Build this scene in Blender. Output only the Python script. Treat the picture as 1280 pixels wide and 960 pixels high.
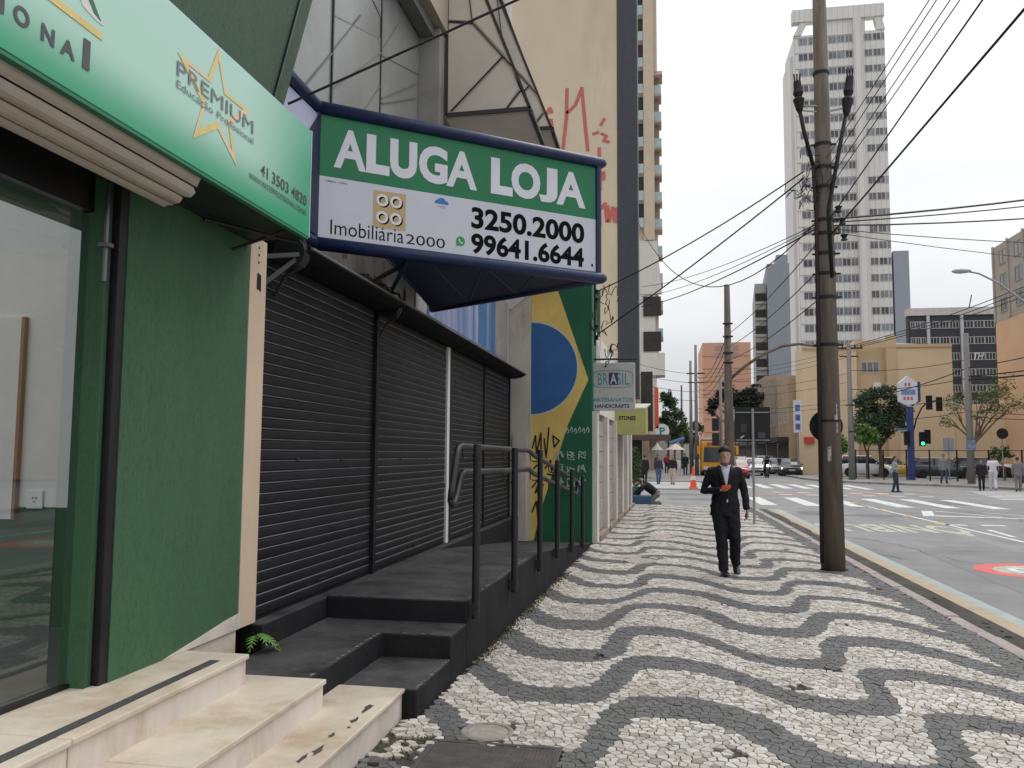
import bpy, bmesh, math, random
import numpy as np
from math import radians, sin, cos, pi, sqrt, atan2
from mathutils import Vector, Matrix
random.seed(7)
SC = bpy.context.scene
COL = SC.collection
for o in list(bpy.data.objects):
    bpy.data.objects.remove(o)

# ------------------------------------------------------------------ camera
CAM_H = 1.62
yaw, pit, rol = radians(10.2925), radians(4.7876), radians(0.4)
f = Vector((-sin(yaw) * cos(pit), cos(yaw) * cos(pit), sin(pit)))
r = Vector((cos(yaw), sin(yaw), 0))
u = r.cross(f)
r2 = r * cos(rol) + u * sin(rol)
u2 = -r * sin(rol) + u * cos(rol)
cd = bpy.data.cameras.new('camera')
cam = bpy.data.objects.new('camera', cd)
COL.objects.link(cam)
cam.matrix_world = Matrix(((r2.x, u2.x, -f.x, 0), (r2.y, u2.y, -f.y, 0), (r2.z, u2.z, -f.z, CAM_H), (0, 0, 0, 1)))
cd.sensor_width = 36
cd.lens = 1035 / 1280 * 36
cd.clip_start = 0.05
cd.clip_end = 3000
SC.camera = cam

# ------------------------------------------------------------------ world: overcast sky
SUN_EL, SUN_AZ = radians(58), radians(40)
world = bpy.data.worlds.new('World')
SC.world = world
world.use_nodes = True
wt = world.node_tree
wt.nodes.clear()
wo = wt.nodes.new('ShaderNodeOutputWorld')
bg = wt.nodes.new('ShaderNodeBackground')
sky = wt.nodes.new('ShaderNodeTexSky')
sky.sky_type = 'NISHITA'
sky.sun_disc = False
sky.sun_elevation = SUN_EL
sky.sun_rotation = SUN_AZ
sky.air_density = 1.0
sky.dust_density = 6.0
hs = wt.nodes.new('ShaderNodeHueSaturation')
hs.inputs['Saturation'].default_value = 0.12
wt.links.new(sky.outputs['Color'], hs.inputs['Color'])
tc = wt.nodes.new('ShaderNodeTexCoord')
mp = wt.nodes.new('ShaderNodeMapping')
mp.inputs['Scale'].default_value = (1.0, 1.0, 2.6)
nz = wt.nodes.new('ShaderNodeTexNoise')
nz.inputs['Scale'].default_value = 1.7
nz.inputs['Detail'].default_value = 5
wt.links.new(tc.outputs['Generated'], mp.inputs['Vector'])
wt.links.new(mp.outputs['Vector'], nz.inputs['Vector'])
cr = wt.nodes.new('ShaderNodeValToRGB')          # even overcast deck: slightly bluish thin spots in white cloud
cr.color_ramp.elements[0].position = 0.30
cr.color_ramp.elements[0].color = (13.6, 14.2, 15.9, 1)
cr.color_ramp.elements[1].position = 0.70
cr.color_ramp.elements[1].color = (18.8, 18.9, 19.2, 1)
wt.links.new(nz.outputs['Fac'], cr.inputs['Fac'])
mx = wt.nodes.new('ShaderNodeMix')
mx.data_type = 'RGBA'
mx.inputs['Factor'].default_value = 0.86
wt.links.new(hs.outputs['Color'], mx.inputs[6])
sz = wt.nodes.new('ShaderNodeSeparateXYZ')            # CIE overcast sky: zenith three times the horizon
wt.links.new(tc.outputs['Generated'], sz.inputs[0])
ov = wt.nodes.new('ShaderNodeMapRange')
ov.inputs[1].default_value = 0.0; ov.inputs[2].default_value = 1.0; ov.inputs[3].default_value = 0.36; ov.inputs[4].default_value = 1.0
wt.links.new(sz.outputs['Z'], ov.inputs[0])
om = wt.nodes.new('ShaderNodeMix'); om.data_type = 'RGBA'; om.blend_type = 'MULTIPLY'; om.inputs['Factor'].default_value = 1.0
wt.links.new(cr.outputs['Color'], om.inputs[6]); wt.links.new(ov.outputs[0], om.inputs[7])
wt.links.new(om.outputs[2], mx.inputs[7])
wt.links.new(mx.outputs[2], bg.inputs['Color'])
bg.inputs['Strength'].default_value = 0.085
wt.links.new(bg.outputs['Background'], wo.inputs['Surface'])

sd = bpy.data.lights.new('sun', 'SUN')
sd.energy = 0.9
sd.angle = radians(35)
sd.color = (1.0, 0.97, 0.92)
sun = bpy.data.objects.new('sun', sd)
COL.objects.link(sun)
SDIR = Vector((sin(SUN_AZ) * cos(SUN_EL), cos(SUN_AZ) * cos(SUN_EL), sin(SUN_EL)))   # towards the sun
sun.rotation_euler = SDIR.to_track_quat('Z', 'Y').to_euler()

SC.view_settings.view_transform = 'Standard'
SC.view_settings.look = 'None'
SC.view_settings.gamma = 1
SC.view_settings.use_curve_mapping = False
SC.view_settings.exposure = 0.40
SC.render.engine = 'CYCLES'
SC.cycles.max_bounces = 6
SC.cycles.use_denoising = True

# ------------------------------------------------------------------ helpers
ORG = {}

def tag(o, label=None, cat=None, group=None, kind=None):
    if label: o['label'] = label
    if cat: o['category'] = cat
    if group: o['group'] = group
    if kind: o['kind'] = kind
    return o

def thing(name, label, cat, loc=(0, 0, 0), group=None):
    o = bpy.data.objects.new(name, None)
    o.empty_display_size = 0.2
    COL.objects.link(o)
    o.location = loc
    ORG[o.name] = Vector(loc)
    return tag(o, label, cat, group)

class MB:
    def __init__(s):
        s.v = []; s.f = []; s.m = []; s.cm = 0
    def add(s, vs, fs):
        b = len(s.v)
        s.v += [tuple(p) for p in vs]
        for q in fs:
            s.f.append(tuple(b + i for i in q)); s.m.append(s.cm)
        return s
    def box(s, x0, x1, y0, y1, z0, z1):
        return s.add([(x0, y0, z0), (x1, y0, z0), (x1, y1, z0), (x0, y1, z0), (x0, y0, z1), (x1, y0, z1), (x1, y1, z1), (x0, y1, z1)],
                     [(0, 3, 2, 1), (4, 5, 6, 7), (0, 1, 5, 4), (1, 2, 6, 5), (2, 3, 7, 6), (3, 0, 4, 7)])
    def obox(s, o, a, b, c):           # corner + three edge vectors
        o, a, b, c = Vector(o), Vector(a), Vector(b), Vector(c)
        P = [o, o + a, o + a + b, o + b]
        P += [p + c for p in P]
        fl = a.cross(b).dot(c) < 0
        F = [(0, 3, 2, 1), (4, 5, 6, 7), (0, 1, 5, 4), (1, 2, 6, 5), (2, 3, 7, 6), (3, 0, 4, 7)]
        return s.add(P, [tuple(reversed(q)) for q in F] if fl else F)
    def bar(s, p, q, w, h, up=(0, 0, 1)):
        p, q = Vector(p), Vector(q)
        d = q - p
        a = d.cross(Vector(up))
        if a.length < 1e-6: a = d.cross(Vector((0, 1, 0)))
        a.normalize()
        b = a.cross(d).normalized()
        return s.obox(p - a * w / 2 - b * h / 2, a * w, b * h, d)
    def poly(s, pts):
        return s.add(pts, [tuple(range(len(pts)))])
    def plate(s, pts, d):              # flat polygon + thickness vector
        n = len(pts)
        P = [Vector(p) for p in pts]
        nr = Vector((0, 0, 0))
        for i in range(n):
            a, b = P[i], P[(i + 1) % n]
            nr += a.cross(b)
        d = Vector(d)
        if nr.dot(d) < 0: P.reverse()
        Q = [p + d for p in P]
        F = [tuple(range(n - 1, -1, -1)), tuple(range(n, 2 * n))]
        F += [(i, (i + 1) % n, n + (i + 1) % n, n + i) for i in range(n)]
        return s.add(P + Q, F)
    def tube(s, pts, rad, n=8, cap=True):
        pts = [Vector(p) for p in pts]
        if not isinstance(rad, (list, tuple)): rad = [rad] * len(pts)
        rings = []
        pa = None
        for i, p in enumerate(pts):
            d = (pts[min(i + 1, len(pts) - 1)] - pts[max(i - 1, 0)])
            if d.length < 1e-9: d = Vector((0, 0, 1))
            d.normalize()
            if pa is None:
                a = d.cross(Vector((0, 0, 1)))
                if a.length < 0.05: a = d.cross(Vector((0, 1, 0)))
            else:
                a = pa - d * pa.dot(d)
                if a.length < 1e-4: a = d.cross(Vector((0, 1, 0.3)))
            a.normalize(); pa = a
            b = d.cross(a)
            rings.append([p + (a * cos(2 * pi * k / n) + b * sin(2 * pi * k / n)) * rad[i] for k in range(n)])
        return s.loft(rings, cap)
    def loft(s, rings, cap=True, closed=True):
        n = len(rings[0]); V = []; F = []
        for rg in rings: V += list(rg)
        for i in range(len(rings) - 1):
            for k in range(n if closed else n - 1):
                k2 = (k + 1) % n
                F.append((i * n + k, i * n + k2, (i + 1) * n + k2, (i + 1) * n + k))
        if cap:
            F.append(tuple(range(n - 1, -1, -1)))
            F.append(tuple((len(rings) - 1) * n + k for k in range(n)))
        return s.add(V, F)
    def lathe(s, prof, c=(0, 0, 0), n=20, axis='z'):
        rings = []
        for rr, h in prof:
            ring = []
            for k in range(n):
                a = 2 * pi * k / n
                if axis == 'z': q = (c[0] + rr * cos(a), c[1] + rr * sin(a), c[2] + h)
                elif axis == 'x': q = (c[0] + h, c[1] + rr * cos(a), c[2] + rr * sin(a))
                else: q = (c[0] + rr * sin(a), c[1] + h, c[2] + rr * cos(a))
                ring.append(q)
            rings.append(ring)
        return s.loft(rings)
    def ell(s, c, rx, ry, rz, n=12, m=8):
        rings = []
        for j in range(m + 1):
            t = -pi / 2 + pi * (j + .02) / (m + .04)
            rings.append([(c[0] + rx * cos(t) * cos(2 * pi * k / n), c[1] + ry * cos(t) * sin(2 * pi * k / n), c[2] + rz * sin(t)) for k in range(n)])
        return s.loft(rings)
    def mesh(s, name, mats, org=(0, 0, 0), smooth=False):
        me = bpy.data.meshes.new(name)
        o = Vector(org)
        me.from_pydata([(p[0] - o.x, p[1] - o.y, p[2] - o.z) for p in s.v], [], s.f)
        if not isinstance(mats, (list, tuple)): mats = [mats]
        for m in mats: me.materials.append(m)
        if len(mats) > 1: me.polygons.foreach_set('material_index', s.m)
        if smooth: me.polygons.foreach_set('use_smooth', [True] * len(me.polygons))
        me.update()
        return me
    def build(s, name, mats, parent=None, smooth=False, bevel=0, seg=2, loc=None):
        org = ORG.get(parent.name, Vector((0, 0, 0))) if parent else Vector((0, 0, 0))
        if loc is not None: org = Vector(loc)
        me = s.mesh(name, mats, org, smooth)
        ob = link(name, me, parent)
        if loc is not None and not parent: ob.location = loc
        ORG[ob.name] = org
        if bevel:
            b = ob.modifiers.new('bevel', 'BEVEL')
            b.width = bevel; b.segments = seg; b.limit_method = 'ANGLE'
        if smooth == 'auto' or (smooth and bevel):
            pass
        return ob

def link(name, me, parent=None, loc=None):
    ob = bpy.data.objects.new(name, me)
    COL.objects.link(ob)
    if parent: ob.parent = parent
    if loc is not None: ob.location = loc
    return ob

def copy_tree(o, parent=None):
    c = o.copy(); COL.objects.link(c); c.parent = parent
    for ch in list(o.children): copy_tree(ch, c)
    return c

# ------------------------------------------------------------------ materials
MATS = {}
def M(name, col, rough=0.65, var=0.12, scale=3.0, stretch=(1, 1, 1), bump=0.0, bscale=60, metal=0.0, spec=0.4, col2=None, c2=(0.55, 0.75),
      dscale=1.2, dstretch=(1, 1, 1), coat=0.0):
    """plain procedural surface: base colour with tonal noise, optional second colour in patches, optional fine bump"""
    if name in MATS: return MATS[name]
    m = bpy.data.materials.new(name); m.use_nodes = True
    t = m.node_tree; N = t.nodes; L = t.links
    b = N['Principled BSDF']
    b.inputs['Roughness'].default_value = rough
    b.inputs['Metallic'].default_value = metal
    b.inputs['Specular IOR Level'].default_value = spec
    b.inputs['Coat Weight'].default_value = coat
    g = N.new('ShaderNodeNewGeometry')
    mp = N.new('ShaderNodeMapping'); mp.inputs['Scale'].default_value = stretch
    L.new(g.outputs['Position'], mp.inputs['Vector'])
    n1 = N.new('ShaderNodeTexNoise'); n1.inputs['Scale'].default_value = scale; n1.inputs['Detail'].default_value = 6
    n1.inputs['Roughness'].default_value = 0.65
    L.new(mp.outputs['Vector'], n1.inputs['Vector'])
    r1 = N.new('ShaderNodeValToRGB')
    c = col
    r1.color_ramp.elements[0].position = 0.32; r1.color_ramp.elements[0].color = (*[max(0, x * (1 - var)) for x in c], 1)
    r1.color_ramp.elements[1].position = 0.68; r1.color_ramp.elements[1].color = (*[min(1, x * (1 + var)) for x in c], 1)
    L.new(n1.outputs['Fac'], r1.inputs['Fac'])
    out = r1.outputs['Color']
    if col2 is not None:
        mp2 = N.new('ShaderNodeMapping'); mp2.inputs['Scale'].default_value = dstretch; mp2.inputs['Location'].default_value = (3.1, 1.7, 5.3)
        L.new(g.outputs['Position'], mp2.inputs['Vector'])
        n2 = N.new('ShaderNodeTexNoise'); n2.inputs['Scale'].default_value = dscale; n2.inputs['Detail'].default_value = 8
        n2.inputs['Roughness'].default_value = 0.7
        L.new(mp2.outputs['Vector'], n2.inputs['Vector'])
        r2_ = N.new('ShaderNodeValToRGB')
        r2_.color_ramp.elements[0].position = c2[0]; r2_.color_ramp.elements[0].color = (0, 0, 0, 1)
        r2_.color_ramp.elements[1].position = c2[1]; r2_.color_ramp.elements[1].color = (1, 1, 1, 1)
        L.new(n2.outputs['Fac'], r2_.inputs['Fac'])
        mx = N.new('ShaderNodeMix'); mx.data_type = 'RGBA'
        L.new(r2_.outputs['Color'], mx.inputs['Factor'])
        L.new(out, mx.inputs[6]); mx.inputs[7].default_value = (*col2, 1)
        out = mx.outputs[2]
    L.new(out, b.inputs['Base Color'])
    if bump:
        n3 = N.new('ShaderNodeTexNoise'); n3.inputs['Scale'].default_value = bscale; n3.inputs['Detail'].default_value = 4
        L.new(mp.outputs['Vector'], n3.inputs['Vector'])
        bp = N.new('ShaderNodeBump'); bp.inputs['Strength'].default_value = min(1, bump); bp.inputs['Distance'].default_value = 0.01
        L.new(n3.outputs['Fac'], bp.inputs['Height'])
        L.new(bp.outputs['Normal'], b.inputs['Normal'])
    MATS[name] = m
    return m

def vary_by_object(m, lo, hi):
    """each object of this material gets its own tone"""
    t = m.node_tree; N = t.nodes; L = t.links; b = N['Principled BSDF']
    src = b.inputs['Base Color'].links[0].from_socket
    oi = N.new('ShaderNodeObjectInfo'); mr = N.new('ShaderNodeMapRange')
    mr.inputs[3].default_value = lo; mr.inputs[4].default_value = hi
    L.new(oi.outputs['Random'], mr.inputs[0])
    mx = N.new('ShaderNodeMix'); mx.data_type = 'RGBA'; mx.blend_type = 'MULTIPLY'; mx.inputs['Factor'].default_value = 1
    L.new(src, mx.inputs[6]); L.new(mr.outputs[0], mx.inputs[7]); L.new(mx.outputs[2], b.inputs['Base Color'])
    return m

def dusty_top(m, col, lo=.40, hi=.66, scale=2.0):
    """pale foot dust lying in patches on the upward faces"""
    t = m.node_tree; N = t.nodes; L = t.links; b = N['Principled BSDF']
    src = b.inputs['Base Color'].links[0].from_socket
    g = N.new('ShaderNodeNewGeometry'); sp = N.new('ShaderNodeSeparateXYZ'); L.new(g.outputs['True Normal'], sp.inputs[0])
    n = N.new('ShaderNodeTexNoise'); n.inputs['Scale'].default_value = scale; n.inputs['Detail'].default_value = 9; n.inputs['Roughness'].default_value = .72
    L.new(g.outputs['Position'], n.inputs['Vector'])
    r_ = N.new('ShaderNodeMapRange'); r_.inputs[1].default_value = lo; r_.inputs[2].default_value = hi; L.new(n.outputs['Fac'], r_.inputs[0])
    mu = N.new('ShaderNodeMath'); mu.operation = 'MULTIPLY'; mu.use_clamp = True
    L.new(sp.outputs[2], mu.inputs[0]); L.new(r_.outputs[0], mu.inputs[1])
    mx = N.new('ShaderNodeMix'); mx.data_type = 'RGBA'
    L.new(mu.outputs[0], mx.inputs['Factor']); L.new(src, mx.inputs[6]); mx.inputs[7].default_value = (*col, 1); L.new(mx.outputs[2], b.inputs['Base Color'])
    return m

def glass_mat(name, tint=(0.9, 0.95, 0.95), alpha=0.25, rough=0.02):
    """thin pane: mostly see-through with a real mirror reflection on top"""
    if name in MATS: return MATS[name]
    m = bpy.data.materials.new(name); m.use_nodes = True
    t = m.node_tree; t.nodes.clear()
    o = t.nodes.new('ShaderNodeOutputMaterial'); mix = t.nodes.new('ShaderNodeMixShader')
    tr = t.nodes.new('ShaderNodeBsdfTransparent'); gl = t.nodes.new('ShaderNodeBsdfGlossy'); fr = t.nodes.new('ShaderNodeFresnel')
    tr.inputs['Color'].default_value = (*tint, 1); gl.inputs['Roughness'].default_value = rough
    fr.inputs['IOR'].default_value = 1.5
    ad = t.nodes.new('ShaderNodeMath'); ad.operation = 'ADD'; ad.inputs[1].default_value = alpha; ad.use_clamp = True
    t.links.new(fr.outputs['Fac'], ad.inputs[0]); t.links.new(ad.outputs[0], mix.inputs['Fac'])
    t.links.new(tr.outputs[0], mix.inputs[1]); t.links.new(gl.outputs[0], mix.inputs[2]); t.links.new(mix.outputs[0], o.inputs['Surface'])
    MATS[name] = m
    return m

def emis(name, col, s):
    if name in MATS: return MATS[name]
    m = bpy.data.materials.new(name); m.use_nodes = True
    b = m.node_tree.nodes['Principled BSDF']
    b.inputs['Base Color'].default_value = (*col, 1)
    b.inputs['Emission Color'].default_value = (*col, 1); b.inputs['Emission Strength'].default_value = s
    MATS[name] = m
    return m

def text_mesh(txt, bold=0.0, extr=0.0, spacing=1.0):
    cu = bpy.data.curves.new('txt', 'FONT')
    cu.body = txt; cu.size = 1; cu.offset = bold; cu.extrude = extr; cu.resolution_u = 4; cu.space_character = spacing
    ob = bpy.data.objects.new('txt', cu)
    COL.objects.link(ob)
    me = bpy.data.meshes.new_from_object(ob)
    bpy.data.objects.remove(ob); bpy.data.curves.remove(cu)
    return me

def lettering(parent, txt, org, right, up, w, h, mat, bold=0.0, name='lettering', depth=0.002, spacing=1.0, shear=0.0):
    """flat lettering fitted to a w x h box whose lower left corner is org"""
    me = text_mesh(txt, bold, 0, spacing)
    n = len(me.vertices)
    co = np.empty(n * 3); me.vertices.foreach_get('co', co); co = co.reshape(-1, 3)
    mn = co.min(0); sz = co.max(0) - mn
    a = (co[:, 0] - mn[0]) / max(sz[0], 1e-6) * w
    b = (co[:, 1] - mn[1]) / max(sz[1], 1e-6) * h
    a = a + b * shear
    org = Vector(org); right = Vector(right).normalized(); up = Vector(up).normalized(); nr = right.cross(up)
    po = ORG.get(parent.name, Vector((0, 0, 0))) if parent else Vector((0, 0, 0))
    P = np.array(org - po + nr * depth)[None] + a[:, None] * np.array(right)[None] + b[:, None] * np.array(up)[None]
    me.vertices.foreach_set('co', P.ravel()); me.materials.clear(); me.materials.append(mat)
    me.update()
    ob = link(name, me, parent)
    ORG[ob.name] = po
    return ob
# ================================================================== SETTING
ROAD_Z = -0.10
K = (CAM_H - ROAD_Z) / CAM_H
m_asph = M('asphalt', (0.215, 0.215, 0.210), 0.85, 0.16, 0.9, bump=0.5, bscale=90, col2=(0.165, 0.165, 0.162), c2=(0.50, 0.68), dscale=0.33, dstretch=(1, 0.35, 1))
m_earth = M('earth', (0.14, 0.135, 0.12), 0.9, 0.2)
m_white_paint = M('road_paint_white', (0.58, 0.58, 0.56), 0.7, 0.12, 5, col2=(0.27, 0.27, 0.26), c2=(0.50, 0.66), dscale=5)
m_yellow_paint = M('road_paint_yellow', (0.37, 0.295, 0.20), 0.7, 0.12, 4, col2=(0.40, 0.31, 0.20), c2=(0.5, 0.7), dscale=4)
m_mint_paint = M('road_paint_mint', (0.31, 0.355, 0.33), 0.7, 0.1, 4, col2=(0.25, 0.28, 0.26), c2=(0.5, 0.7), dscale=4)
m_cream_paint = M('road_paint_cream', (0.42, 0.42, 0.33), 0.75, 0.1, 6, col2=(0.22, 0.22, 0.20), c2=(0.5, 0.64), dscale=7)
m_red_paint = M('road_paint_red', (0.62, 0.10, 0.10), 0.7, 0.12, 4, col2=(0.45, 0.15, 0.13), c2=(0.5, 0.7), dscale=5)
m_redpatch = M('road_paint_pink', (0.27, 0.19, 0.18), 0.8, 0.15, 3, col2=(0.2, 0.195, 0.19), c2=(0.42, 0.60), dscale=1.2)
m_concrete = M('concrete_slab', (0.36, 0.35, 0.33), 0.85, 0.12, 2, bump=0.3, col2=(0.27, 0.26, 0.24), c2=(0.5, 0.7))
m_granite = M('kerb_granite', (0.33, 0.285, 0.255), 0.8, 0.15, 9, bump=0.5, bscale=70, col2=(0.20, 0.18, 0.16), c2=(0.52, 0.66), dscale=5)
m_dirt = M('gutter_dirt', (0.050, 0.045, 0.038), 0.95, 0.35, 3, bump=0.7, bscale=30, col2=(0.11, 0.095, 0.08), c2=(0.5, 0.72), dscale=1.6)
m_grout = M('joint_soil', (0.050, 0.046, 0.038), 0.95, 0.35, 14, bump=0.6, bscale=120, col2=(0.055, 0.07, 0.03), c2=(0.55, 0.7), dscale=2.0)

tag(MB().poly([(-900, -900, -0.25), (900, -900, -0.25), (900, 1500, -0.25), (-900, 1500, -0.25)]).build('ground', m_earth), kind='structure',
    label='wide grey ground reaching the horizon beyond the street')
road = MB().poly([(-120, -40, ROAD_Z), (160, -40, ROAD_Z), (160, 420, ROAD_Z), (-120, 420, ROAD_Z)]).build('road', m_asph)
tag(road, 'grey asphalt street with the crossing street beyond the pavement', kind='structure')
MZ = ROAD_Z + 0.004

def mark(name, pts, mat, z=MZ):
    return MB().poly([(p[0], p[1], z) for p in pts]).build(name, mat, road)

def kz(x, y): return (x * K, y * K)

# kerbside lines
mark('yellow_line', [(3.42, -6), (3.62, -6), (3.50, 27.6), (3.32, 27.6)], m_yellow_paint)
mark('mint_line', [(3.62, -6), (3.78, -6), (3.66, 27.6), (3.50, 27.6)], m_mint_paint)
# near crosswalk
for k in range(6):
    x = 3.35 + 1.47 * k
    mark('crosswalk_stripe', [(x, 29.9), (x + 0.55, 29.9), (x + 0.55, 35.4), (x, 35.4)], m_white_paint)
# far crosswalk and its worn red field
mark('red_field', [(3.6, 37.2), (9.8, 36.9), (9.8, 41.0), (3.6, 41.2)], m_redpatch)
for k in range(8):
    x = 3.2 + 1.0 * k
    mark('crosswalk_stripe', [(x, 45.2), (x + 0.5, 45.2), (x + 0.5, 51.5), (x, 51.5)], m_white_paint)
for k in range(7):
    y = 36.4 + 1.35 * k
    mark('crosswalk_stripe', [(13.4 + 0.25 * k, y), (17.6 + .4 * k, y), (17.6 + .4 * k, y + 0.55), (13.4 + .25 * k, y + 0.55)], m_white_paint)
for k in range(6):
    mark('crossing_dash', [(5.0 + 1.15 * k, 37.8), (5.55 + 1.15 * k, 37.8), (5.55 + 1.15 * k, 38.25), (5.0 + 1.15 * k, 38.25)], m_white_paint, MZ + 0.004)
    mark('crossing_dash', [(5.0 + 1.15 * k, 40.2), (5.55 + 1.15 * k, 40.2), (5.55 + 1.15 * k, 40.7), (5.0 + 1.15 * k, 40.7)], m_white_paint, MZ + 0.004)
mark('yellow_line', [(9.6, 38.0), (9.85, 38.0), (8.3, 60), (8.05, 60)], m_yellow_paint, MZ + 0.006)
mark('yellow_line', [(11.0, 46.8), (11.2, 46.6), (13.0, 40.6), (12.7, 40.6)], m_yellow_paint, MZ + 0.006)
# lane line with studs
a, b = kz(6.38, 30.2), kz(6.78, 16.9)
b2 = (7.9, 2.0)
for p, q in ((a, b), (b, b2)):
    mark('lane_line', [(p[0] - .06, p[1]), (p[0] + .06, p[1]), (q[0] + .06, q[1]), (q[0] - .06, q[1])], m_white_paint)
m_stud = M('stud_yellow', (0.42, 0.31, 0.10), 0.5)
for px, py in ((6.40, 30.0), (6.44, 26.6), (6.47, 24.0), (6.52, 21.6)):
    x, y = kz(px, py)
    MB().loft([[(x - .13, y - .1, MZ), (x + .13, y - .1, MZ), (x + .13, y + .1, MZ), (x - .13, y + .1, MZ)],
               [(x - .08, y - .05, MZ + .035), (x + .08, y - .05, MZ + .035), (x + .08, y + .05, MZ + .035), (x - .08, y + .05, MZ + .035)]]).build('road_stud', m_stud, road)
# stop bars, dashes, arrow
for (x0, x1, y0, y1) in ((6.95, 7.5, 22.55, 22.85), (7.85, 8.4, 22.6, 22.9)):
    mark('stop_bar', [(x0, y0), (x1, y0), (x1, y1), (x0, y1)], m_white_paint)
mark('lane_dash', [(7.35, 19.6), (7.48, 19.6), (7.60, 21.4), (7.47, 21.4)], m_white_paint)
mark('lane_dash', [(7.75, 18.0), (7.88, 18.0), (7.86, 19.0), (7.73, 19.0)], m_white_paint)
mark('arrow_marking', [kz(6.95, 24.3), kz(7.25, 24.3), kz(7.85, 26.6), kz(7.55, 26.6)], m_white_paint)
mark('arrow_marking', [kz(7.25, 24.3), kz(9.4, 23.9), kz(9.4, 24.15), kz(7.30, 24.65)], m_white_paint)
mark('arrow_marking', [kz(7.85, 26.6), kz(8.9, 24.5), kz(9.05, 24.5), kz(8.0, 26.6)], m_white_paint)
mark('arrow_marking', [kz(9.0, 26.2), kz(11.0, 23.7), kz(11.1, 23.85), kz(9.15, 26.2)], m_white_paint)
# bus lane lettering, painted for the traffic that comes towards us
lettering(road, 'ÔNIBUS', (6.95, 22.35, MZ - .002), (-1, 0, 0), (0, -1, 0), 3.25, 2.75, m_cream_paint, 0.03, 'road_lettering')
# speed limit roundel, only its left half is in the picture
cx, cy = 5.58, 13.85
def disc(n, r0, r1, mat, z):
    mb = MB()
    V = []; F = []
    for k in range(48):
        t = 2 * pi * k / 48
        V += [(cx + r0 * cos(t), cy + r0 * sin(t), z), (cx + r1 * cos(t), cy + r1 * sin(t), z)]
    for k in range(48):
        j = (k + 1) % 48
        F.append((2 * k, 2 * k + 1, 2 * j + 1, 2 * j))
    return mb.add(V, F).build(n, mat, road)
disc('roundel_ring', 0.64, 0.90, m_red_paint, MZ)
disc('roundel_field', 0.0001, 0.635, m_cream_paint, MZ)
lettering(road, '40', (cx + .42, cy + .36, MZ + .002), (-1, 0, 0), (0, -1, 0), 0.84, 0.72, m_white_paint, 0.02, 'road_lettering')
mark('patch', [(4.2, 3), (6.6, 2.6), (6.3, 17.5), (4.6, 17)], M('asphalt_patch', (0.19, 0.19, 0.188), 0.85, 0.12, 1.2, bump=0.5, bscale=90, col2=(0.225, 0.225, 0.22), c2=(0.5, 0.7), dscale=0.5), ROAD_Z + 0.002)

# cracks and darker repairs in the asphalt
m_crack = M('tar_crack', (.09, .09, .09), .9, .3, 10)
for (x, y, a_, n_, st) in ((4.6, 8.0, 1.4, 26, .34), (6.2, 11.0, 1.75, 24, .4), (5.0, 16.5, .15, 14, .3), (8.4, 14.0, 1.5, 30, .45), (4.3, 24.0, .05, 18, .35), (7.6, 27.0, .3, 16, .4), (5.5, 33.8, .0, 20, .4), (3.95, 15.0, 1.62, 24, .4), (10.2, 22.0, 1.3, 22, .5)):
    mb = MB(); p = Vector((x, y, 0)); prev = None; ang = a_
    for k in range(n_):
        w = random.uniform(.006, .018)
        nn = Vector((-sin(ang), cos(ang), 0)) * w
        cur = (p + nn, p - nn)
        if prev: mb.poly([(q.x, q.y, ROAD_Z + .003) for q in (prev[0], prev[1], cur[1], cur[0])])
        prev = cur; ang = a_ + random.uniform(-.55, .55); p = p + Vector((cos(ang), sin(ang), 0)) * st
    mb.build('crack', m_crack, road)
m_rep = M('asphalt_repair', (.15, .15, .15), .9, .14, 2.5, bump=.5, bscale=90)
for (x, y, a_, b_) in ((8.6, 17.5, .7, 1.6), (4.4, 26.2, .5, 1.0), (6.0, 25.6, 1.3, .5), (10.4, 33.0, 1.2, 1.4), (2.0, 33.0, 2.2, .8), (1.0, 37.0, 1.6, 1.0)):
    mark('repair', [(x + a_ * cos(t) * random.uniform(.85, 1.1), y + b_ * sin(t) * random.uniform(.85, 1.1)) for t in np.linspace(0.4, 2 * pi + .4, 9, endpoint=False)], m_rep, ROAD_Z + .0025)
for (x, w) in ((4.75, .32), (6.25, .34)):
    mark('tyre_track', [(x, -6), (x + w, -6), (x + w + .1, 29.0), (x + .1, 29.0)], M('tyre_polish', (.185, .185, .182), .7, .14, 1.0, (1, .2, 1), col2=(.215, .215, .21), c2=(.42, .58), dscale=1.3, dstretch=(1, .25, 1)), ROAD_Z + .0015)

# pavements across the junction
def slab(name, pts, z0, z1, mat, label):
    o = MB().plate([(p[0], p[1], z0) for p in pts], (0, 0, z1 - z0)).build(name, mat)
    return tag(o, label, kind='structure')
m_farpave = M('far_pavement_stone', (0.25, 0.24, 0.225), 0.85, 0.2, 3, bump=0.4, bscale=20, col2=(0.13, 0.13, 0.125), c2=(0.5, 0.62), dscale=1.1)
slab('pavement', [(-60, 52), (2.7, 51.6), (3.1, 53), (3.1, 300), (-60, 300)], -0.12, 0.02, m_farpave, 'grey mosaic pavement beyond the side street')
slab('raised_crossing', [(-40, 41.4), (2.2, 41.4), (2.2, 51.3), (-40, 51.3)], -0.099, -0.03, m_concrete, 'pale concrete raised crossing over the side street')
slab('pavement', [(11.9, -40), (60, -40), (60, 31), (13.2, 31), (12.2, 30.2), (11.9, 29)], -0.12, 0.02, m_farpave, 'grey pavement on the other side of the street')
pts = [(10.0, 300), (9.9, 62), (10.3, 58.5), (11.5, 55.5), (13.4, 53.2), (16.2, 50.3), (18.4, 46.8), (20, 42.5), (60, 38), (60, 300)]
slab('pavement', pts, -0.12, 0.02, m_farpave, 'rounded corner pavement in front of the tan building')
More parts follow.
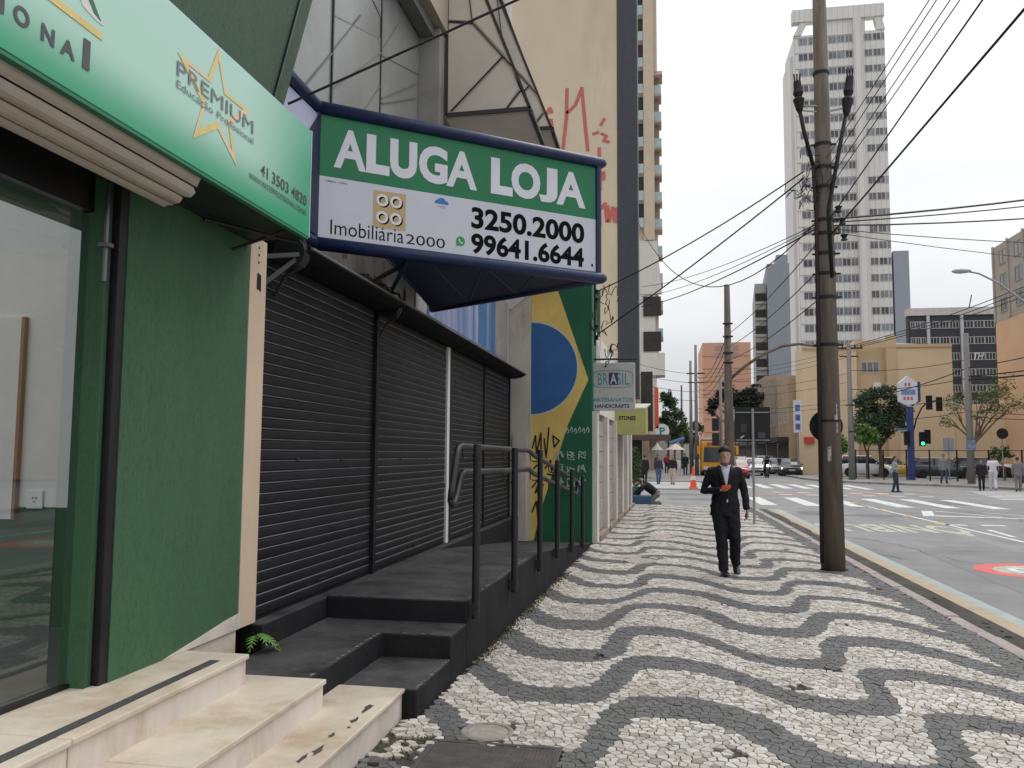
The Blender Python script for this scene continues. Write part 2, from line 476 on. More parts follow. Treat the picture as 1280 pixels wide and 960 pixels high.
m_grass = M('grass_soil', (0.07, 0.11, 0.035), 0.9, 0.3, 6)

# ------------------------------------------------------------------ the wave mosaic pavement
def xl(y):
    if y < 5.05: return -1.59
    if y < 15.15: return -1.50 + 0.0235 * (y - 5.1)
    return -1.24 + 0.0243 * (y - 15.2)
PEND = 27.2
def xk(y): return 3.04 - 0.0077 * (y - 7.9) - 0.03            # outer kerb face
KW = 0.17
pv = [(-1.75, -6), (xk(-6), -6), (xk(PEND), PEND), (-9.0, PEND), (-9.0, 26.75), (-1.1, 26.75), (-1.4, 15.3), (-1.5, 15.3), (-1.75, 5)]
pave = MB().plate([(p[0], p[1], -0.12) for p in pv], (0, 0, 0.103)).build('pavement', m_grout)
tag(pave, 'black and white wave mosaic pavement beside the shops', kind='structure')

# centre line of a dark wave (X period 1.84, Y height 1.05) and anisotropic distance to it
PER, AMP, SPC, STEEP = 1.84, 1.0, 1.17, -0.36
prof = [(0, .50), (.05, .76), (.11, .93), (.20, 1.0), (.45, 1.0), (.68, .88), (.86, .66), (1.0, .38), (1.12, .16), (1.28, .03), (1.42, 0), (1.62, .0), (1.73, .07), (1.79, .24), (1.84, .50)]
PX = []; PY = []
for k in range(-1, 2):
    for a_, b_ in prof[:-1]:
        PX.append(a_ + k * PER); PY.append(b_ * AMP)
PX = np.array(PX); PY = np.array(PY)
def wave_dist(x, y):
    """signed field: <0 dark band, >0 white"""
    x = np.asarray(x, float); y = np.asarray(y, float)
    sw = 0.07 * np.sin(y * 0.83 + 1.3) + 0.05 * np.sin(x * 1.3 + y * 1.7)
    y = y + 0.09 * np.sin(x * 1.15 + y * 0.41 + 1.0) + 0.05 * np.sin(y * 1.9)
    ux = np.mod(x + sw - STEEP, PER)
    base = 5.70
    uy = np.mod(y - base, SPC)
    best = np.full(x.shape, 9.0)
    for k in range(-2, 2):
        yy = uy - k * SPC
        for i in range(len(PX) - 1):
            ax, ay, bx, by = PX[i] * 2.2, PY[i], PX[i + 1] * 2.2, PY[i + 1]
            px_, py_ = ux * 2.2 - ax, yy - ay
            dx, dy = bx - ax, by - ay
            t = np.clip((px_ * dx + py_ * dy) / (dx * dx + dy * dy), 0, 1)
            best = np.minimum(best, np.hypot(px_ - t * dx, py_ - t * dy))
    return best - (0.195 + 0.03 * np.sin(x * 2.1 + y * 1.3) - 0.0035 * np.clip(y - 7, 0, 20))

def stones_field(y0, y1, s, rng):
    P = []
    ny = int((y1 - y0) / s)
    for j in range(ny):
        y = y0 + (j + .5) * s
        x = -1.62 + (j % 2) * s * .5
        while x < 2.95:
            P.append((x, y)); x += s
    P = np.array(P) + rng.uniform(-.42, .42, (len(P), 2)) * s
    return P
rng = np.random.default_rng(11)
fields = [(2.6, 10.5, .053), (10.5, 27.15, .082)]
PT = np.vstack([stones_field(a_, b_, s_, rng) for a_, b_, s_ in fields])
SP = np.concatenate([np.full(len(stones_field(a_, b_, s_, np.random.default_rng(1))), s_) for a_, b_, s_ in fields])
# seeds near a band edge step back from it, so that whole stones line the edge
e = .004
for it in range(2):
    d0 = wave_dist(PT[:, 0], PT[:, 1])
    gx = (wave_dist(PT[:, 0] + e, PT[:, 1]) - d0) / e
    gy = (wave_dist(PT[:, 0], PT[:, 1] + e) - d0) / e
    g2 = np.maximum(gx * gx + gy * gy, .3)
    tgt = .42 * SP * np.sqrt(g2)
    need = np.abs(d0) < tgt
    amt = np.where(need, (np.sign(d0) * tgt - d0) / g2, 0)
    PT[:, 0] += np.clip(gx * amt, -.04, .04); PT[:, 1] += np.clip(gy * amt, -.04, .04)
WD = wave_dist(PT[:, 0], PT[:, 1])
XK = np.array([xk(y) for y in PT[:, 1]]); XL = np.array([xl(y) for y in PT[:, 1]])
border = PT[:, 0] > XK - KW - 0.27
DARK = (WD < 0) | border
keep = (PT[:, 0] < XK - KW - .02) & (PT[:, 0] > XL + .02)
# plain patches: manhole, drain plate, concrete repairs
def inside_hole(x, y):
    if (x + 1.02) ** 2 + (y - 4.89) ** 2 < .165 ** 2: return True
    if -1.30 < x < -.55 and 4.0 < y < 4.70: return True
    if (x - 2.39) ** 2 + (y - 12.61) ** 2 < .2 ** 2: return True
    if -1.58 < x < -1.28 and 4.15 < y < 4.75 and rng.random() < .45: return True
    if math.sin(x * 7.1 + 2.0) * math.sin(y * 5.3) + math.sin(x * 3.3 - y * 4.1) > 1.85 and rng.random() < .5: return True
    if (x - .35) ** 2 + ((y - 4.82) * 1.6) ** 2 < .10 ** 2 or (x - .93) ** 2 + ((y - 6.25) * 1.4) ** 2 < .11 ** 2: return rng.random() < .75
    if abs(x + .05) < .28 and abs(y - 17.0) < .35: return True
    if abs(x + .35) < .24 and abs(y - 13.0) < .3: return True
    return False
from collections import defaultdict
H = defaultdict(list)
CELL = .1
for i, (x, y) in enumerate(PT): H[(int(x // CELL), int(y // CELL))].append(i)
def cell(i):
    x, y = PT[i]; s = SP[i] * 1.15
    poly = [(x - s, y - s), (x + s, y - s), (x + s, y + s), (x - s, y + s)]
    cx_, cy_ = int(x // CELL), int(y // CELL)
    nb = []
    for a_ in range(cx_ - 2, cx_ + 3):
        for b_ in range(cy_ - 2, cy_ + 3):
            for j in H.get((a_, b_), ()):
                if j != i:
                    dx, dy = PT[j][0] - x, PT[j][1] - y
                    d2 = dx * dx + dy * dy
                    if 1e-8 < d2 < .05: nb.append((d2, dx, dy))
    nb.sort()
    for d2, dx, dy in nb[:14]:
        c = d2 * .5
        val = [(p[0] - x) * dx + (p[1] - y) * dy - c for p in poly]
        if max(val) <= 0: continue
        out = []
        n = len(poly)
        for k in range(n):
            a_, b_ = val[k], val[(k + 1) % n]
            if a_ <= 0: out.append(poly[k])
            if (a_ < 0 < b_) or (b_ < 0 < a_):
                t = a_ / (a_ - b_)
                p, q = poly[k], poly[(k + 1) % n]
                out.append((p[0] + (q[0] - p[0]) * t, p[1] + (q[1] - p[1]) * t))
        poly = out
        if len(poly) < 3: return None
    return poly

def stone_mat(name, lo, hi, moss):
    m = bpy.data.materials.new(name); m.use_nodes = True
    t = m.node_tree; N = t.nodes; L = t.links; b = N['Principled BSDF']
    b.inputs['Roughness'].default_value = .62; b.inputs['Specular IOR Level'].default_value = .35
    at = N.new('ShaderNodeAttribute'); at.attribute_name = 'tone'
    rp = N.new('ShaderNodeValToRGB'); rp.color_ramp.elements[0].color = (*lo, 1); rp.color_ramp.elements[1].color = (*hi, 1)
    md = rp.color_ramp.elements.new(.55); md.color = (lo[0] * .42 + hi[0] * .60, lo[1] * .40 + hi[1] * .575, lo[2] * .38 + hi[2] * .54, 1)
    L.new(at.outputs['Fac'], rp.inputs['Fac'])
    g = N.new('ShaderNodeNewGeometry')
    n1 = N.new('ShaderNodeTexNoise'); n1.inputs['Scale'].default_value = 45; n1.inputs['Detail'].default_value = 5
    L.new(g.outputs['Position'], n1.inputs['Vector'])
    r1 = N.new('ShaderNodeMapRange'); r1.inputs[3].default_value = .78; r1.inputs[4].default_value = 1.15
    L.new(n1.outputs['Fac'], r1.inputs[0])
    mu = N.new('ShaderNodeMix'); mu.data_type = 'RGBA'; mu.blend_type = 'MULTIPLY'; mu.inputs['Factor'].default_value = 1
    L.new(rp.outputs['Color'], mu.inputs[6]); L.new(r1.outputs[0], mu.inputs[7])
    n2 = N.new('ShaderNodeTexNoise'); n2.inputs['Scale'].default_value = .8; n2.inputs['Detail'].default_value = 7; n2.inputs['Roughness'].default_value = .7
    L.new(g.outputs['Position'], n2.inputs['Vector'])
    r2_ = N.new('ShaderNodeValToRGB'); r2_.color_ramp.elements[0].position = .46; r2_.color_ramp.elements[1].position = .72
    r2_.color_ramp.elements[1].color = (.75, .75, .75, 1)
    L.new(n2.outputs['Fac'], r2_.inputs['Fac'])
    mx = N.new('ShaderNodeMix'); mx.data_type = 'RGBA'
    L.new(r2_.outputs['Color'], mx.inputs['Factor']); L.new(mu.outputs[2], mx.inputs[6]); mx.inputs[7].default_value = (*moss, 1)
    L.new(mx.outputs[2], b.inputs['Base Color'])
    bp = N.new('ShaderNodeBump'); bp.inputs['Strength'].default_value = .35; bp.inputs['Distance'].default_value = .004
    L.new(n1.outputs['Fac'], bp.inputs['Height']); L.new(bp.outputs['Normal'], b.inputs['Normal'])
    return m
m_stw = stone_mat('white_limestone', (.17, .15, .125), (.60, .575, .53), (.27, .25, .22))
m_std = stone_mat('black_basalt', (.066, .067, .068), (.135, .136, .136), (.085, .084, .076))

def stone_geo(i, poly, big):
    x, y = PT[i]
    cx_ = sum(p[0] for p in poly) / len(poly); cy_ = sum(p[1] for p in poly) / len(poly)
    rr = max(.02, sum(math.hypot(p[0] - cx_, p[1] - cy_) for p in poly) / len(poly))
    gap = rng.uniform(.0024, .0052) * (1.0 if not DARK[i] else .55)
    k0 = max(.55, 1 - gap / rr); k1 = max(.45, 1 - (gap + .0022) / rr)
    z = rng.normal(-.001, .0016); tx, ty = rng.normal(0, .014, 2)
    def zz(px, py): return z + (px - cx_) * tx + (py - cy_) * ty
    rings = []
    for k, dz in ((k0, -.020), (k0, -.003), (k1, 0)):
        rings.append([(cx_ + (p[0] - cx_) * k, cy_ + (p[1] - cy_) * k, zz(p[0], p[1]) + dz) for p in poly])
    n = len(poly); V = rings[0] + rings[1] + rings[2]; F = []
    for a_ in range(2):
        for k in range(n):
            j = (k + 1) % n
            F.append((a_ * n + k, a_ * n + j, (a_ + 1) * n + j, (a_ + 1) * n + k))
    F.append(tuple(2 * n + k for k in range(n)))
    return V, F
single = []; AV = []; AF = []; AM = []; AT = []
order = []
for i in range(len(PT)):
    if not keep[i] or inside_hole(*PT[i]): continue
    x, y = PT[i]
    # apparent size: nearest stones inside the picture
    dx = x * cos(yaw) + y * sin(yaw); dy = -x * sin(yaw) + y * cos(yaw)
    vis = abs(dx / dy) < .60 and y > 4.35
    order.append((not vis, x * x + y * y, i))
order.sort()
# tone: mostly clean, some grey and soiled ones, a few brown
def tone(): return float(np.clip(rng.beta(2.6, 1.25), 0, 1))
for rank, (_, _, i) in enumerate(order):
    poly = cell(i)
    if not poly or len(poly) < 3: continue
    V, F = stone_geo(i, poly, rank < 300)
    if rank < 300:
        single.append((i, V, F))
    else:
        b_ = len(AV); AV += V
        tn = tone()
        for q in F:
            AF.append(tuple(b_ + k for k in q)); AM.append(1 if DARK[i] else 0); AT.append(tn)
def with_tone(me, vals):
    at = me.attributes.new('tone', 'FLOAT', 'FACE'); at.data.foreach_set('value', vals)
me = bpy.data.meshes.new('paving_stones'); me.from_pydata(AV, [], AF)
me.materials.append(m_stw); me.materials.append(m_std); me.polygons.foreach_set('material_index', AM); with_tone(me, AT); me.update()
tag(link('paving_stones', me, pave), 'black and white mosaic stones laid in waves', kind='stuff')
for i, V, F in single:
    me = bpy.data.meshes.new('paving_stone'); me.from_pydata(V, [], F); me.materials.append(m_std if DARK[i] else m_stw)
    with_tone(me, [tone()] * len(F)); me.update()
    link('paving_stone', me, pave)
# concrete repairs in the mosaic
m_patch = M('cement_patch', (.36, .32, .28), .9, .15, 6, bump=.4)
for (x, y, a_, b_) in ((-.05, 17.0, .30, .36), (-.35, 13.0, .26, .31)):
    pp = [(x + a_ * cos(t) * (1 + .15 * sin(3 * t)), y + b_ * sin(t), -.03) for t in np.linspace(0, 2 * pi, 14, endpoint=False)]
    MB().plate(pp, (0, 0, .028)).build('cement_repair', m_patch, pave)
# kerb stones, laid end to end
y = -6.0
while y < PEND - .3:
    L_ = random.uniform(.85, 1.15); y2 = min(y + L_, PEND)
    j = random.uniform(-.012, .012); zt = random.uniform(-.006, .006); e_ = .006
    MB().add([(xk(y) - KW + j, y + e_, -.10), (xk(y) + j, y + e_, -.10), (xk(y2) + j, y2 - e_, -.10), (xk(y2) - KW + j, y2 - e_, -.10),
              (xk(y) - KW + j, y + e_, zt), (xk(y) - .02 + j, y + e_, zt), (xk(y2) - .02 + j, y2 - e_, zt - .004), (xk(y2) - KW + j, y2 - e_, zt - .004)],
             [(0, 3, 2, 1), (4, 5, 6, 7), (0, 1, 5, 4), (1, 2, 6, 5), (2, 3, 7, 6), (3, 0, 4, 7)]).build('kerb_stone', m_granite, pave, bevel=.012)
    y = y2
y = -9.0
# end kerb along the side street
x = -9.0
while x < 2.6:
    x2 = min(x + 1.0, 2.75)
    MB().box(x + .005, x2 - .005, PEND, PEND + .15, -.1, .004).build('kerb_stone', m_granite, pave, bevel=.012)
    x = x2
gut = []
for k in range(60):
    y = -6 + k * .57
    gut.append((xk(y) - .01, y, xk(y) + .41 + random.uniform(-.05, .05)))
mb = MB()
for k in range(59):
    p, q = gut[k], gut[k + 1]
    mb.poly([(p[0], p[1], ROAD_Z + .012), (p[2], p[1], ROAD_Z + .002), (q[2], q[1], ROAD_Z + .002), (q[0], q[1], ROAD_Z + .012)])
tag(mb.build('gutter', m_dirt), 'dark dirty gutter between the kerb and the yellow line', kind='structure')
# loose rubble in the gutter
mb = MB()
for k in range(26):
    y = random.uniform(5, 24); x = xk(y) + random.uniform(0, .28); s = random.uniform(.01, .035)
    mb.ell((x, y, ROAD_Z + .01), s * 1.4, s, s * .6, 6, 4)
tag(mb.build('gutter_rubble', m_dirt), 'bits of dirt and rubble lying along the kerb', kind='stuff')
# manhole and drain plate
m_iron = M('cast_iron', (.075, .070, .066), .65, .25, 10, metal=.3, bump=.3, bscale=80, col2=(.13, .10, .08), c2=(.52, .68), dscale=5)
mh = thing('manhole_cover', 'small round concrete and iron manhole cover in the mosaic near the black step', 'manhole cover', (-1.02, 4.89, -.02))
MB().lathe([(.0, .0), (.155, .0), (.158, .018), (.150, .024), (.128, .024), (.124, .018)], (-1.02, 4.89, -.02), 32).build('rim', M('manhole_rim', (.22, .2, .17), .8, .2, 20), mh, smooth=False)
MB().lathe([(.0, .0), (.119, .0), (.119, .020), (.112, .022), (.0, .024)], (-1.02, 4.89, -.02), 32).build('lid', M('manhole_lid', (.27, .25, .21), .85, .2, 14, bump=.5), mh)
dp = thing('drain_plate', 'dark checkered iron plate set into the pavement in the foreground', 'drain cover', (-.92, 4.35, -.02))
MB().box(-1.29, -.56, 4.02, 4.69, -.02, -.004).build('plate', m_iron, dp)
MB().box(-1.30, -1.27, 4.0, 4.71, -.02, .001).box(-.585, -.555, 4.0, 4.71, -.02, .001).box(-1.27, -.585, 4.68, 4.71, -.02, .001).build('frame', m_iron, dp, bevel=.003)
mb = MB()
for a_ in range(32):
    for b_ in range(28):
        x0, y0 = -1.26 + a_ * .0212, 4.03 + b_ * .0232
        if -1.04 < x0 < -.82 and 4.25 < y0 < 4.55: continue
        d_ = .007 if (a_ + b_) % 2 else -.007
        mb.add([(x0 - .006, y0 - d_, -.004), (x0, y0 - .003, -.001), (x0 + .006, y0 + d_, -.004), (x0, y0 + .003, -.001)], [(0, 1, 2, 3)])
tag(mb.build('tread_bumps', m_iron, dp), kind='stuff')
MB().box(-1.03, -.83, 4.27, 4.54, -.004, .0).build('hatch', m_iron, dp, bevel=.002)
# ================================================================== GREEN SHOP (left foreground)
UPZ = (0, 0, 1); ALY = (0, 1, 0)
def stucco(name, col):
    m = M(name, col, .75, .10, 1.6, (1.5, 1.5, .35), bump=0, col2=tuple(c * .62 + .006 for c in col), c2=(.56, .80), dscale=1.7, dstretch=(1.6, 1.6, .35))
    t = m.node_tree; N = t.nodes; L = t.links; b = N['Principled BSDF']
    g = N.new('ShaderNodeNewGeometry'); mp = N.new('ShaderNodeMapping'); mp.inputs['Scale'].default_value = (110, 110, 30)
    L.new(g.outputs['Position'], mp.inputs['Vector'])
    n = N.new('ShaderNodeTexNoise'); n.inputs['Scale'].default_value = 1; n.inputs['Detail'].default_value = 5; n.inputs['Roughness'].default_value = .6
    L.new(mp.outputs['Vector'], n.inputs['Vector'])
    rp = N.new('ShaderNodeValToRGB'); rp.color_ramp.elements[0].position = .33; rp.color_ramp.elements[1].position = .46
    L.new(n.outputs['Fac'], rp.inputs['Fac'])
    bp = N.new('ShaderNodeBump'); bp.inputs['Strength'].default_value = .7; bp.inputs['Distance'].default_value = .004
    L.new(rp.outputs['Color'], bp.inputs['Height']); L.new(bp.outputs['Normal'], b.inputs['Normal'])
    return m
m_green = stucco('green_render', (.045, .112, .055))
m_greenin = M('green_inside', (.030, .085, .040), .7)
m_black = M('black_steel', (.010, .009, .010), .45, .3, 8)
m_offwhite = M('offwhite_wall', (.70, .70, .67), .8, .05)
m_beige = M('beige_steel', (.57, .445, .325), .55, .08, 3, (1, 1, .4), col2=(.42, .28, .18), c2=(.62, .72), dscale=4)
m_marble = M('marble', (.56, .49, .395), .5, .14, 2.6, bump=.15, bscale=30, col2=(.37, .27, .165), c2=(.47, .74), dscale=2.1)
m_marbler = M('marble_riser', (.61, .55, .49), .5, .10, 3, (1, 1, .5), col2=(.40, .315, .225), c2=(.50, .74), dscale=2.2, dstretch=(1, 1, .5))
gs = thing('green_shop', 'green rendered shop front with a glass window beside the marble steps', 'building', (-2.9, 3.5, 0))
WX = -2.65
MB().box(-2.84, WX, 3.70, 4.945, .497, 3.0).build('wall_pier', m_green, gs)
MB().box(-3.6, WX - .03, -1.0, 4.945, 3.0, 3.72).build('lintel_wall', m_green, gs)
MB().add([(-3.6, -1, 3.72), (WX, -1, 3.72), (WX, 5.20, 3.72), (-3.6, 5.20, 3.72), (-3.6, -1, 9), (WX, -1, 9), (WX, 5.95, 5.5), (-3.6, 5.95, 5.5)],
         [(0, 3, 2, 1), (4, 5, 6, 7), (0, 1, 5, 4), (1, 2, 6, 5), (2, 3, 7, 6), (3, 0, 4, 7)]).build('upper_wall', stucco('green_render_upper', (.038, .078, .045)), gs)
MB().tube([(WX + .012, 5.12, 3.9), (WX + .012, 5.60, 5.1)], .012, 6).build('conduit', m_black, gs)
# floor, interior (ceiling left off so open sky brightens the walls)
MB().box(-2.83, -2.66, -1, 4.945, .35, .494).build('threshold', m_marble, gs)
MB().box(-7.5, -2.832, -1, 4.945, .35, .492).build('floor', M('tile_grey', (.09, .095, .09), .4, .1), gs)
MB().box(-7.6, -7.5, -1, 4.9, 1.25, 3.6).build('inner_wall', m_offwhite, gs)
MB().box(-7.5, -2.85, 4.80, 4.90, 1.25, 3.6).build('inner_wall', m_offwhite, gs)
MB().box(-7.6, -7.5, -1, 4.9, .49, 1.247).build('inner_dado', m_greenin, gs)
MB().box(-7.5, -2.85, 4.80, 4.90, .49, 1.247).build('inner_dado', m_greenin, gs)
nb = MB().box(-4.95, -4.17, 4.775, 4.798, 1.17, 2.50).build('notice_board', m_offwhite, gs)
MB().box(-4.17, -4.145, 4.765, 4.798, 1.17, 2.50).build('board_trim', M('wood_trim', (.26, .13, .06), .6), nb)
so = MB().box(-4.08, -3.96, 4.785, 4.798, 1.24, 1.36).build('wall_socket', M('socket_white', (.7, .7, .68), .5), gs, bevel=.004)
for dx, dz in ((0, .01), (.025, .01), (.012, -.015)):
    MB().box(-4.035 + dx, -4.025 + dx, 4.782, 4.785, 1.295 + dz, 1.305 + dz).build('socket_hole', m_black, so)
# window: pane, frame, steel track
wn = MB().poly([(-2.797, -1, .50), (-2.797, 3.60, .50), (-2.797, 3.60, 2.80), (-2.797, -1, 2.80)]).build('window', glass_mat('shop_glass', (.88, .92, .91), .07), gs)
MB().box(-2.82, -2.775, -1, 3.60, 2.80, 3.0).box(-2.81, -2.78, -1, 3.60, .494, .515).build('frame', m_black, wn)
MB().box(-2.84, -2.70, 3.60, 3.64, .494, 2.999).build('reveal', m_green, gs)
MB().box(-2.80, -2.655, 3.64, 3.70, .494, 2.999).build('steel_track', m_black, gs, bevel=.004)
MB().tube([(-2.70, 3.60, 2.45), (-2.70, 3.60, 2.95)], .012, 6).box(-2.72, -2.67, 3.57, 3.62, 2.62, 2.64).build('latch_rod', M('dull_steel', (.16, .16, .17), .4, metal=.8), gs)
MB().plate([(-2.70, 4.15, .502), (-2.70, 4.972, .502), (-2.70, 4.972, .60), (-2.70, 4.80, .585), (-2.70, 4.5, .545)], (.056, 0, 0)).build('plinth', m_marbler, gs)
# beige steel post between the shops
po = MB().box(-2.70, WX + .004, 4.95, 5.175, .50, 3.04).build('steel_post', m_beige, None, bevel=.004)
tag(po, 'flat beige painted steel post between green wall and black shutters', 'post')
MB().poly([(WX + .0065, 5.04, 2.70), (WX + .0065, 5.10, 2.69), (WX + .0065, 5.095, 2.80), (WX + .0065, 5.045, 2.81)]).build('tape_patch', m_black, po)
for zz_ in (2.98, 2.93, 2.88):
    MB().lathe([(.0, 0), (.009, 0), (.007, .004), (.0, .005)], (WX + .004, 5.06, zz_), 8, 'x').build('bolt', m_black, po)

# illuminated-type fascia sign, pale mint turning green at the bottom and far end
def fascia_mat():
    m = bpy.data.materials.new('fascia_gradient'); m.use_nodes = True
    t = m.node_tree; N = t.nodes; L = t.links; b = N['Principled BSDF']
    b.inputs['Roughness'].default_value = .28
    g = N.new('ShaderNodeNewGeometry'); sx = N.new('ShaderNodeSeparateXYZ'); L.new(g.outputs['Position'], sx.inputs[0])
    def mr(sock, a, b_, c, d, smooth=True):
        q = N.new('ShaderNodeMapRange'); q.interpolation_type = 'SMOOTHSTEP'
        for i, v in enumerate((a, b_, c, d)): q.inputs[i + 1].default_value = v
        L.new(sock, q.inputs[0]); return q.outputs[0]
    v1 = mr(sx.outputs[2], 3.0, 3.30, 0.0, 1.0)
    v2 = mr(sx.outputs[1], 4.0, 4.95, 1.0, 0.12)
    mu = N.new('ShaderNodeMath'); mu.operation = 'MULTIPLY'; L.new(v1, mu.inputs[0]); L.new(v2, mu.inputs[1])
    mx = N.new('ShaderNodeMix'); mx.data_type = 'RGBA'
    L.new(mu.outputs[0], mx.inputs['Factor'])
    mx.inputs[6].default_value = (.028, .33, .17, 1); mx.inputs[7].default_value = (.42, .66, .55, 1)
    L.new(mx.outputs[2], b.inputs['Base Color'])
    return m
fs = thing('fascia_sign', 'long green and pale mint fascia sign above the glass window', 'sign', (-2.44, 3, 3.0))
FX = -2.24
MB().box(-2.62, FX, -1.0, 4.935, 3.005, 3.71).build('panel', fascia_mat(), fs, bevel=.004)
m_dkgreen = M('fascia_frame', (.02, .16, .08), .5)
MB().box(-2.275, FX - .002, -1.0, 4.93, 2.988, 3.003).build('lower_trim', m_dkgreen, fs)
MB().box(-2.63, -2.28, -1.0, 4.93, 2.992, 3.004).build('soffit', M('soffit_shadow', (.010, .022, .016), .7), fs)  # near-black colour paints in the shadow under the fascia
MB().box(-2.62, FX + .002, 4.937, 4.947, 3.003, 3.713).build('end_trim', M('mint_trim', (.35, .62, .50), .35), fs)
m_print = M('print_grey', (.075, .070, .080), .5, .05)
m_printl = M('print_grey_light', (.20, .21, .22), .5, .05)
m_gold = M('print_gold', (.72, .55, .20), .45, .1, 6)
m_pink = M('print_peach', (.72, .56, .34), .45, .1, 6)
def ft(txt, y0, y1, z0, z1, mat, bold=0.0, spacing=1.0, d=.003):
    return lettering(fs, txt, (FX, y0, z0), ALY, UPZ, y1 - y0, z1 - z0, mat, bold, depth=d, spacing=spacing)
ft('O', 2.440, 2.515, 3.125, 3.198, m_print, .03); ft('N', 2.573, 2.640, 3.125, 3.193, m_print, .03)
ft('A', 2.672, 2.752, 3.125, 3.193, m_print, .03); ft('l', 2.795, 2.835, 3.125, 3.248, m_print, .03)
ft('I', 2.375, 2.398, 3.125, 3.195, m_print, .03); ft('PROFISS', 1.55, 2.34, 3.125, 3.197, m_print, .03, 1.3)
mb = MB()
mb.plate([(FX, 2.20, 3.300), (FX, 2.90, 3.288), (FX, 2.90, 3.318), (FX, 2.20, 3.330)], (.003, 0, 0)); mb.build('gold_bar', m_gold, fs)
MB().plate([(FX, 2.62, 3.60), (FX, 2.70, 3.60), (FX, 2.905, 3.352), (FX, 2.86, 3.352), (FX, 2.78, 3.37)], (.002, 0, 0)).build('emblem_edge', m_offwhite, fs)
MB().plate([(FX + .002, 2.635, 3.595), (FX + .002, 2.69, 3.595), (FX + .002, 2.888, 3.362), (FX + .002, 2.845, 3.376)], (.002, 0, 0)).build('emblem', m_dkgreen, fs)
star = [(3.782, 3.70), (3.871, 3.50), (4.126, 3.50), (3.923, 3.345), (3.999, 3.145), (3.797, 3.275), (3.577, 3.138), (3.650, 3.345), (3.425, 3.50), (3.689, 3.50)]
SV = [Vector((FX + .0015, p[0], p[1])) for p in star]; sc_ = Vector((FX + .0015, 3.785, 3.42))
mb = MB()
for k in range(10):
    a_, b_ = SV[k], SV[(k + 1) % 10]
    mb.cm = k % 2
    ia, ib = a_.lerp(sc_, .24), b_.lerp(sc_, .24)
    mb.plate([a_, b_, ib, ia], (.001, 0, 0))
mb.build('star_outline', [m_pink, m_gold], fs)
ft('PREMIUM', 3.424, 4.165, 3.386, 3.460, m_printl, .0, d=.004); ft('Educação', 3.425, 3.745, 3.318, 3.366, m_printl, .0, d=.004); ft('Profissional', 3.785, 4.17, 3.329, 3.366, m_printl, .0, d=.004)
ft('41', 4.268, 4.355, 3.19, 3.258, m_print, .01); ft('3503', 4.405, 4.625, 3.19, 3.258, m_print, .01); ft('4820', 4.665, 4.885, 3.19, 3.258, m_print, .01); ft('WWW.MASTERPROFISSIONAL.COM.BR', 4.137, 4.89, 3.128, 3.162, m_print, .0)
# rolled shutter hanging under the fascia: curved slats seen end on
rs = thing('rolled_shutter', 'beige metal roller shutter rolled up above the glass window', 'shutter', (-2.6, 3, 2.9))
m_bslat = M('beige_slat', (.46, .405, .335), .5, .10, 4, (1, .3, 1), col2=(.22, .18, .14), c2=(.55, .75), dscale=2, dstretch=(1, .3, 2))
C0 = (-2.47, 3.06); R0 = .195; n = 9
for k in range(n):
    t0 = radians(-100 + k * 22); t1 = radians(-100 + (k + 1) * 22 - 2.5)
    prof_ = []
    for j in range(5):
        t = t0 + (t1 - t0) * j / 4; rr = R0 + .012 * sin(pi * j / 4)
        prof_.append((C0[0] + rr * cos(t), C0[1] + rr * sin(t)))
    inner = [(C0[0] + (R0 - .012) * cos(t), C0[1] + (R0 - .012) * sin(t)) for t in (t1, t0)]
    P = prof_ + inner
    MB().loft([[(p[0], -1.0, p[1]) for p in P], [(p[0], 3.73 + random.uniform(-.02, .02), p[1]) for p in P]]).build('slat', m_bslat, rs)
MB().lathe([(0, 0), (.17, 0), (.17, 4.66), (0, 4.66)], (-2.47, -.98, 3.06), 16, 'y').build('roll', m_black, rs)
# upright board behind the soffit, in the same painted shadow colour
MB().box(-2.64, -2.62, -1, 4.93, 2.985, 3.2).build('soffit_board', M('soffit_shadow', (.012, .035, .022), .6), fs)
MB().tube([(-2.60, 4.3, 2.96), (-2.30, 4.9, 2.96)], .012, 6).tube([(-2.64, 4.70, 2.88), (-2.3, 4.72, 2.99)], .01, 6).build('stay_bar', m_black, fs)

# marble steps
ms = thing('marble_steps', 'three worn beige marble steps in front of the green shop', 'steps', (-2.0, 3.0, 0))
def step(x0, x1, y1, z0, z1):
    ys = [y1]
    while ys[-1] > -1: ys.append(ys[-1] - random.uniform(1.05, 1.45))
    for i_ in range(len(ys) - 1):
        e1 = y1 + .004 if i_ == 0 else ys[i_] - .0015
        MB().box(x0, x1, ys[i_ + 1] + .0015, e1 - .004, z0 - .02, z1 - .028).build('riser_slab', m_marbler, ms, bevel=.003)
        MB().box(x0 - .02, x1 + .018, ys[i_ + 1] + .002, e1, z1 - .028, z1 - random.uniform(0, .0015)).build('tread_slab', m_marble, ms, bevel=.007, seg=3)
step(-2.2, -1.592, 5.045, -.08, .173)
step(-2.4, -1.905, 4.56, .173, .336)
step(-2.68, -2.285, 4.375, .336, .50)
m_grip = M('grip_strip', (.055, .055, .055), .9, .2, 20, bump=.5, bscale=200)
MB().box(-2.40, -2.345, -1, 4.20, .5, .5025).build('grip_strip', m_grip, ms)
m_gap = M('joint_dark', (.16, .12, .08), .8)
for (x0, x1, y_, z_) in ((-2.30, -1.66, 2.2, .50), (-1.90, -1.58, 3.6, .173), (-2.27, -1.89, 3.95, .336)):
    pass
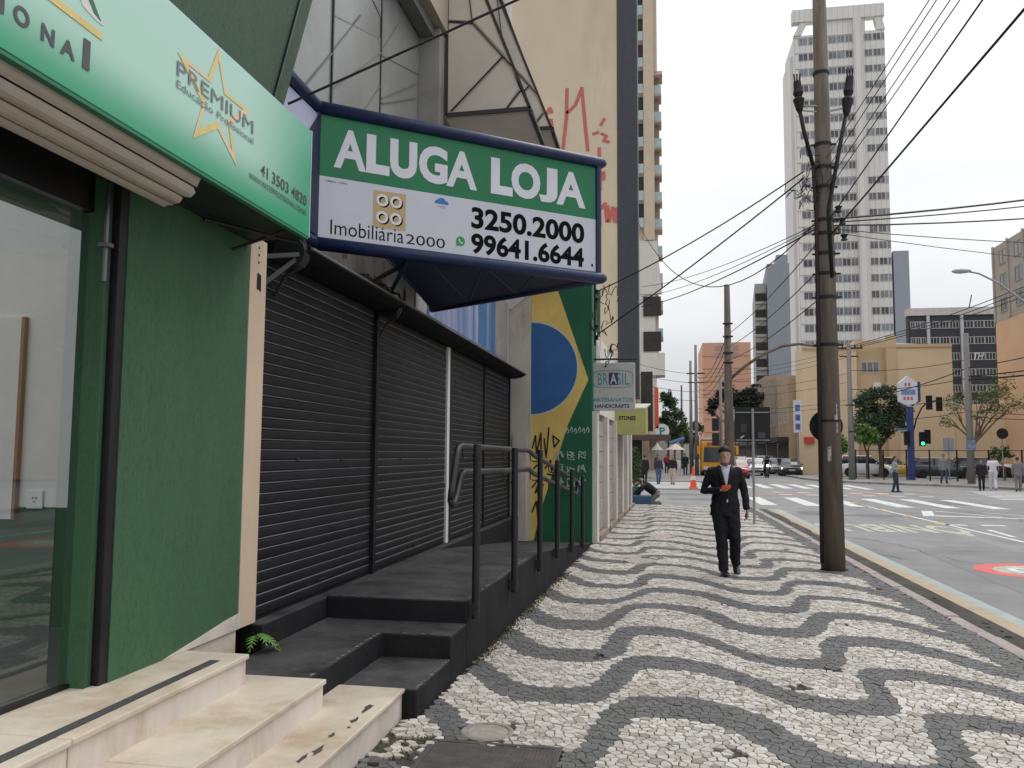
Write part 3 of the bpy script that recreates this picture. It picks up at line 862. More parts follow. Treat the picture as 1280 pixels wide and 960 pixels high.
# chips and stains along the lowest nosing
for (x, y, a_, b_) in ((-1.66, 4.62, .020, .10), (-1.655, 4.40, .015, .05), (-1.68, 4.15, .016, .05), (-1.66, 3.93, .02, .07), (-1.69, 3.82, .018, .06), (-1.64, 4.28, .008, .02)):
    MB().plate([(x + a_ * cos(t) * random.uniform(.35, 1.35), y + b_ * sin(t) * random.uniform(.4, 1.25), .1732) for t in np.linspace(0, 2 * pi, 11, endpoint=False)], (0, 0, .001)).build('stain', M('stain_dark', (.06, .05, .04), .8), ms)

# fern growing at the foot of the post
fn = thing('fern', 'small bright green fern growing from a crack by the beige post', 'plant', (-2.60, 5.10, .42))
m_fern = M('fern_leaf', (.10, .24, .035), .6, .25, 30)
for k in range(9):
    a_ = random.uniform(-1.4, 1.6); L_ = random.uniform(.10, .19); up_ = random.uniform(.1, .9)
    mb = MB(); pr = None
    d = Vector((cos(a_), sin(a_), 0))
    for j in range(9):
        t = j / 8
        p = Vector((-2.60, 5.10, .43)) + d * L_ * t + Vector((0, 0, L_ * (up_ * t - .9 * t * t)))
        if pr is not None:
            w = .045 * sin(pi * min(1, t * .85 + .12)) + .004
            s_ = Vector((-d.y, d.x, 0))
            for sg in (-1, 1):
                tip = p + s_ * sg * w + d * .012 + Vector((0, 0, -.008))
                mb.add([pr, pr.lerp(p, .85), tip], [(0, 1, 2)])
        pr = p
    mb.build('frond', m_fern, fn)

# ================================================================== SHUTTERED SHOP
SX = -2.72
def grimy(name, col, col2):
    return M(name, col, .8, .12, 2.2, (1, 1, .5), bump=.25, bscale=25, col2=col2, c2=(.5, .68), dscale=1.3, dstretch=(1, 1.5, .35))
m_plaster = grimy('stained_plaster', (.46, .45, .42), (.23, .20, .16))
m_shut = M('shutter_black', (.0095, .0103, .0125), .55, .22, 3.5, (1, .6, 3), spec=.22, col2=(.019, .020, .022), c2=(.5, .72), dscale=1.5)
m_lip = M('shutter_bead', (.15, .15, .155), .4, .25, 6)
m_conc = M('black_concrete', (.017, .017, .0185), .85, .22, 2.6, bump=.35, bscale=45, col2=(.030, .029, .029), c2=(.52, .74), dscale=1.9, spec=.15)
dusty_top(m_conc, (.085, .083, .083), .30, .66, 2.3)
vary_by_object(m_shut, .75, 1.35)
m_concr = M('black_concrete_side', (.014, .014, .016), .85, .25, 3, bump=.35, bscale=45, col2=(.028, .027, .027), c2=(.55, .75), dscale=2, spec=.15)
sh = thing('shuttered_shop', 'vacant shop building with black shutters and faceted glass upper floor', 'building', (-3.2, 10, 0))
MB().box(-4.6, -2.80, 5.18, 15.148, 3.04, 5.35).build('wall', m_plaster, sh)
MB().box(-4.6, -2.76, 5.18, 15.148, 0, .49).build('base_wall', m_concr, sh)
MB().box(-4.6, -3.0, 5.18, 15.148, .49, 3.04).build('dark_interior', m_black, sh)
# ledge under the shutters
MB().box(-2.758, -2.60, 5.18, 15.13, .0, .487).build('sill_ledge', m_conc, sh, bevel=.01)

SLAT = .0755
def shutter(label, y0, y1, z0, z1):
    t = thing('roller_shutter', label, 'shutter', (SX, (y0 + y1) / 2, z0), 'black roller shutters of the vacant shop')
    n = int((z1 - z0) / SLAT)
    P = [(-.012, 0), (.004, .002), (.009, .010), (.0105, .030), (.010, .054), (.007, .061), (-.004, .066), (-.012, .066)]
    L2 = (y1 - y0) / 2
    mb = MB(); mb.loft([[(p[0], -L2, p[1]) for p in P], [(p[0], L2, p[1]) for p in P]])
    me = mb.mesh('slat', m_shut)
    bead = MB(); Q = [(-.010, .067), (.008, .0675), (.0112, .0715), (.008, .0752), (-.010, .0755)]
    bead.loft([[(p[0], -L2, p[1]) for p in Q], [(p[0], L2, p[1]) for p in Q]])
    mb2 = bead.mesh('bead', m_lip)
    for k in range(n):
        s = link('slat', me, t, (random.uniform(-.0016, .0016), 0, k * SLAT)); s.rotation_euler = (random.gauss(0, .0007), random.gauss(0, .018), random.gauss(0, .0006))
        link('bead', mb2, s)
    MB().box(SX - .012, SX + .018, y0, y1, z0 - .012, z0 - .001).build('bottom_bar', m_shut, t)
    for q_ in (.30, .68):
        ym = y0 + (y1 - y0) * q_
        MB().box(SX + .010, SX + .016, ym - .03, ym + .03, z0 + 1.045, z0 + 1.075).build('lock_plate', m_black, t, bevel=.003)
    MB().tube([(SX + .012, (y0 + y1) / 2 - .07, z0 + .10), (SX + .035, (y0 + y1) / 2 - .06, z0 + .11), (SX + .035, (y0 + y1) / 2 + .06, z0 + .11), (SX + .012, (y0 + y1) / 2 + .07, z0 + .10)], .006, 6).build('pull_handle', m_shut, t)
    return t
s1 = shutter('nearest black roller shutter, right of the beige post', 5.20, 7.50, .502, 3.0)
s2 = shutter('black roller shutter between the dark centre guide and the white strip', 7.63, 10.20, .502, 3.0)
s3 = shutter('black roller shutter just right of the white strip', 10.46, 12.45, .502, 3.0)
s4 = shutter('farthest black roller shutter, next to the white pilaster', 12.55, 14.60, .502, 3.0)
MB().box(SX - .02, SX + .045, 7.505, 7.565, .49, 2.9).box(SX - .02, SX + .03, 7.567, 7.625, .49, 2.86).build('guide_rail', m_shut, s1, bevel=.003)
MB().box(SX - .02, SX + .03, 10.22, 10.34, .49, 3.0).build('guide_rail', M('white_strip_paint', (.62, .62, .60), .6, .1, 4, (1, 1, .5), col2=(.12, .11, .10), c2=(.60, .68), dscale=6, dstretch=(1, 1, .4)), s2)
MB().box(SX - .02, SX + .035, 10.345, 10.455, .49, 3.0).build('guide_rail', m_shut, s3)
MB().box(SX - .02, SX + .03, 12.46, 12.54, .49, 3.0).build('guide_rail', m_shut, s4)
MB().box(SX - .02, SX + .03, 14.605, 14.68, .49, 3.0).build('guide_rail', m_shut, s4)
# hood over the shutters
hd = thing('shutter_hood', 'long black metal hood above the roller shutters', 'shutter hood', (-2.6, 10, 3.0))
HP = [(-2.798, 2.98), (-2.64, 2.97), (-2.52, 2.99), (-2.445, 3.03), (-2.43, 3.055), (-2.445, 3.075), (-2.52, 3.10), (-2.60, 3.15), (-2.66, 3.19), (-2.798, 3.20)]
for (y0, y1) in ((5.42, 7.55), (7.56, 10.30), (10.33, 14.80)):
    MB().loft([[(p[0], y0, p[1]) for p in HP], [(p[0], y1, p[1]) for p in HP]]).build('hood_section', M('hood_black', (.007, .007, .008), .75, .3, 5, spec=.12), hd, bevel=.006)
MB().box(-2.445, -2.415, 5.42, 10.30, 3.045, 3.062).box(-2.445, -2.415, 10.33, 14.80, 3.045, 3.062).build('hood_edge', m_lip, hd)
for (y, r_) in ((5.36, .12), (7.555, .10)):
    mb = MB(); mb.lathe([(.04, 0), (r_, 0), (r_, .10), (.04, .10)], (-2.58, y, 3.02), 18, 'y'); mb.build('gear_wheel', m_black, hd)
    MB().tube([(-2.70, y + .05, 2.72), (-2.62, y + .05, 2.86), (-2.52, y + .05, 2.92), (-2.47, y + .05, 3.04), (-2.5, y + .05, 3.15), (-2.6, y + .05, 3.18)], .013, 6).build('cable_loop', m_black, hd)
MB().bar((-2.70, 5.25, 2.78), (-2.52, 5.38, 2.98), .03, .03).bar((-2.72, 5.22, 2.96), (-2.5, 5.36, 3.0), .03, .03).build('bracket', M('dull_grey_paint', (.10, .10, .10), .6), hd)
# debris on the hood, rusty stain streaks on the wall
mb = MB()
for k in range(160):
    y = random.gauss(7.25, .16); x = -2.66 + random.uniform(-.08, .14); z = 3.185 + abs(random.gauss(0, .035)) - max(0, x + 2.66) * .5
    d = Vector((random.gauss(0, 1), random.gauss(0, 1), random.gauss(0, .5))).normalized() * random.uniform(.015, .045)
    e_ = d.cross(Vector((random.gauss(0, 1), random.gauss(0, 1), 1))).normalized() * random.uniform(.008, .02)
    mb.add([Vector((x, y, z)) + q for q in (-d, e_, d, -e_)], [(0, 1, 2, 3)])
tag(mb.build('hood_debris', M('debris', (.10, .075, .055), .9, .4, 20)), 'clump of dead leaves and dirt on the shutter hood', kind='stuff')
for (y, w, z0, z1, c) in ((6.95, .07, 3.35, 3.62, (.30, .20, .09)), (9.1, .05, 3.28, 3.6, (.09, .085, .08)), (8.7, .10, 3.28, 3.42, (.06, .06, .06))):
    MB().poly([(-2.797, y - w, z0), (-2.797, y + w * .7, z0 + .02), (-2.797, y + w * .4, z1), (-2.797, y - w * .2, z1 + .04), (-2.797, y - w * .6, z1 - .08)]).build('stain', M('stain%g' % y, c, .85, .3, 12), sh)
# painted board on the wall beyond the sign
bd = MB().box(-2.797, -2.765, 9.6, 14.70, 3.28, 4.35).build('painted_board', M('board_lavender', (.34, .35, .55), .5, .2, 1.5, (1, 1, .6), col2=(.08, .20, .36), c2=(.48, .60), dscale=1.1, dstretch=(1, 1.2, .1)), None)
tag(bd, 'faded blue and lavender painted board above the far shutter', 'board')
for (y0, y1) in ((12.3, 12.9), (13.3, 13.55)):
    MB().box(-2.765, -2.761, y0, y1, 3.3, 4.33).build('blue_figure', M('board_blue', (.05, .16, .33), .5, .15), bd)
MB().box(-2.765, -2.760, 13.6, 14.69, 3.3, 4.33).build('grey_field', M('board_grey', (.30, .28, .25), .6, .12), bd)

# ------------------------------------------------------------------ black entrance: steps, landing, ramp
en = thing('entrance_ramp', 'black painted concrete steps, landing and ramp in front of the shutters', 'ramp', (-2.0, 8, 0))
def rx(y): return -1.50 + .0235 * (y - 5.1)
MB().plate([(-2.0, 5.05, -.1), (rx(5.05), 5.05, -.1), (rx(5.82), 5.82, -.1), (-2.0, 5.82, -.1)], (0, 0, .268)).build('lower_step', m_conc, en, bevel=.012)
MB().plate([(-2.60, 4.57, -.1), (-2.0, 4.57, -.1), (-2.0, 5.815, -.1), (rx(5.815), 5.815, -.1), (rx(6.26), 6.26, -.1), (-2.60, 6.26, -.1)], (0, 0, .43)).build('upper_step', m_conc, en, bevel=.012)
MB().plate([(-2.602, 6.252, -.1), (rx(6.25) + .002, 6.252, -.1), (rx(9.4) + .002, 9.4, -.1), (-2.602, 9.4, -.1)], (0, 0, .60)).build('landing', m_conc, en, bevel=.012)
MB().add([(-2.602, 9.4, -.1), (rx(9.4) + .002, 9.4, -.1), (rx(15.1), 15.1, -.1), (-2.602, 15.1, -.1), (-2.602, 9.4, .5), (rx(9.4) + .002, 9.4, .5), (rx(15.1), 15.1, .03), (-2.602, 15.1, .03)],
         [(0, 3, 2, 1), (4, 5, 6, 7), (0, 1, 5, 4), (1, 2, 6, 5), (2, 3, 7, 6), (3, 0, 4, 7)]).build('ramp_slope', m_conc, en)
MB().add([(rx(y) + .004, y, z) for y, z in ((5.06, .15), (5.82, .15), (6.26, .485), (9.4, .485), (15.0, .03), (15.0, -.02), (5.06, -.02))] +
         [(rx(y) + .008, y, z) for y, z in ((5.06, .15), (5.82, .15), (6.26, .485), (9.4, .485), (15.0, .03), (15.0, -.02), (5.06, -.02))],
         [(7, 8, 9, 10, 11, 12, 13)]).build('side_face', m_concr, en) if False else None
# chipped, scuffed nosings on the black steps
m_chip = M('bare_concrete', (.16, .15, .14), .9, .25, 30)
mb = MB()
for (xa, ya, xb, yb, z) in ((-2.6, 6.255, -1.49, 6.255, .5005), (-2.0, 5.818, -1.49, 5.818, .3305), (-1.50, 5.06, -1.485, 5.80, .1685), (-2.0, 4.6, -2.0, 5.8, .3305), (-1.475, 6.3, -1.42, 9.3, .5005)):
    L_ = math.hypot(xb - xa, yb - ya)
    for k in range(int(L_ * 16)):
        t = random.random(); x = xa + (xb - xa) * t; y = ya + (yb - ya) * t; s_ = random.uniform(.003, .014)
        ix, iy = (0, .012) if abs(xb - xa) > abs(yb - ya) else (-.012, 0)
        mb.poly([(x + ix * .9 + s_ * random.uniform(.6, 1.6) * cos(a_) * (2.2 if ix == 0 else 1), y + iy * .9 + s_ * random.uniform(.6, 1.3) * sin(a_) * (1 if ix == 0 else 2.2), z + .0012) for a_ in (0.2, 1.3, 2.4, 3.5, 4.6, 5.6)])
tag(mb.build('worn_patch', m_chip, en), kind='stuff')
# handrail
m_rail = M('rail_black', (.016, .0165, .018), .45, .2, 6)
hr = thing('handrail', 'black steel double handrail with looped end beside the ramp', 'handrail', (-1.4, 9, .4))
PO = [(6.31, .36, 1.69), (7.80, .32, 1.675), (9.23, .32, 1.665), (10.53, .31, 1.54), (11.95, .22, 1.40), (13.27, .14, 1.27)]
for y, z0, z1 in PO:
    x = rx(y) + .055
    MB().lathe([(0, 0), (.031, 0), (.031, z1 - z0 - .006), (.025, z1 - z0), (0, z1 - z0)], (x, y, z0), 14).build('post', m_rail, hr, smooth=False)
    MB().box(x - .05, x, y - .03, y + .03, z0 + .03, z0 + .12).build('fixing_plate', m_rail, hr)
def rl(y, z): return (rx(y) - .06, y, z)
up_ = [(5.98, 1.28), (6.0, 1.34), (6.13, 1.60), (6.17, 1.655), (6.24, 1.675), (7.8, 1.662), (9.15, 1.655), (9.35, 1.62), (9.6, 1.585), (11.0, 1.44), (12.4, 1.30), (13.35, 1.20)]
lo_ = [(5.98, 1.28), (6.01, 1.24), (6.06, 1.235), (6.13, 1.29), (6.27, 1.45), (6.34, 1.472), (7.8, 1.455), (9.15, 1.445), (9.35, 1.41), (9.6, 1.375), (11.0, 1.23), (12.4, 1.09), (13.35, .99)]
for nm, P in (('upper_rail', up_), ('lower_rail', lo_)):
    MB().tube([rl(*p) for p in P], .026, 12).build(nm, m_rail, hr, smooth=True)
MB().tube([rl(13.35, 1.20), rl(13.5, 1.16), rl(13.52, 1.08), rl(13.45, .99), rl(13.35, .99)], .026, 10).build('end_loop', m_rail, hr, smooth=True)
def railz(P, y):
    for a_, b_ in zip(P, P[1:]):
        if a_[0] <= y <= b_[0] and y > 6.2: return a_[1] + (b_[1] - a_[1]) * (y - a_[0]) / max(1e-6, b_[0] - a_[0])
    return P[-1][1]
for y, z0, z1 in PO:
    for P in (up_, lo_):
        z = railz(P, y)
        x = rx(y) + .055
        MB().tube([(x - .02, y, z - .11), (x - .085, y - .0, z - .11), (x - .112, y, z - .095), (x - .115, y, z - .02)], .007, 6).build('bracket', m_rail, hr)
# ================================================================== TRIANGULAR "ALUGA LOJA" SIGN
vs = thing('rental_sign', 'triangular blue-framed sign reading ALUGA LOJA above the black shutters', 'sign', (-2.2, 7.7, 3.3))
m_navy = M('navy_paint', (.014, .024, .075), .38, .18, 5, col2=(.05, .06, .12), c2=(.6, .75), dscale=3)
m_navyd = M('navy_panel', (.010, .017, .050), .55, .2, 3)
m_sgreen = M('sign_green', (.008, .165, .062), .40, .05, 2)
m_swhite = M('sign_white', (.56, .57, .62), .42, .03, 2)
m_ink = M('sign_ink', (.007, .007, .009), .8, .05, spec=.08)
A_ = Vector((-2.747, 6.152, 3.295)); B_ = Vector((-.573, 7.826, 3.295)); C_ = Vector((-2.626, 9.213, 3.295)); H_ = 1.13
rt = (B_ - A_).normalized(); W_ = (B_ - A_).length; nrm = rt.cross(Vector(UPZ)); nrm.normalize()   # face normal, towards the viewer
if nrm.y > 0: nrm = -nrm
PZ0, PZ1 = .038, H_ - .042            # panel between the tubes
def fp(u_, v_, d=0.0):                # face point, u along the face, v down from the top of the panel
    return A_ + rt * (W_ * (.012 + u_ * .976)) + Vector((0, 0, PZ1 - v_ * (PZ1 - PZ0))) + nrm * d
tb = .055
for nm, z in (('top_tube', H_), ('bottom_tube', 0.0)):
    Z = Vector((0, 0, z))
    o = MB().tube([A_ + Z - rt * .03, B_ + Z + rt * .02, B_ + Z + rt * .06], [tb, tb, .03], 14).build(nm, m_navy, vs, smooth=True)
    MB().tube([C_ + Z, B_ + Z + Vector((-.0, .03, 0))], tb * .9, 12).build(nm, m_navy, vs, smooth=True)
    MB().tube([A_ + Z, A_ + Z + Vector((.02, -.75, 0)), A_ + Z + Vector((.02, -1.5, 0))], tb, 12).build(nm, m_navy, vs, smooth=True)
for P in (A_, B_ - rt * .02, C_):
    MB().tube([P, P + Vector((0, 0, H_))], .03, 10).build('corner_post', m_navy, vs)
# panels
MB().plate([fp(0, 0, -.02), fp(1, 0, -.02), fp(1, .497, -.02), fp(0, .497, -.02)], nrm * .02).build('green_panel', m_sgreen, vs)
MB().plate([fp(0, .4985, -.02), fp(1, .4985, -.02), fp(1, 1, -.02), fp(0, 1, -.02)], nrm * .02).build('white_panel', m_swhite, vs)
MB().plate([C_ + Vector((0, 0, .06)), B_ + Vector((0, .02, .06)), B_ + Vector((0, .02, H_ - .06)), C_ + Vector((0, 0, H_ - .06))], (-.012, -.015, 0)).build('rear_panel', m_swhite, vs)
MB().box(-2.755, -2.735, 4.96, 6.14, 3.36, 4.36).build('wall_panel', M('panel_lavender', (.40, .40, .55), .5, .1), vs)
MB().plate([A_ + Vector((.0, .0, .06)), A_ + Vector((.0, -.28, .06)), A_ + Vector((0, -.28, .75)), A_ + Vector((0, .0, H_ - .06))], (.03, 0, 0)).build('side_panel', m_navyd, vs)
# underside: sheet from the middle to the tip, open lattice near the wall
mid = A_.lerp(C_, .52)
tri0 = A_.lerp(B_, .22); 
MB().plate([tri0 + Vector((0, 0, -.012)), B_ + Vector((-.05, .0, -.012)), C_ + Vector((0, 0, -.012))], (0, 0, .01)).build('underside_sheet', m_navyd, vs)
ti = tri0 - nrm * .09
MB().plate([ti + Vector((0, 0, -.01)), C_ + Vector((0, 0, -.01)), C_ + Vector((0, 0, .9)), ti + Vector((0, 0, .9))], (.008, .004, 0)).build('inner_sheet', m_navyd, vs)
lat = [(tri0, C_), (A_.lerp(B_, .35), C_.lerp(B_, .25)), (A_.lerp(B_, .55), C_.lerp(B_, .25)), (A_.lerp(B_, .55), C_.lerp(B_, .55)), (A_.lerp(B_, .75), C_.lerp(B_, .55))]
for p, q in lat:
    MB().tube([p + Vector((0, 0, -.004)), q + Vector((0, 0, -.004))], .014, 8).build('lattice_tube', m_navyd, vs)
MB().bar(C_ + Vector((-.12, -1.25, -.12)), A_.lerp(B_, .30) + Vector((0, 0, 0)), .03, .03).build('wall_strut', m_navy, vs)
MB().bar(A_.lerp(B_, .33), A_.lerp(B_, .33) + Vector((-.8, 1.0, -.0)), .03, .03).build('wall_strut', m_navy, vs)
def sl(txt, u0, u1, v0, v1, mat, bold=0.0, spacing=1.0, d=.002, name='lettering'):
    o = fp(u0, v1)
    return lettering(vs, txt, o, rt, UPZ, W_ * .976 * (u1 - u0), (v1 - v0) * (PZ1 - PZ0), mat, bold, name, d, spacing)
# wide heavy capitals, letter by letter as on the board
m_sw2 = M('sign_letter_white', (.66, .65, .70), .45, .03)
for ch, u0, u1 in (('A', .052, .170), ('L', .172, .257), ('U', .260, .360), ('G', .368, .463), ('A', .460, .545), ('L', .588, .662), ('O', .660, .755), ('J', .755, .832), ('A', .830, .940)):
    pass
LW = [('A', .052, .168), ('L', .176, .262), ('U', .264, .362), ('G', .366, .456), ('A', .447, .546), ('L', .585, .655), ('O', .650, .752), ('J', .752, .820), ('A', .812, .925)]
# measured columns (image fractions turned into face fractions)
def tu(t): return t * 6.2 / (7.8 - t * 1.6)
cols = [('A', 72, 222), ('L', 222, 328), ('U', 330, 452), ('G', 460, 588), ('A', 583, 718), ('L', 778, 872), ('O', 866, 990), ('J', 985, 1062), ('A', 1058, 1180)]
for ch, x0, x1 in cols:
    sl(ch, tu((x0 - 8) / 1220), tu((x1 - 8) / 1220), .098, .415, m_sw2, {'A': .030, 'G': .045, 'O': .050}.get(ch, .055), name='letter')
sl('3250.2000', .506, .946, .557, .742, m_ink, .033); sl('99641.6644', .506, .944, .780, .960, m_ink, .033)
sl('Imobiliária', .037, .272, .835, .950, m_ink, -.004); sl('2000', .280, .413, .868, .948, m_ink, -.004)
sl('CRECI 1109-J', .018, .085, .525, .545, m_ink, .0); sl('1', .975, .982, .915, .94, m_ink)
m_tan = M('logo_tan', (.50, .36, .18), .5, .04); m_lw = M('logo_white', (.70, .70, .72), .5, .02)
u0, u1, v0, v1 = .170, .277, .546, .846
MB().plate([fp(u0, v0), fp(u1, v0), fp(u1, v1), fp(u0, v1)], nrm * .002).build('logo_square', m_tan, vs)
def ring(c, r0, r1, mat, d, nm, n=28, arc=(0, 2 * pi)):
    mb = MB(); V = []; F = []
    for k in range(n + 1):
        t = arc[0] + (arc[1] - arc[0]) * k / n
        for rr in (r0, r1):
            V.append(c + rt * rr * cos(t) + Vector((0, 0, rr * sin(t))) + nrm * d)
    for k in range(n): F.append((2 * k, 2 * k + 1, 2 * k + 3, 2 * k + 2))
    return mb.add(V, F).build(nm, mat, vs)
for i, (uu, vv) in enumerate(((.199, .622), (.244, .622), (.199, .760), (.244, .760))):
    c = fp(uu, vv)
    ring(c + rt * .014 - Vector((0, 0, .010)), .030, .050, m_ink, .0035, 'logo_shadow')
    ring(c, .030, .052, m_lw, .005, 'logo_ring')
    MB().plate([c + rt * .018 + Vector((0, 0, .05)) + nrm * .0052, c + rt * .05 + Vector((0, 0, .05)) + nrm * .0052, c + rt * .045 + Vector((0, 0, .03)) + nrm * .0052], nrm * .0005).build('logo_tail', m_lw, vs) if False else None
c = fp(.468, .868)
m_wgreen = M('messenger_green', (.02, .30, .09), .4, .05)
ring(c, .0001, .042, m_wgreen, .003, 'messenger_bubble')
MB().plate([c - rt * .040 - Vector((0, 0, .044)) + nrm * .0031, c - rt * .040 + nrm * .0031, c - rt * .005 - Vector((0, 0, .040)) + nrm * .0031], nrm * .0004).build('messenger_tail', m_wgreen, vs)
hs_ = [(-.020, .012), (-.014, .020), (-.006, .010), (-.009, .002), (.002, -.010), (.010, -.007), (.020, -.015), (.012, -.023), (-.004, -.016), (-.017, 0)]
MB().plate([c + rt * a_ + Vector((0, 0, b_)) + nrm * .0045 for a_, b_ in hs_], nrm * .0005).build('handset', m_lw, vs)
c = fp(.400, .552)
mb_c = [(-.065, -.025), (.065, -.025), (.058, -.002), (.035, .006), (.022, .022), (-.002, .030), (-.028, .018), (-.045, .008), (-.064, -.004)]
MB().plate([c + rt * a_ + Vector((0, 0, b_)) + nrm * .003 for a_, b_ in mb_c], nrm * .0005).build('cloud_logo', M('logo_blue', (.03, .16, .45), .4), vs)
sl('MZB', .388, .412, .592, .612, M('logo_text', (.25, .33, .5), .5), .0)

# ================================================================== FACETED UPPER FLOOR of the shuttered shop
m_pane = M('dull_glass', (.26, .265, .25), .22, .10, 1.1, (1, 1, .6), spec=.35, col2=(.19, .195, .19), c2=(.4, .7), dscale=.8)
m_pane2 = M('dull_glass_warm', (.60, .54, .46), .35, .10, 1.3, spec=.3, col2=(.52, .465, .39), c2=(.4, .7), dscale=1.1)
m_mull = M('dark_mullion', (.035, .033, .031), .6, .15)
m_mull2 = M('grey_mullion', (.17, .165, .15), .6, .15)
GX = -2.80
# flat glazing, panes cut by slanting bars: every pane is its own plate
def yz(y, z, d=0.0): return Vector((GX + d, y, z))
vert = [5.2, 6.50, 7.72, 9.05]
zb, zt = 4.40, 8.6
lines = []
for i in range(3):
    y0, y1 = vert[i] + .012, vert[i + 1] - .012
    # two diagonals per bay give five panes
    za = [zb, 5.15 + .25 * i, 6.0 + .28 * i, 6.9 + .3 * i, zt]
    zc = [zb, 5.55 + .25 * i, 5.75 + .28 * i, 7.3 + .3 * i, zt]
    for k in range(4):
        flip = (k + i) % 2
        MB().plate([yz(y0, za[k] + .008), yz(y1, zc[k] + .008), yz(y1, zc[k + 1] - .008), yz(y0, za[k + 1] - .008)], (.015 + .006 * flip, 0, 0)).build('pane', m_pane, sh)
        lines.append(((y0, za[k + 1]), (y1, zc[k + 1])))
for (p, q) in lines:
    MB().bar(yz(p[0], p[1], .012), yz(q[0], q[1], .012), .016, .02, (1, 0, 0)).build('glazing_bar', m_mull2, sh)
for (p, q) in (((5.9, 4.45), (6.49, 5.05)), ((6.52, 4.75), (7.70, 5.65)), ((6.52, 5.1), (7.15, 5.75)), ((7.0, 4.6), (7.7, 5.3)), ((7.75, 5.2), (8.95, 5.9)), ((7.74, 5.70), (8.3, 6.3)), ((8.9, 5.70), (7.76, 5.15))):
    MB().bar(yz(p[0], p[1], .024), yz(q[0], q[1], .024), .012, .012, (1, 0, 0)).build('glazing_bar', m_mull2, sh)
for y in vert[1:3]:
    MB().box(GX + .002, GX + .03, y - .011, y + .011, zb, zt).build('mullion', m_mull, sh)
MB().box(-4.6, GX - .002, 5.18, 15.148, 5.35, 13).build('upper_wall', m_plaster, sh)
# ledge above and corner pier
MB().plate([(GX + .03, 6.2, 6.50), (GX + .03, 9.35, 6.50), (GX + .03, 9.35, 6.62), (GX + .03, 6.2, 6.62)], (.16, 0, 0)).build('ledge', M('ledge_grey', (.15, .15, .14), .7, .15), sh)
MB().box(GX + .02, -2.5, 6.2, 9.35, 6.64, 13).build('upper_storey', M('warm_render', (.40, .34, .27), .8, .1, 2), sh)
MB().box(GX + .01, -2.54, 9.06, 9.28, 4.3, 6.6).build('corner_pier', M('pier_grey', (.30, .29, .26), .8, .12, 2, col2=(.2, .18, .15), c2=(.5, .7)), sh)
# projecting bays: slanted front, near face in cut panels
def bay(y0, y1, z0, z1, xo0, xo1, xw=-2.53):
    def q(t, s, y): # t: 0 wall .. 1 outer edge ; s: 0 bottom .. 1 top
        xo = xo0 + (xo1 - xo0) * s
        return Vector((xw + (xo - xw) * t, y, z0 + (z1 - z0) * s))
    P = dict(a=(0, 0), b=(1, 0), c=(1, 1), d=(0, 1))
    dz = z0 - 5.62
    def w(x, z): return Vector((x + (xw + 2.53), y0, z + dz))
    MB().plate([q(0, 0, y0 + .012), q(1, 0, y0 + .012), q(1, 1, y0 + .012), q(0, 1, y0 + .012)], (0, .03, 0)).build('end_wall', m_pane2, sh)
    for pl in ([(-2.49, 5.67), (-2.50, 6.79), (-2.215, 6.74), (-1.85, 6.31), (-2.43, 5.72)], [(-2.41, 5.67), (-1.83, 6.27), (-1.64, 5.90), (-1.79, 5.68)], [(-1.75, 5.67), (-1.52, 5.67), (-1.60, 5.86)],
               [(-2.50, 6.83), (-2.19, 6.79), (-1.82, 6.355), (-1.64, 5.99), (-2.03, 6.98), (-2.42, 7.98), (-2.50, 7.98)]):
        MB().plate([w(*p) for p in pl], (0, .010, 0)).build('cladding_panel', m_pane2, sh)
    def bar_(p, r_, wd=.022): MB().bar(w(*p) - Vector((0, .006, 0)), w(*r_) - Vector((0, .006, 0)), wd, .02, (0, 1, 0)).build('frame_bar', m_mull, sh)
    for p, r_, wd in (((-2.51, 5.64), (-1.49, 5.655), .05), ((-1.49, 5.65), (-2.46, 8.15), .03), ((-2.51, 5.64), (-2.51, 8.15), .028), ((-2.51, 6.81), (-2.2, 6.765), .014), ((-2.45, 5.69), (-1.835, 6.31), .011), ((-2.2, 6.765), (-1.70, 6.17), .011), ((-1.77, 5.68), (-1.615, 5.88), .011), ((-2.2, 6.765), (-2.32, 7.7), .011)):
        bar_(p, r_, wd)
    # sloping front and underside
    nfr = 5
    for k in range(nfr):
        ya, yb = y0 + (y1 - y0) * k / nfr + .012, y0 + (y1 - y0) * (k + 1) / nfr - .012
        MB().plate([q(1, 0.01, ya), q(1, 0.01, yb), q(1, 1, yb), q(1, 1, ya)], (-.02, 0, -.006)).build('front_pane', m_pane, sh)
    MB().plate([q(.0, 0, y0 + .03), q(.99, 0, y0 + .03), q(.99, 0, y1), q(0, 0, y1)], (0, 0, .02)).build('bay_floor', m_pane2, sh)
    MB().bar(q(1, 0, y0), q(1, 0, y1), .05, .05).build('edge_bar', m_mull, sh)
    MB().bar(q(1, 1, y0), q(1, 1, y1), .05, .05).build('edge_bar', m_mull, sh)
bay(9.3, 11.6, 5.62, 8.2, -1.49, -2.48)
bay(11.7, 14.6, 6.35, 8.9, -1.55, -2.5, -2.6)
# white fin wall that follows the slope, at the far end of the shop
MB().plate([(-2.75, 15.0, 4.3), (-1.62, 15.0, 5.2), (-1.65, 15.0, 6.3), (-2.08, 15.0, 7.6), (-2.96, 15.0, 10.4), (-4.4, 15.0, 13.5), (-4.5, 15.0, 4.3)], (0, .14, 0)).build('fin_wall', M('fin_white', (.58, .56, .52), .8, .08, 1.5), sh)

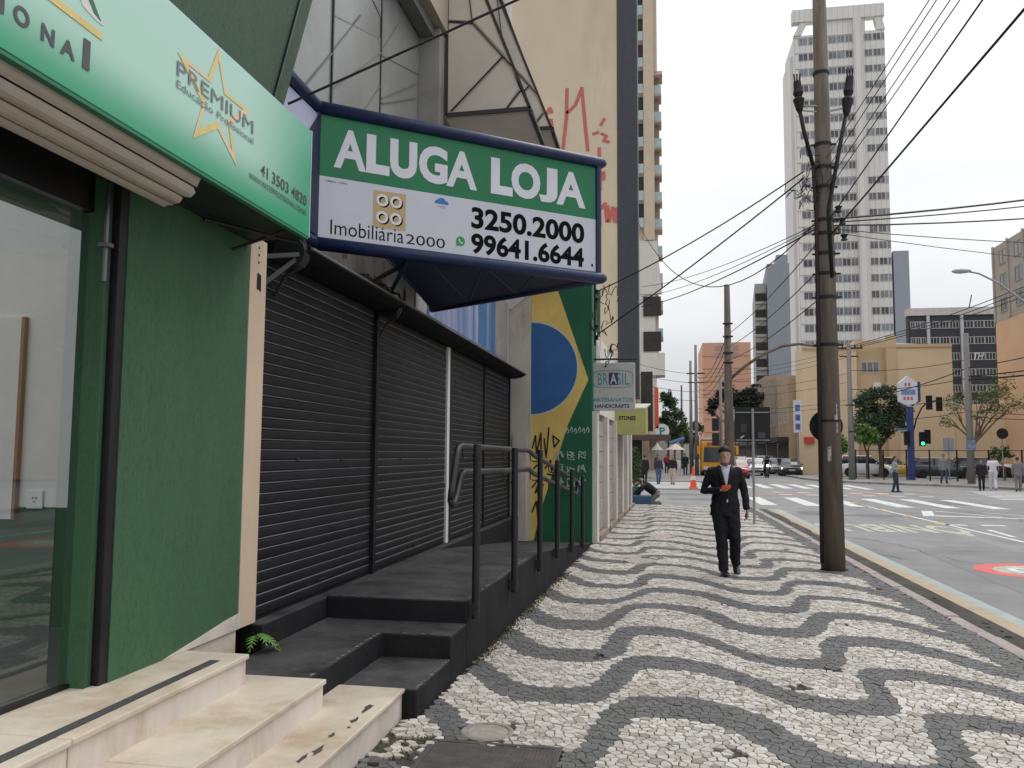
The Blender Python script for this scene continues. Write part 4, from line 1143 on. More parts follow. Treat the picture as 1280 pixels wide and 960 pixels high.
# ================================================================== FLAG MURAL BUILDING
MY = 15.15
mu = thing('mural_building', 'end wall painted with a green, yellow and blue flag mural', 'building', (-1.9, 15.2, 0))
m_mgreen = M('mural_green', (.012, .105, .050), .7, .14, 2, col2=(.10, .18, .12), c2=(.66, .72), dscale=6)
m_myell = M('mural_yellow', (.68, .49, .14), .75, .10, 2, col2=(.56, .39, .13), c2=(.55, .75), dscale=2)
m_mblue = M('mural_blue', (.028, .115, .31), .65, .12, 2)
m_mwhite = grimy('mural_white', (.52, .49, .42), (.30, .25, .19))
MB().box(-6, -1.262, MY, 16.2, 0, 6.3).build('wall', m_mgreen, mu)
MB().box(-2.798, -2.392, MY - .05, MY + .001, .0, 6.3).build('white_pilaster', m_mwhite, mu)
MB().box(-2.72, -2.46, MY - .09, MY - .052, .02, 1.95).build('white_plinth', m_mwhite, mu)
MB().plate([(-2.388, MY - .003, .03), (-2.388, MY - .003, 6.1), (-1.325, MY - .003, 2.98), (-1.70, MY - .003, 2.16), (-2.19, MY - .003, .61), (-2.33, MY - .003, .03)], (0, .002, 0)).build('yellow_diamond', m_myell, mu)
n = 40
def half(rr): return [(-2.387 + rr * sin(pi * k / n), 3.20 + rr * cos(pi * k / n)) for k in range(n + 1)]
MB().plate([(p[0], MY - .006, p[1]) for p in half(.885)], (0, .002, 0)).build('pale_outline', M('mural_pale', (.55, .52, .40), .7), mu)
MB().plate([(p[0], MY - .009, p[1]) for p in half(.855)], (0, .002, 0)).build('blue_disc', m_mblue, mu)
# scrawled tags: brush strokes on the wall
m_gr_b = M('spray_black', (.020, .018, .018), .7); m_gr_w = M('spray_white', (.40, .50, .44), .7)
def stroke(pts, w, mat, name='graffiti_stroke', y=MY - .012, parent=None):
    mb = MB()
    V = [Vector((p[0], y, p[1])) for p in pts]
    for i_, (a_, b_) in enumerate(zip(V, V[1:])):
        a_ = a_ - Vector((0, .0012 * i_, 0)); b_ = b_ - Vector((0, .0012 * i_, 0))
        d = (b_ - a_); nn = Vector((-d.z, 0, d.x)).normalized() * w * .5
        e_ = d.normalized() * w * .3
        mb.add([a_ - nn - e_, b_ - nn + e_, b_ + nn + e_, a_ + nn - e_], [(0, 1, 2, 3)])
    return mb.build(name, mat, parent or mu)
tg = [[(-2.36, 1.72), (-2.30, 1.95), (-2.28, 1.6), (-2.2, 2.0), (-2.19, 1.65)], [(-2.14, 1.9), (-2.10, 1.55), (-2.05, 2.1)], [(-1.98, 1.95), (-1.86, 1.86), (-1.95, 1.74), (-1.98, 1.95)],
      [(-2.36, 1.0), (-2.2, 1.2), (-2.3, .9), (-2.15, 1.05)], [(-2.12, 1.35), (-2.02, 1.5), (-2.0, 1.3), (-1.93, 1.42)], [(-2.08, 1.25), (-1.95, 1.22), (-2.0, 1.08), (-1.9, 1.0)],
      [(-2.36, .55), (-2.28, .75), (-2.24, .4)], [(-2.33, 1.35), (-2.22, 1.45), (-2.25, 1.2)]]
for t in tg: stroke(t, .028, m_gr_b)
for j in range(6):
    x0 = -1.74 + .075 * j; z0 = 2.02 + .02 * (j % 2)
    stroke([(x0, z0), (x0 + .03, z0 + .07), (x0 + .055, z0), (x0 + .03, z0 - .03)], .014, m_gr_w)
for j in range(3):
    for i in range(3):
        x0 = -1.92 + .20 * i; z0 = 1.50 - .24 * j
        stroke([(x0 + random.uniform(0, .03), z0 + random.uniform(0, .17)) for k in range(7)] + [(x0 + random.uniform(0.02, .15), z0 + random.uniform(0, .18)) for k in range(9)], .012, m_gr_w)
stroke([(-1.9, 1.0), (-1.8, 1.15), (-1.72, .95), (-1.85, .85)], .014, m_gr_b)

# ================================================================== HANDICRAFT SHOP (white pilasters)
hc = thing('handicraft_shop', 'low white pilastered shop with grey shutters past the flag mural', 'building', (-2, 21, 0))
def hx(y, d=0.0): return -1.24 + .0243 * (y - 15.2) + d
m_pil = grimy('pilaster_white', (.60, .57, .52), (.44, .39, .33))
m_gshut = M('grey_panel', (.30, .275, .245), .7, .10, 2, (1, 1, 3), col2=(.26, .24, .21), c2=(.5, .7), dscale=2)
MB().plate([(-6, 16.21, 0), (hx(16.21, -.25), 16.21, 0), (hx(26.6, -.25), 26.6, 0), (-6, 26.6, 0)], (0, 0, 4.3)).build('wall', m_pil, hc)
PY = [15.42, 17.6, 19.9, 22.0, 23.9, 25.6]
for k, y in enumerate(PY):
    MB().plate([(hx(y, -.26), y - .18, .0), (hx(y, .06), y - .18, 0), (hx(y + .36, .06), y + .20, 0), (hx(y + .36, -.26), y + .20, 0)], (0, 0, 2.40)).build('pilaster', m_pil, hc, bevel=.008)
for a_, b_ in zip(PY, PY[1:] + [26.65]):
    y0, y1 = a_ + .22, b_ - .2
    mb = MB()
    nb_ = 7
    for j in range(nb_):
        z0 = .12 + j * .31
        MB().plate([(hx(y0, -.20), y0, z0), (hx(y0, -.02), y0, z0), (hx(y1, -.02), y1, z0), (hx(y1, -.20), y1, z0)], (0, 0, .30)).build('shutter_panel', m_gshut, hc, bevel=.006)
    MB().plate([(hx(y0, -.24), y0, 0), (hx(y0, .10), y0, 0), (hx(y1, .10), y1, 0), (hx(y1, -.24), y1, 0)], (0, 0, .10)).build('door_sill', M('sill_brown', (.25, .19, .15), .8, .15), hc)
MB().plate([(-6, 16.25, 2.40), (hx(16.25, .01), 16.25, 2.40), (hx(26.65, .01), 26.65, 2.40), (-6, 26.65, 2.40)], (0, 0, .86)).build('frieze', m_pil, hc)
# white gable piece above, curved
gp = [(-3.2, 3.25), (-1.24, 3.25), (-1.23, 3.5)]
for k in range(9):
    t = k / 8 * pi / 2
    gp.append((-1.25 - .55 * (1 - cos(t)) * 1.0, 3.5 + 1.0 * sin(t)))
gp += [(-2.2, 5.3), (-3.2, 5.4)]
MB().plate([(p[0], 17.2, p[1]) for p in gp], (0, .15, 0)).build('curved_parapet', M('parapet_white', (.60, .59, .57), .8, .06), hc)
MB().tube([(-1.45, 19.0, 2.9), (-1.43, 19.0, 5.4)], .05, 8).build('downpipe', M('pipe_green', (.03, .10, .05), .6), hc)
MB().bar((-1.60, 18.6, 3.3), (-1.62, 18.6, 5.2), .13, .04).build('timber_post', M('old_timber', (.23, .15, .08), .9, .3, 12, (1, 1, .2)), hc)
# brackets, insulators and curls of service wire on the mural corner
m_wire = M('cable_black', (.012, .012, .013), .6)
sb = thing('service_bracket', 'tangle of service wires and insulators on the mural wall corner', 'wire bracket', (-1.2, 15.1, 4.2))
MB().tube([(-1.20, 15.10, 3.6), (-1.20, 15.10, 4.75)], .018, 6).build('bracket_rod', m_wire, sb)
for z in (4.6, 4.45, 3.95, 3.75):
    MB().lathe([(0, -.05), (.035, -.05), (.02, -.01), (.04, .02), (.0, .05)], (-1.16, 15.08, z), 10).build('insulator', m_wire, sb)
for k in range(9):
    x0 = -1.20 + random.uniform(-.05, .30); z0 = random.uniform(3.4, 4.7)
    P = [(x0, 15.08, z0)]
    for j in range(10):
        P.append((P[-1][0] + random.uniform(-.06, .07), 15.08 + random.uniform(-.03, .25), P[-1][2] + random.uniform(-.16, .12)))
    MB().tube(P, .008, 5).build('wire_curl', m_wire, sb)
# hanging signs
def sgn(txt, x0, x1, z0, z1, s, mat, bold=0, d=.003, name='lettering'): return lettering(s[0], txt, (x0, s[1], z0), (1, 0, 0), UPZ, x1 - x0, z1 - z0, mat, bold, name, d)
_kS = 15.55 / 17.5
hs1 = thing('handicraft_sign', 'grey square hanging sign reading BRASIL ARTESANATOS HANDICRAFTS', 'sign', (-.95, 15.55, 2.4))
SY = 17.46
MB().box(-1.47, -.55, SY, SY + .10, 2.53, 3.54).build('board', M('sign_grey', (.46, .47, .44), .5, .05), hs1, bevel=.02)
MB().tube([(-1.6, SY + .05, 3.62), (-.5, SY + .05, 3.62)], .02, 8).build('hanger', m_black, hs1)
s_ = (hs1, SY)
rr = []
for k in range(33):
    t = 2 * pi * k / 32
    rr.append(Vector((-1.01 + .42 * (abs(cos(t)) ** .45) * (1 if cos(t) > 0 else -1), SY - .003, 3.195 + .18 * (abs(sin(t)) ** .6) * (1 if sin(t) > 0 else -1))))
mb = MB()
for a_, b_ in zip(rr, rr[1:]):
    mb.bar(a_, b_, .008, .004, (0, 1, 0))
mb.build('oval_border', M('sign_line', (.12, .16, .15), .5), hs1)
m_teal = M('sign_teal', (.06, .24, .27), .5); m_purp = M('sign_purple', (.045, .03, .13), .5)
sgn('BR', -1.33, -1.12, 3.07, 3.32, s_, m_teal, .0); sgn('SIL', -.93, -.67, 3.07, 3.32, s_, m_teal, .0)
MB().box(-1.10, -.90, SY - .003, SY - .001, 3.07, 3.33).build('purple_block', m_purp, hs1)
sgn('A', -1.07, -.93, 3.09, 3.31, s_, M('sign_pale', (.5, .5, .52), .5), .02, .005)
sgn('ARTESANATOS', -1.43, -.60, 2.715, 2.80, s_, m_teal, .02); sgn('HANDICRAFTS', -1.39, -.67, 2.585, 2.665, s_, m_purp, .03)
for ch_ in hs1.children:
    ch_.scale = (_kS,) * 3
    ch_.location = Vector((0, 0, CAM_H)) - Vector((0, 0, CAM_H)) * _kS + ORG[hs1.name] * _kS - ORG[hs1.name]
hs2 = thing('yellow_sign', 'yellow-green hanging sign reading STONES below the handicraft sign', 'sign', (-.8, 20, 2.3))
SY2 = 19.95
MB().box(-1.15, -.38, SY2, SY2 + .12, 2.08, 2.70).build('board', M('sign_yellow', (.36, .355, .13), .5, .08), hs2, bevel=.01)
sgn('STONES', -1.02, -.62, 2.43, 2.53, (hs2, SY2), m_ink, .03); sgn('MINERALS & CRYSTALS', -1.05, -.50, 2.30, 2.35, (hs2, SY2), m_ink) if False else None
MB().plate([(-1.15, SY2, 2.70), (-.38, SY2, 2.70), (-.30, SY2 + 2.6, 2.95), (-1.15, SY2 + 2.6, 2.95)], (0, 0, .03)).build('canopy_sheet', M('canopy_pale', (.50, .50, .36), .6, .1), hs2)
MB().plate([(-.375, SY2 + .02, 2.1), (-.375, SY2 + 2.6, 2.15), (-.375, SY2 + 2.6, 2.93), (-.375, SY2 + .02, 2.69)], (-.02, 0, 0)).build('side_board', M('sign_yellow', (.36, .355, .13), .5, .08), hs2)

# ================================================================== GRAFFITI BUILDING with charcoal corner strip
gb = thing('graffiti_building', 'tall cream building with red graffiti side wall and charcoal corner strip', 'building', (-3, 25, 0))
TY = 24.0
kk = TY / 27.0
def T(x, z): return (x * kk, TY, CAM_H + (z - CAM_H) * kk)
m_cream = M('cream_wall', (.60, .50, .365), .85, .06, .7, (1, 1, .5), col2=(.50, .41, .29), c2=(.52, .75), dscale=.6, dstretch=(1, 1, .35))
m_char = M('charcoal_stone', (.045, .048, .058), .6, .12, 6)
xr = -1.40 * kk; xe = -.73 * kk
MB().box(-9, xr, TY, 26.62, 3.26, 21).build('side_wall', m_cream, gb)
MB().box(xr, xe, TY - .02, TY + 1.1, 3.26, 21).build('corner_strip', m_char, gb)
MB().box(xr, xe - .18, TY + 1.1, 26.62, 3.26, 21).build('street_wall', M('pale_side', (.50, .51, .53), .7), gb)
for k in range(9):
    z = 4.4 + k * 1.75
    MB().box(xe - .18, xe - .03, TY + 1.25, 26.2, z, z + 1.15).build('window', m_black, gb)
m_rg = M('graffiti_red', (.48, .13, .10), .7, .15, 8)
G = [[(-4.03, 13.6), (-3.95, 12.95), (-3.78, 13.1), (-3.66, 13.3), (-3.6, 13.15)], [(-3.62, 12.9), (-3.55, 12.3), (-3.62, 11.7)], [(-3.58, 12.6), (-3.40, 12.0)],
     [(-3.08, 13.93), (-3.1, 12.9), (-3.22, 11.8)], [(-3.06, 13.1), (-2.8, 13.35), (-2.58, 13.92)], [(-2.58, 13.92), (-2.5, 13.0), (-2.38, 11.75)], [(-2.2, 12.3), (-2.02, 12.35)], [(-1.95, 12.6), (-1.82, 12.8)], [(-1.92, 12.3), (-1.75, 12.2), (-1.85, 12.05), (-1.68, 12.0)],
     [(-2.12, 10.9), (-1.85, 10.95), (-1.85, 10.75), (-2.12, 10.75)], [(-2.0, 10.2), (-1.98, 9.2)], [(-1.98, 9.7), (-1.8, 9.9), (-1.75, 9.3)], [(-1.72, 9.8), (-1.68, 9.3), (-1.55, 9.75), (-1.5, 9.3)], [(-1.45, 9.7), (-1.33, 9.6), (-1.36, 9.25), (-1.47, 9.3), (-1.45, 9.7)], [(-2.0, 11.8), (-1.97, 10.4)]]
for gk, t in enumerate(G):
    P = [T(*p) for p in t]
    stroke([(p[0], p[2]) for p in P], (.10 if gk in (6, 7, 8) else .12) * kk, m_rg, y=TY - .006, parent=gb)
# ================================================================== POLES, STREET FURNITURE
m_cpole = M('pole_concrete', (.145, .119, .093), .85, .22, 3, (2, 2, .35), bump=.4, bscale=30, col2=(.075, .066, .056), c2=(.48, .66), dscale=2, dstretch=(3, 3, .3))
m_cpole2 = M('pole_concrete_far', (.20, .19, .175), .85, .15, 2, (2, 2, .3))
m_galv = M('galvanised', (.30, .30, .30), .5, .1, metal=.5)
def pole(label, x, y, h, r0, r1, mat=None, z0=0.0, n=18, group=None):
    t = thing('utility_pole', label, 'utility pole', (x, y, z0), group)
    MB().tube([(x, y, z0 - .05), (x, y, z0 + h * .5), (x, y, z0 + h)], [r0, (r0 + r1) / 2, r1], n).build('shaft', mat or m_cpole, t, smooth=True)
    return t
P1 = (2.385, 12.61)
p1 = pole('thick weathered concrete utility pole by the kerb in front', P1[0], P1[1], 9.6, .168, .088)
m_blk = M('matte_black', (.010, .010, .011), .6, .2)
for z in (7.30, 6.2, 5.85, 5.55, 5.05, 4.85, 4.55, 4.25, 3.9, 3.2):
    rr = .168 + (.088 - .168) * z / 9.6
    MB().lathe([(rr - .01, 0), (rr + .012, 0), (rr + .012, .045), (rr - .01, .045)], (P1[0], P1[1], z), 18).build('clamp_band', m_blk, p1)
    if z < 6.9: MB().box(P1[0] - rr - .06, P1[0] + rr + .07, P1[1] - .03, P1[1] + .0, z + .01, z + .035).build('cross_pin', m_blk, p1)
# riser conduit on the left side, potheads on both sides
MB().tube([(P1[0] - .155, P1[1] - .06, .1), (P1[0] - .135, P1[1] - .06, 3.6), (2.26, P1[1] - .06, 5.2), (2.23, P1[1] - .06, 5.9)], [.034, .032, .030, .028], 8).build('riser_conduit', M('conduit_brown', (.030, .022, .019), .7, .3, 6, (1, 1, .3)), p1, smooth=True)
MB().tube([(2.23, P1[1] - .06, 5.9), (2.11, P1[1] - .06, 6.45), (2.06, P1[1] - .06, 6.75)], .030, 8).build('pothead_cable', m_blk, p1, smooth=True)
MB().tube([(P1[0] + .06, P1[1] - .12, 4.2), (2.42, P1[1] - .12, 5.2), (2.60, P1[1] - .06, 6.1), (2.71, P1[1] - .06, 6.65)], .030, 8).build('pothead_cable', m_blk, p1, smooth=True)
for (a_, b_) in (((2.06, 6.72), (2.03, 7.2)), ((2.71, 6.62), (2.78, 7.22))):
    A1 = Vector((a_[0], P1[1] - .06, a_[1])); B1 = Vector((b_[0], P1[1] - .06, b_[1]))
    MB().tube([A1.lerp(B1, t) for t in (0, .12, .2, .42, .5, .62, .75, 1)], [.03, .055, .062, .085, .05, .075, .06, .055], 12).build('pothead', m_blk, p1)
    for k in (-1, 0, 1):
        MB().tube([B1 + Vector((k * .03, 0, -.02)), B1 + Vector((k * .045, 0, .12))], .012, 6).build('pothead_pin', m_blk, p1)
    MB().bar(A1.lerp(B1, .22), (P1[0], P1[1] - .06, a_[1] + .08), .025, .025).bar(A1.lerp(B1, .08), (P1[0], P1[1] - .06, a_[1] - .02), .02, .02).build('pothead_arm', m_galv, p1)
for (x, y, z) in ((2.60, 12.45, 5.02), (2.62, 12.45, 4.78), (2.55, 12.45, 5.2)):
    MB().lathe([(0, -.05), (.05, -.05), (.03, -.01), (.055, .03), (.0, .06)], (x, y, z), 12).build('insulator', m_blk, p1)
for k in range(10):
    P = [(2.30, 12.5, random.uniform(5.2, 6.1))]
    for j in range(8): P.append((P[-1][0] + random.uniform(-.11, .04), 12.5 + random.uniform(-.1, .1), P[-1][2] + random.uniform(-.16, .13)))
    MB().tube(P, .006, 5).build('loose_wire', m_blk, p1)
for (z0, z1, w, c) in ((1.55, 1.75, .05, (.42, .41, .38)), (1.95, 2.35, .025, (.40, .39, .36)), (2.1, 2.2, .05, (.38, .37, .34))):
    mb = MB(); rr = .168 - .0083 * z0 + .002
    a0 = {1.55: -2.0, 1.95: -1.15, 2.1: -1.3}[z0]
    for k in range(4):
        t0, t1 = a0 + k * w / rr / 4, a0 + (k + 1) * w / rr / 4
        mb.poly([(P1[0] + rr * cos(t), P1[1] + rr * sin(t), z) for t, z in ((t0, z0), (t1, z0 + random.uniform(-.02, .02)), (t1, z1 + random.uniform(-.03, .03)), (t0, z1))])
    mb.build('paper_scrap', M('paper%g' % z0, c, .8, .15, 30, col2=(.15, .13, .11), c2=(.5, .6), dscale=18), p1)
rsn = thing('round_sign', 'back of a round black traffic sign strapped to the thick pole', 'traffic sign', (2.36, 12.80, 2.05))
MB().lathe([(0, 0), (.235, 0), (.235, .006), (0, .006)], (2.37, 12.80, 2.05), 32, 'y').build('disc', m_blk, rsn)
MB().lathe([(.15, 0), (.163, 0), (.163, .03), (.15, .03)], (P1[0], P1[1], 2.10), 18).build('strap', m_blk, rsn)

# back of a rectangular sign on a thin post
bs = thing('board_sign', 'back of a large black board sign on a thin grey post', 'traffic sign', (2.12, 20.43, 0))
MB().tube([(2.12, 20.40, -.05), (2.12, 20.40, 2.72)], .030, 10).build('post', m_galv, bs)
MB().box(1.71, 2.52, 20.43, 20.445, 1.93, 2.76).build('board', m_blk, bs)
MB().box(1.73, 2.50, 20.41, 20.43, 2.62, 2.645).build('crossbar', m_galv, bs)
MB().box(1.73, 2.50, 20.41, 20.43, 1.965, 1.985).build('crossbar', m_galv, bs)
MB().box(2.24, 2.40, 20.424, 20.429, 2.02, 2.16).build('sticker', M('sticker_grey', (.07, .07, .07), .7, .3, 30), bs)
MB().box(1.84, 1.98, 20.424, 20.429, 2.16, 2.36).build('sticker', M('sticker_grey2', (.045, .045, .05), .7, .4, 40), bs)
MB().bar((1.83, 20.425, 2.02), (1.92, 20.425, 2.08), .03, .003, (0, 1, 0)).build('paint_mark', M('mark_white', (.45, .45, .45), .7), bs)

# signal pole with curved arm at the corner
p2 = pole('grey concrete pole with long curved arm at the street corner', 2.0, 26.0, 6.85, .165, .085)
MB().tube([(2.08, 26, 3.95), (2.5, 26, 4.32), (3.0, 26, 4.66), (3.6, 26, 4.92), (4.1, 26, 4.98), (4.9, 26, 4.86)], [.05, .05, .048, .045, .042, .04], 8).build('curved_arm', m_cpole, p2, smooth=True)
for z in (5.6, 5.2, 4.7, 4.4):
    MB().box(1.85, 2.15, 25.86, 25.90, z, z + .05).build('cross_pin', m_blk, p2)
# slender poles beyond the junction (left kerb)
for i, (x, y, h, lab) in enumerate(((2.62, 66.0, 10.2, 'tallest slender pole of the row on the left kerb'), (2.35, 70.0, 9.4, 'slender pole just left of the tallest one on the left kerb'), (2.2, 96.0, 9.5, 'farthest slender pole of the left kerb row'), (2.75, 40.5, 5.6, 'thin dark signal post behind the man in the suit'))):
    q = pole(lab, x, y, h, .16 if i < 3 else .09, .10 if i < 3 else .06, m_cpole2, 0, 10, 'poles beyond the junction')
    if i == 0:
        MB().box(x - .7, x + .7, y - .05, y + .05, 7.9, 8.0).build('crossarm', m_blk, q); MB().box(x - .6, x + .6, y - .05, y + .05, 7.2, 7.28).build('crossarm', m_blk, q)
    if i == 3:
        for zz_ in (2.05, 2.75): MB().box(x - .42, x - .10, y - .2, y + .1, zz_, zz_ + .6).build('signal_head', m_blk, q, bevel=.03)
# right side poles
pr1 = pole('concrete pole with crossarm in front of the tan building', 12.5, 59.0, 9.3, .22, .13, m_cpole2, 0, 12)
MB().box(11.6, 13.4, 58.95, 59.05, 8.85, 8.95).build('crossarm', m_blk, pr1); MB().box(11.9, 13.1, 58.95, 59.05, 8.3, 8.38).build('crossarm', m_blk, pr1)
for x in (11.7, 12.1, 12.9, 13.3): MB().lathe([(0, 0), (.06, 0), (.04, .1), (.07, .16), (0, .22)], (x, 59, 8.95), 8).build('insulator', m_blk, pr1)
for k in (3.2, 5.0): MB().box(12.3, 12.7, 58.78, 58.82, k, k + .06).build('clamp_band', m_blk, pr1)
pr2 = pole('concrete pole with lamp bracket beside the bare tree', 18.0, 53.4, 9.0, .22, .15, m_cpole2, 0, 12)
MB().tube([(18.0, 53.3, 4.2), (17.3, 53.2, 4.75), (16.6, 53.2, 4.85)], .045, 6).build('bracket', m_galv, pr2)
MB().box(17.78, 18.22, 53.15, 53.2, 2.0, 2.6).build('poster', M('poster_blue', (.16, .22, .33), .7, .5, 6), pr2)
# street lamp on the right, its post out of frame
lp = thing('street_lamp', 'grey street lamp head on a curved arm at the right edge', 'street lamp', (12.7, 30, 0))
MB().tube([(12.7, 30, 0), (12.7, 30, 5.6), (12.5, 30, 6.2), (11.9, 30, 6.85), (11.2, 30, 7.45), (10.6, 30, 7.80), (10.25, 30, 7.88)], [.09, .07, .05, .04, .035, .032, .03], 10).build('arm', m_galv, lp, smooth=True)
MB().loft([[(10.35 + dx, 30 + w * cos(t), 7.90 + h * sin(t) - dx * .0) for t in np.linspace(0, 2 * pi, 12, endpoint=False)] for dx, w, h in ((0, .05, .04), (-.12, .10, .07), (-.32, .15, .09), (-.5, .12, .07), (-.60, .04, .03))]).build('lamp_head', M('lamp_grey', (.36, .37, .38), .45, .1), lp, smooth=True)

# ------------------------------------------------------------------ cables
CAB = 'overhead cables'
ORD = ('highest', 'second highest', 'third highest', 'fourth highest', 'fifth highest', 'sixth highest', 'lowest')
def cable(label, a_, b_, sag=.2, r=.010, n=14, group=CAB):
    a_, b_ = Vector(a_), Vector(b_)
    P = [a_.lerp(b_, t) - Vector((0, 0, 4 * sag * t * (1 - t))) for t in np.linspace(0, 1, n)]
    return tag(MB().tube(P, r, 5).build('overhead_cable', m_wire), label, 'cable', group)
for i, (z0, y1, z1, r_) in enumerate(((6.0, 8.38, 6.08, .006), (5.82, 8.19, 5.98, .006), (5.62, 7.87, 5.80, .006), (5.5, 7.67, 5.68, .006), (5.05, 7.2, 5.43, .009), (4.80, 6.40, 4.97, .012))):
    s_ = (z1 - z0) / (12.6 - y1)
    cable(('first', 'second', 'third', 'fourth', 'fifth', 'lowest and thickest')[i] + ' cable fanning up right from the thick pole', (2.42, 12.55, z0), (2.42 + .045 * 27, -14, z0 + s_ * 26.6), 0, r_)
cable('cable from the thick pole to the top of the mural wall corner', (2.1, 12.55, 5.82), (-1.16, 15.08, 4.6), .10, .011)
cable('cable from the thick pole to the bottom of the mural corner bracket', (2.1, 12.55, 5.72), (-1.16, 15.08, 3.8), .05, .012)
cable('slack cable from the thick pole to the charcoal strip', (2.26, 12.6, 5.06), (-.75, 24.0, 8.6), 1.5, .010, 20)
for k in range(3):
    cable(ORD[k] + ' of three thin parallel cables from the thick pole to the cream building', (2.26, 12.6, 5.02 - .03 * k), (-.62, 26.4, 6.95 - .32 * k), .18, .007 if k < 2 else .012)
for k in range(3):
    cable(ORD[k] + ' of three cables from the thick pole down to the curved-arm pole', (2.28, 12.65, 4.75 - .42 * k), (1.98, 26, 5.3 - .4 * k), .12, .009)
for k in range(4):
    cable(ORD[k] + ' of four cables from the curved-arm pole to the tallest slender pole', (2.0, 26, 5.3 - .3 * k), (2.62, 66, 7.9 - .35 * k), .8, .014)
cable('single cable slanting over the sign from the green shop', (-2.70, 5.53, 4.18), (2.55, 5.92, 6.45), .02, .010)
for k, (z1, r_) in enumerate(((8.5, .016), (8.25, .010), (7.65, .012), (6.35, .007), (5.6, .006))):
    cable(('thick cable bundle from the pole over the street to the right', 'cable just below the thick bundle to the right', 'third cable running right from the thick pole', 'fourth thin cable running right from the thick pole', 'lowest thin cable running right from the thick pole')[k], (2.48, 12.55, 5.08 - .05 * k), (14.6, 20.0, z1), .25, r_)
for k in range(3):
    cable(ORD[k] + ' strand of the triple cable rising from the crossarm pole to the right', (12.5 + .4 * k, 59, 9.0), (24.0, 30.0, 13.1 - .35 * k), .8, .024)
tag(MB().tube([(16.6, 48.6, 9.75), (16.75, 48.6, 10.45)], .03, 5).build('cable_spacer', m_wire), 'small spacer hanging on the triple cable', 'cable spacer')
for k, (z0, z1) in enumerate(((7.9, 8.9), (7.6, 8.6), (7.2, 8.3), (6.6, 7.2), (6.1, 6.6), (5.2, 5.4), (4.9, 5.1))):
    cable(ORD[k] + ' of seven cables strung across the far street to the crossarm pole', (2.62, 66, z0), (12.5, 59, z1), .35, .013)
for k, (z0, z1, r_) in enumerate(((7.4, 7.4, .02), (6.1, 6.3, .025), (5.3, 6.9, .03), (5.0, 5.2, .02), (4.1, 4.3, .02))):
    cable(ORD[k] + ' of five cables between the crossarm pole and lamp-bracket pole', (12.5, 59, z0), (18.0, 53.4, z1), .25, r_)
for k, (z0, z1, r_) in enumerate(((6.9, 8.6, .03), (6.4, 7.2, .04), (6.2, 6.8, .05), (4.3, 3.9, .02), (4.0, 3.7, .02))):
    cable(ORD[k] + ' of five cables from the lamp-bracket pole to the right edge', (18.0, 53.4, z0), (24.0, 36.0, z1), .4, r_)
for k in range(4):
    cable(ORD[k] + ' of four cables from the left shops to the tallest slender pole', (-2.0, 60, 8.2 - .7 * k), (2.62, 66, 7.9 - .7 * k), .15, .018)
spl = tag(MB().tube([(14.2, 31.6, 5.75), (14.5, 31.5, 5.55), (14.6, 31.5, 5.2), (14.55, 31.5, 4.9)], [.06, .16, .17, .08], 8).build('cable_splice', m_blk), 'black splice box hanging on cables at the right edge', 'splice box')

# ------------------------------------------------------------------ traffic lights and the pharmacy-like totem
tl = thing('traffic_light', 'navy post with green-lit traffic lights and curved arm at the far corner', 'traffic light', (16.5, 60, 0))
m_tblue = M('post_navy', (.03, .05, .17), .5, .1)
MB().box(16.32, 16.72, 59.85, 60.15, -.05, 4.95).build('post', m_tblue, tl, bevel=.03)
MB().tube([(16.75, 60.3, 3.1), (17.0, 60.3, 4.1), (17.35, 60.2, 4.9), (17.7, 60.1, 5.3), (18.6, 60.0, 5.42)], .05, 8).build('arm', m_blk, tl, smooth=True)
def head(x, z, on=None, par=tl, y=59.7):
    h = MB().box(x - .17, x + .17, y, y + .3, z, z + .95).build('signal_head', m_blk, par, bevel=.03)
    for k in range(3):
        mt = emis('signal_green', (.02, .75, .38), 3.0) if (on == k) else m_blk
        MB().lathe([(0, 0), (.11, 0), (.11, -.02), (0, -.03)], (x, y - .005, z + .17 + .30 * k), 14, 'y').build('lens', mt, h)
        MB().plate([(x - .15, y, z + .27 + .3 * k), (x + .15, y, z + .27 + .3 * k), (x + .13, y - .18, z + .27 + .3 * k), (x - .13, y - .18, z + .27 + .3 * k)], (0, 0, .015)).build('visor', m_blk, h)
head(16.25, 2.35); head(17.15, 2.30, 0, y=59.5) ; head(17.55, 2.45)
head(17.72, 4.75); head(18.35, 4.65)
MB().box(15.6, 16.3, 59.8, 59.85, 3.35, 3.5).build('street_plate', M('plate_blue', (.06, .12, .3), .5), tl)
tm = thing('totem_sign', 'white house-shaped totem sign with red marks on the navy post', 'sign', (16.4, 59.8, 5))
MB().plate([(15.80, 59.75, 5.3), (16.4, 59.75, 4.95), (17.0, 59.75, 5.3), (17.0, 59.75, 6.55), (16.4, 59.75, 7.05), (15.80, 59.75, 6.55)], (0, .35, 0)).build('case', M('totem_white', (.62, .64, .68), .5, .06), tm)
MB().plate([(17.0, 59.70, 5.2), (17.16, 59.70, 5.3), (17.16, 59.70, 6.65), (17.0, 59.70, 6.6)], (0, .45, 0)).build('case_side', m_tblue, tm)
MB().box(15.95, 16.85, 59.735, 59.748, 5.75, 6.12).build('name_panel', M('totem_blue', (.18, .24, .42), .5, .25, 8), tm)
for (x, z) in ((16.25, 6.35), (16.48, 6.35), (16.15, 5.40), (16.38, 5.40), (16.61, 5.40)):
    mb = MB(); mb.box(x - .07, x + .07, 59.735, 59.748, z, z + .22); mb.build('red_mark', M('totem_red', (.5, .12, .12), .5), tm)
rs2 = thing('round_sign', 'back of a round black sign on a post before the tan wall', 'traffic sign', (22.2, 60, 0))
MB().tube([(22.2, 60, 0), (22.2, 60, 3.5)], .04, 8).build('post', m_galv, rs2)
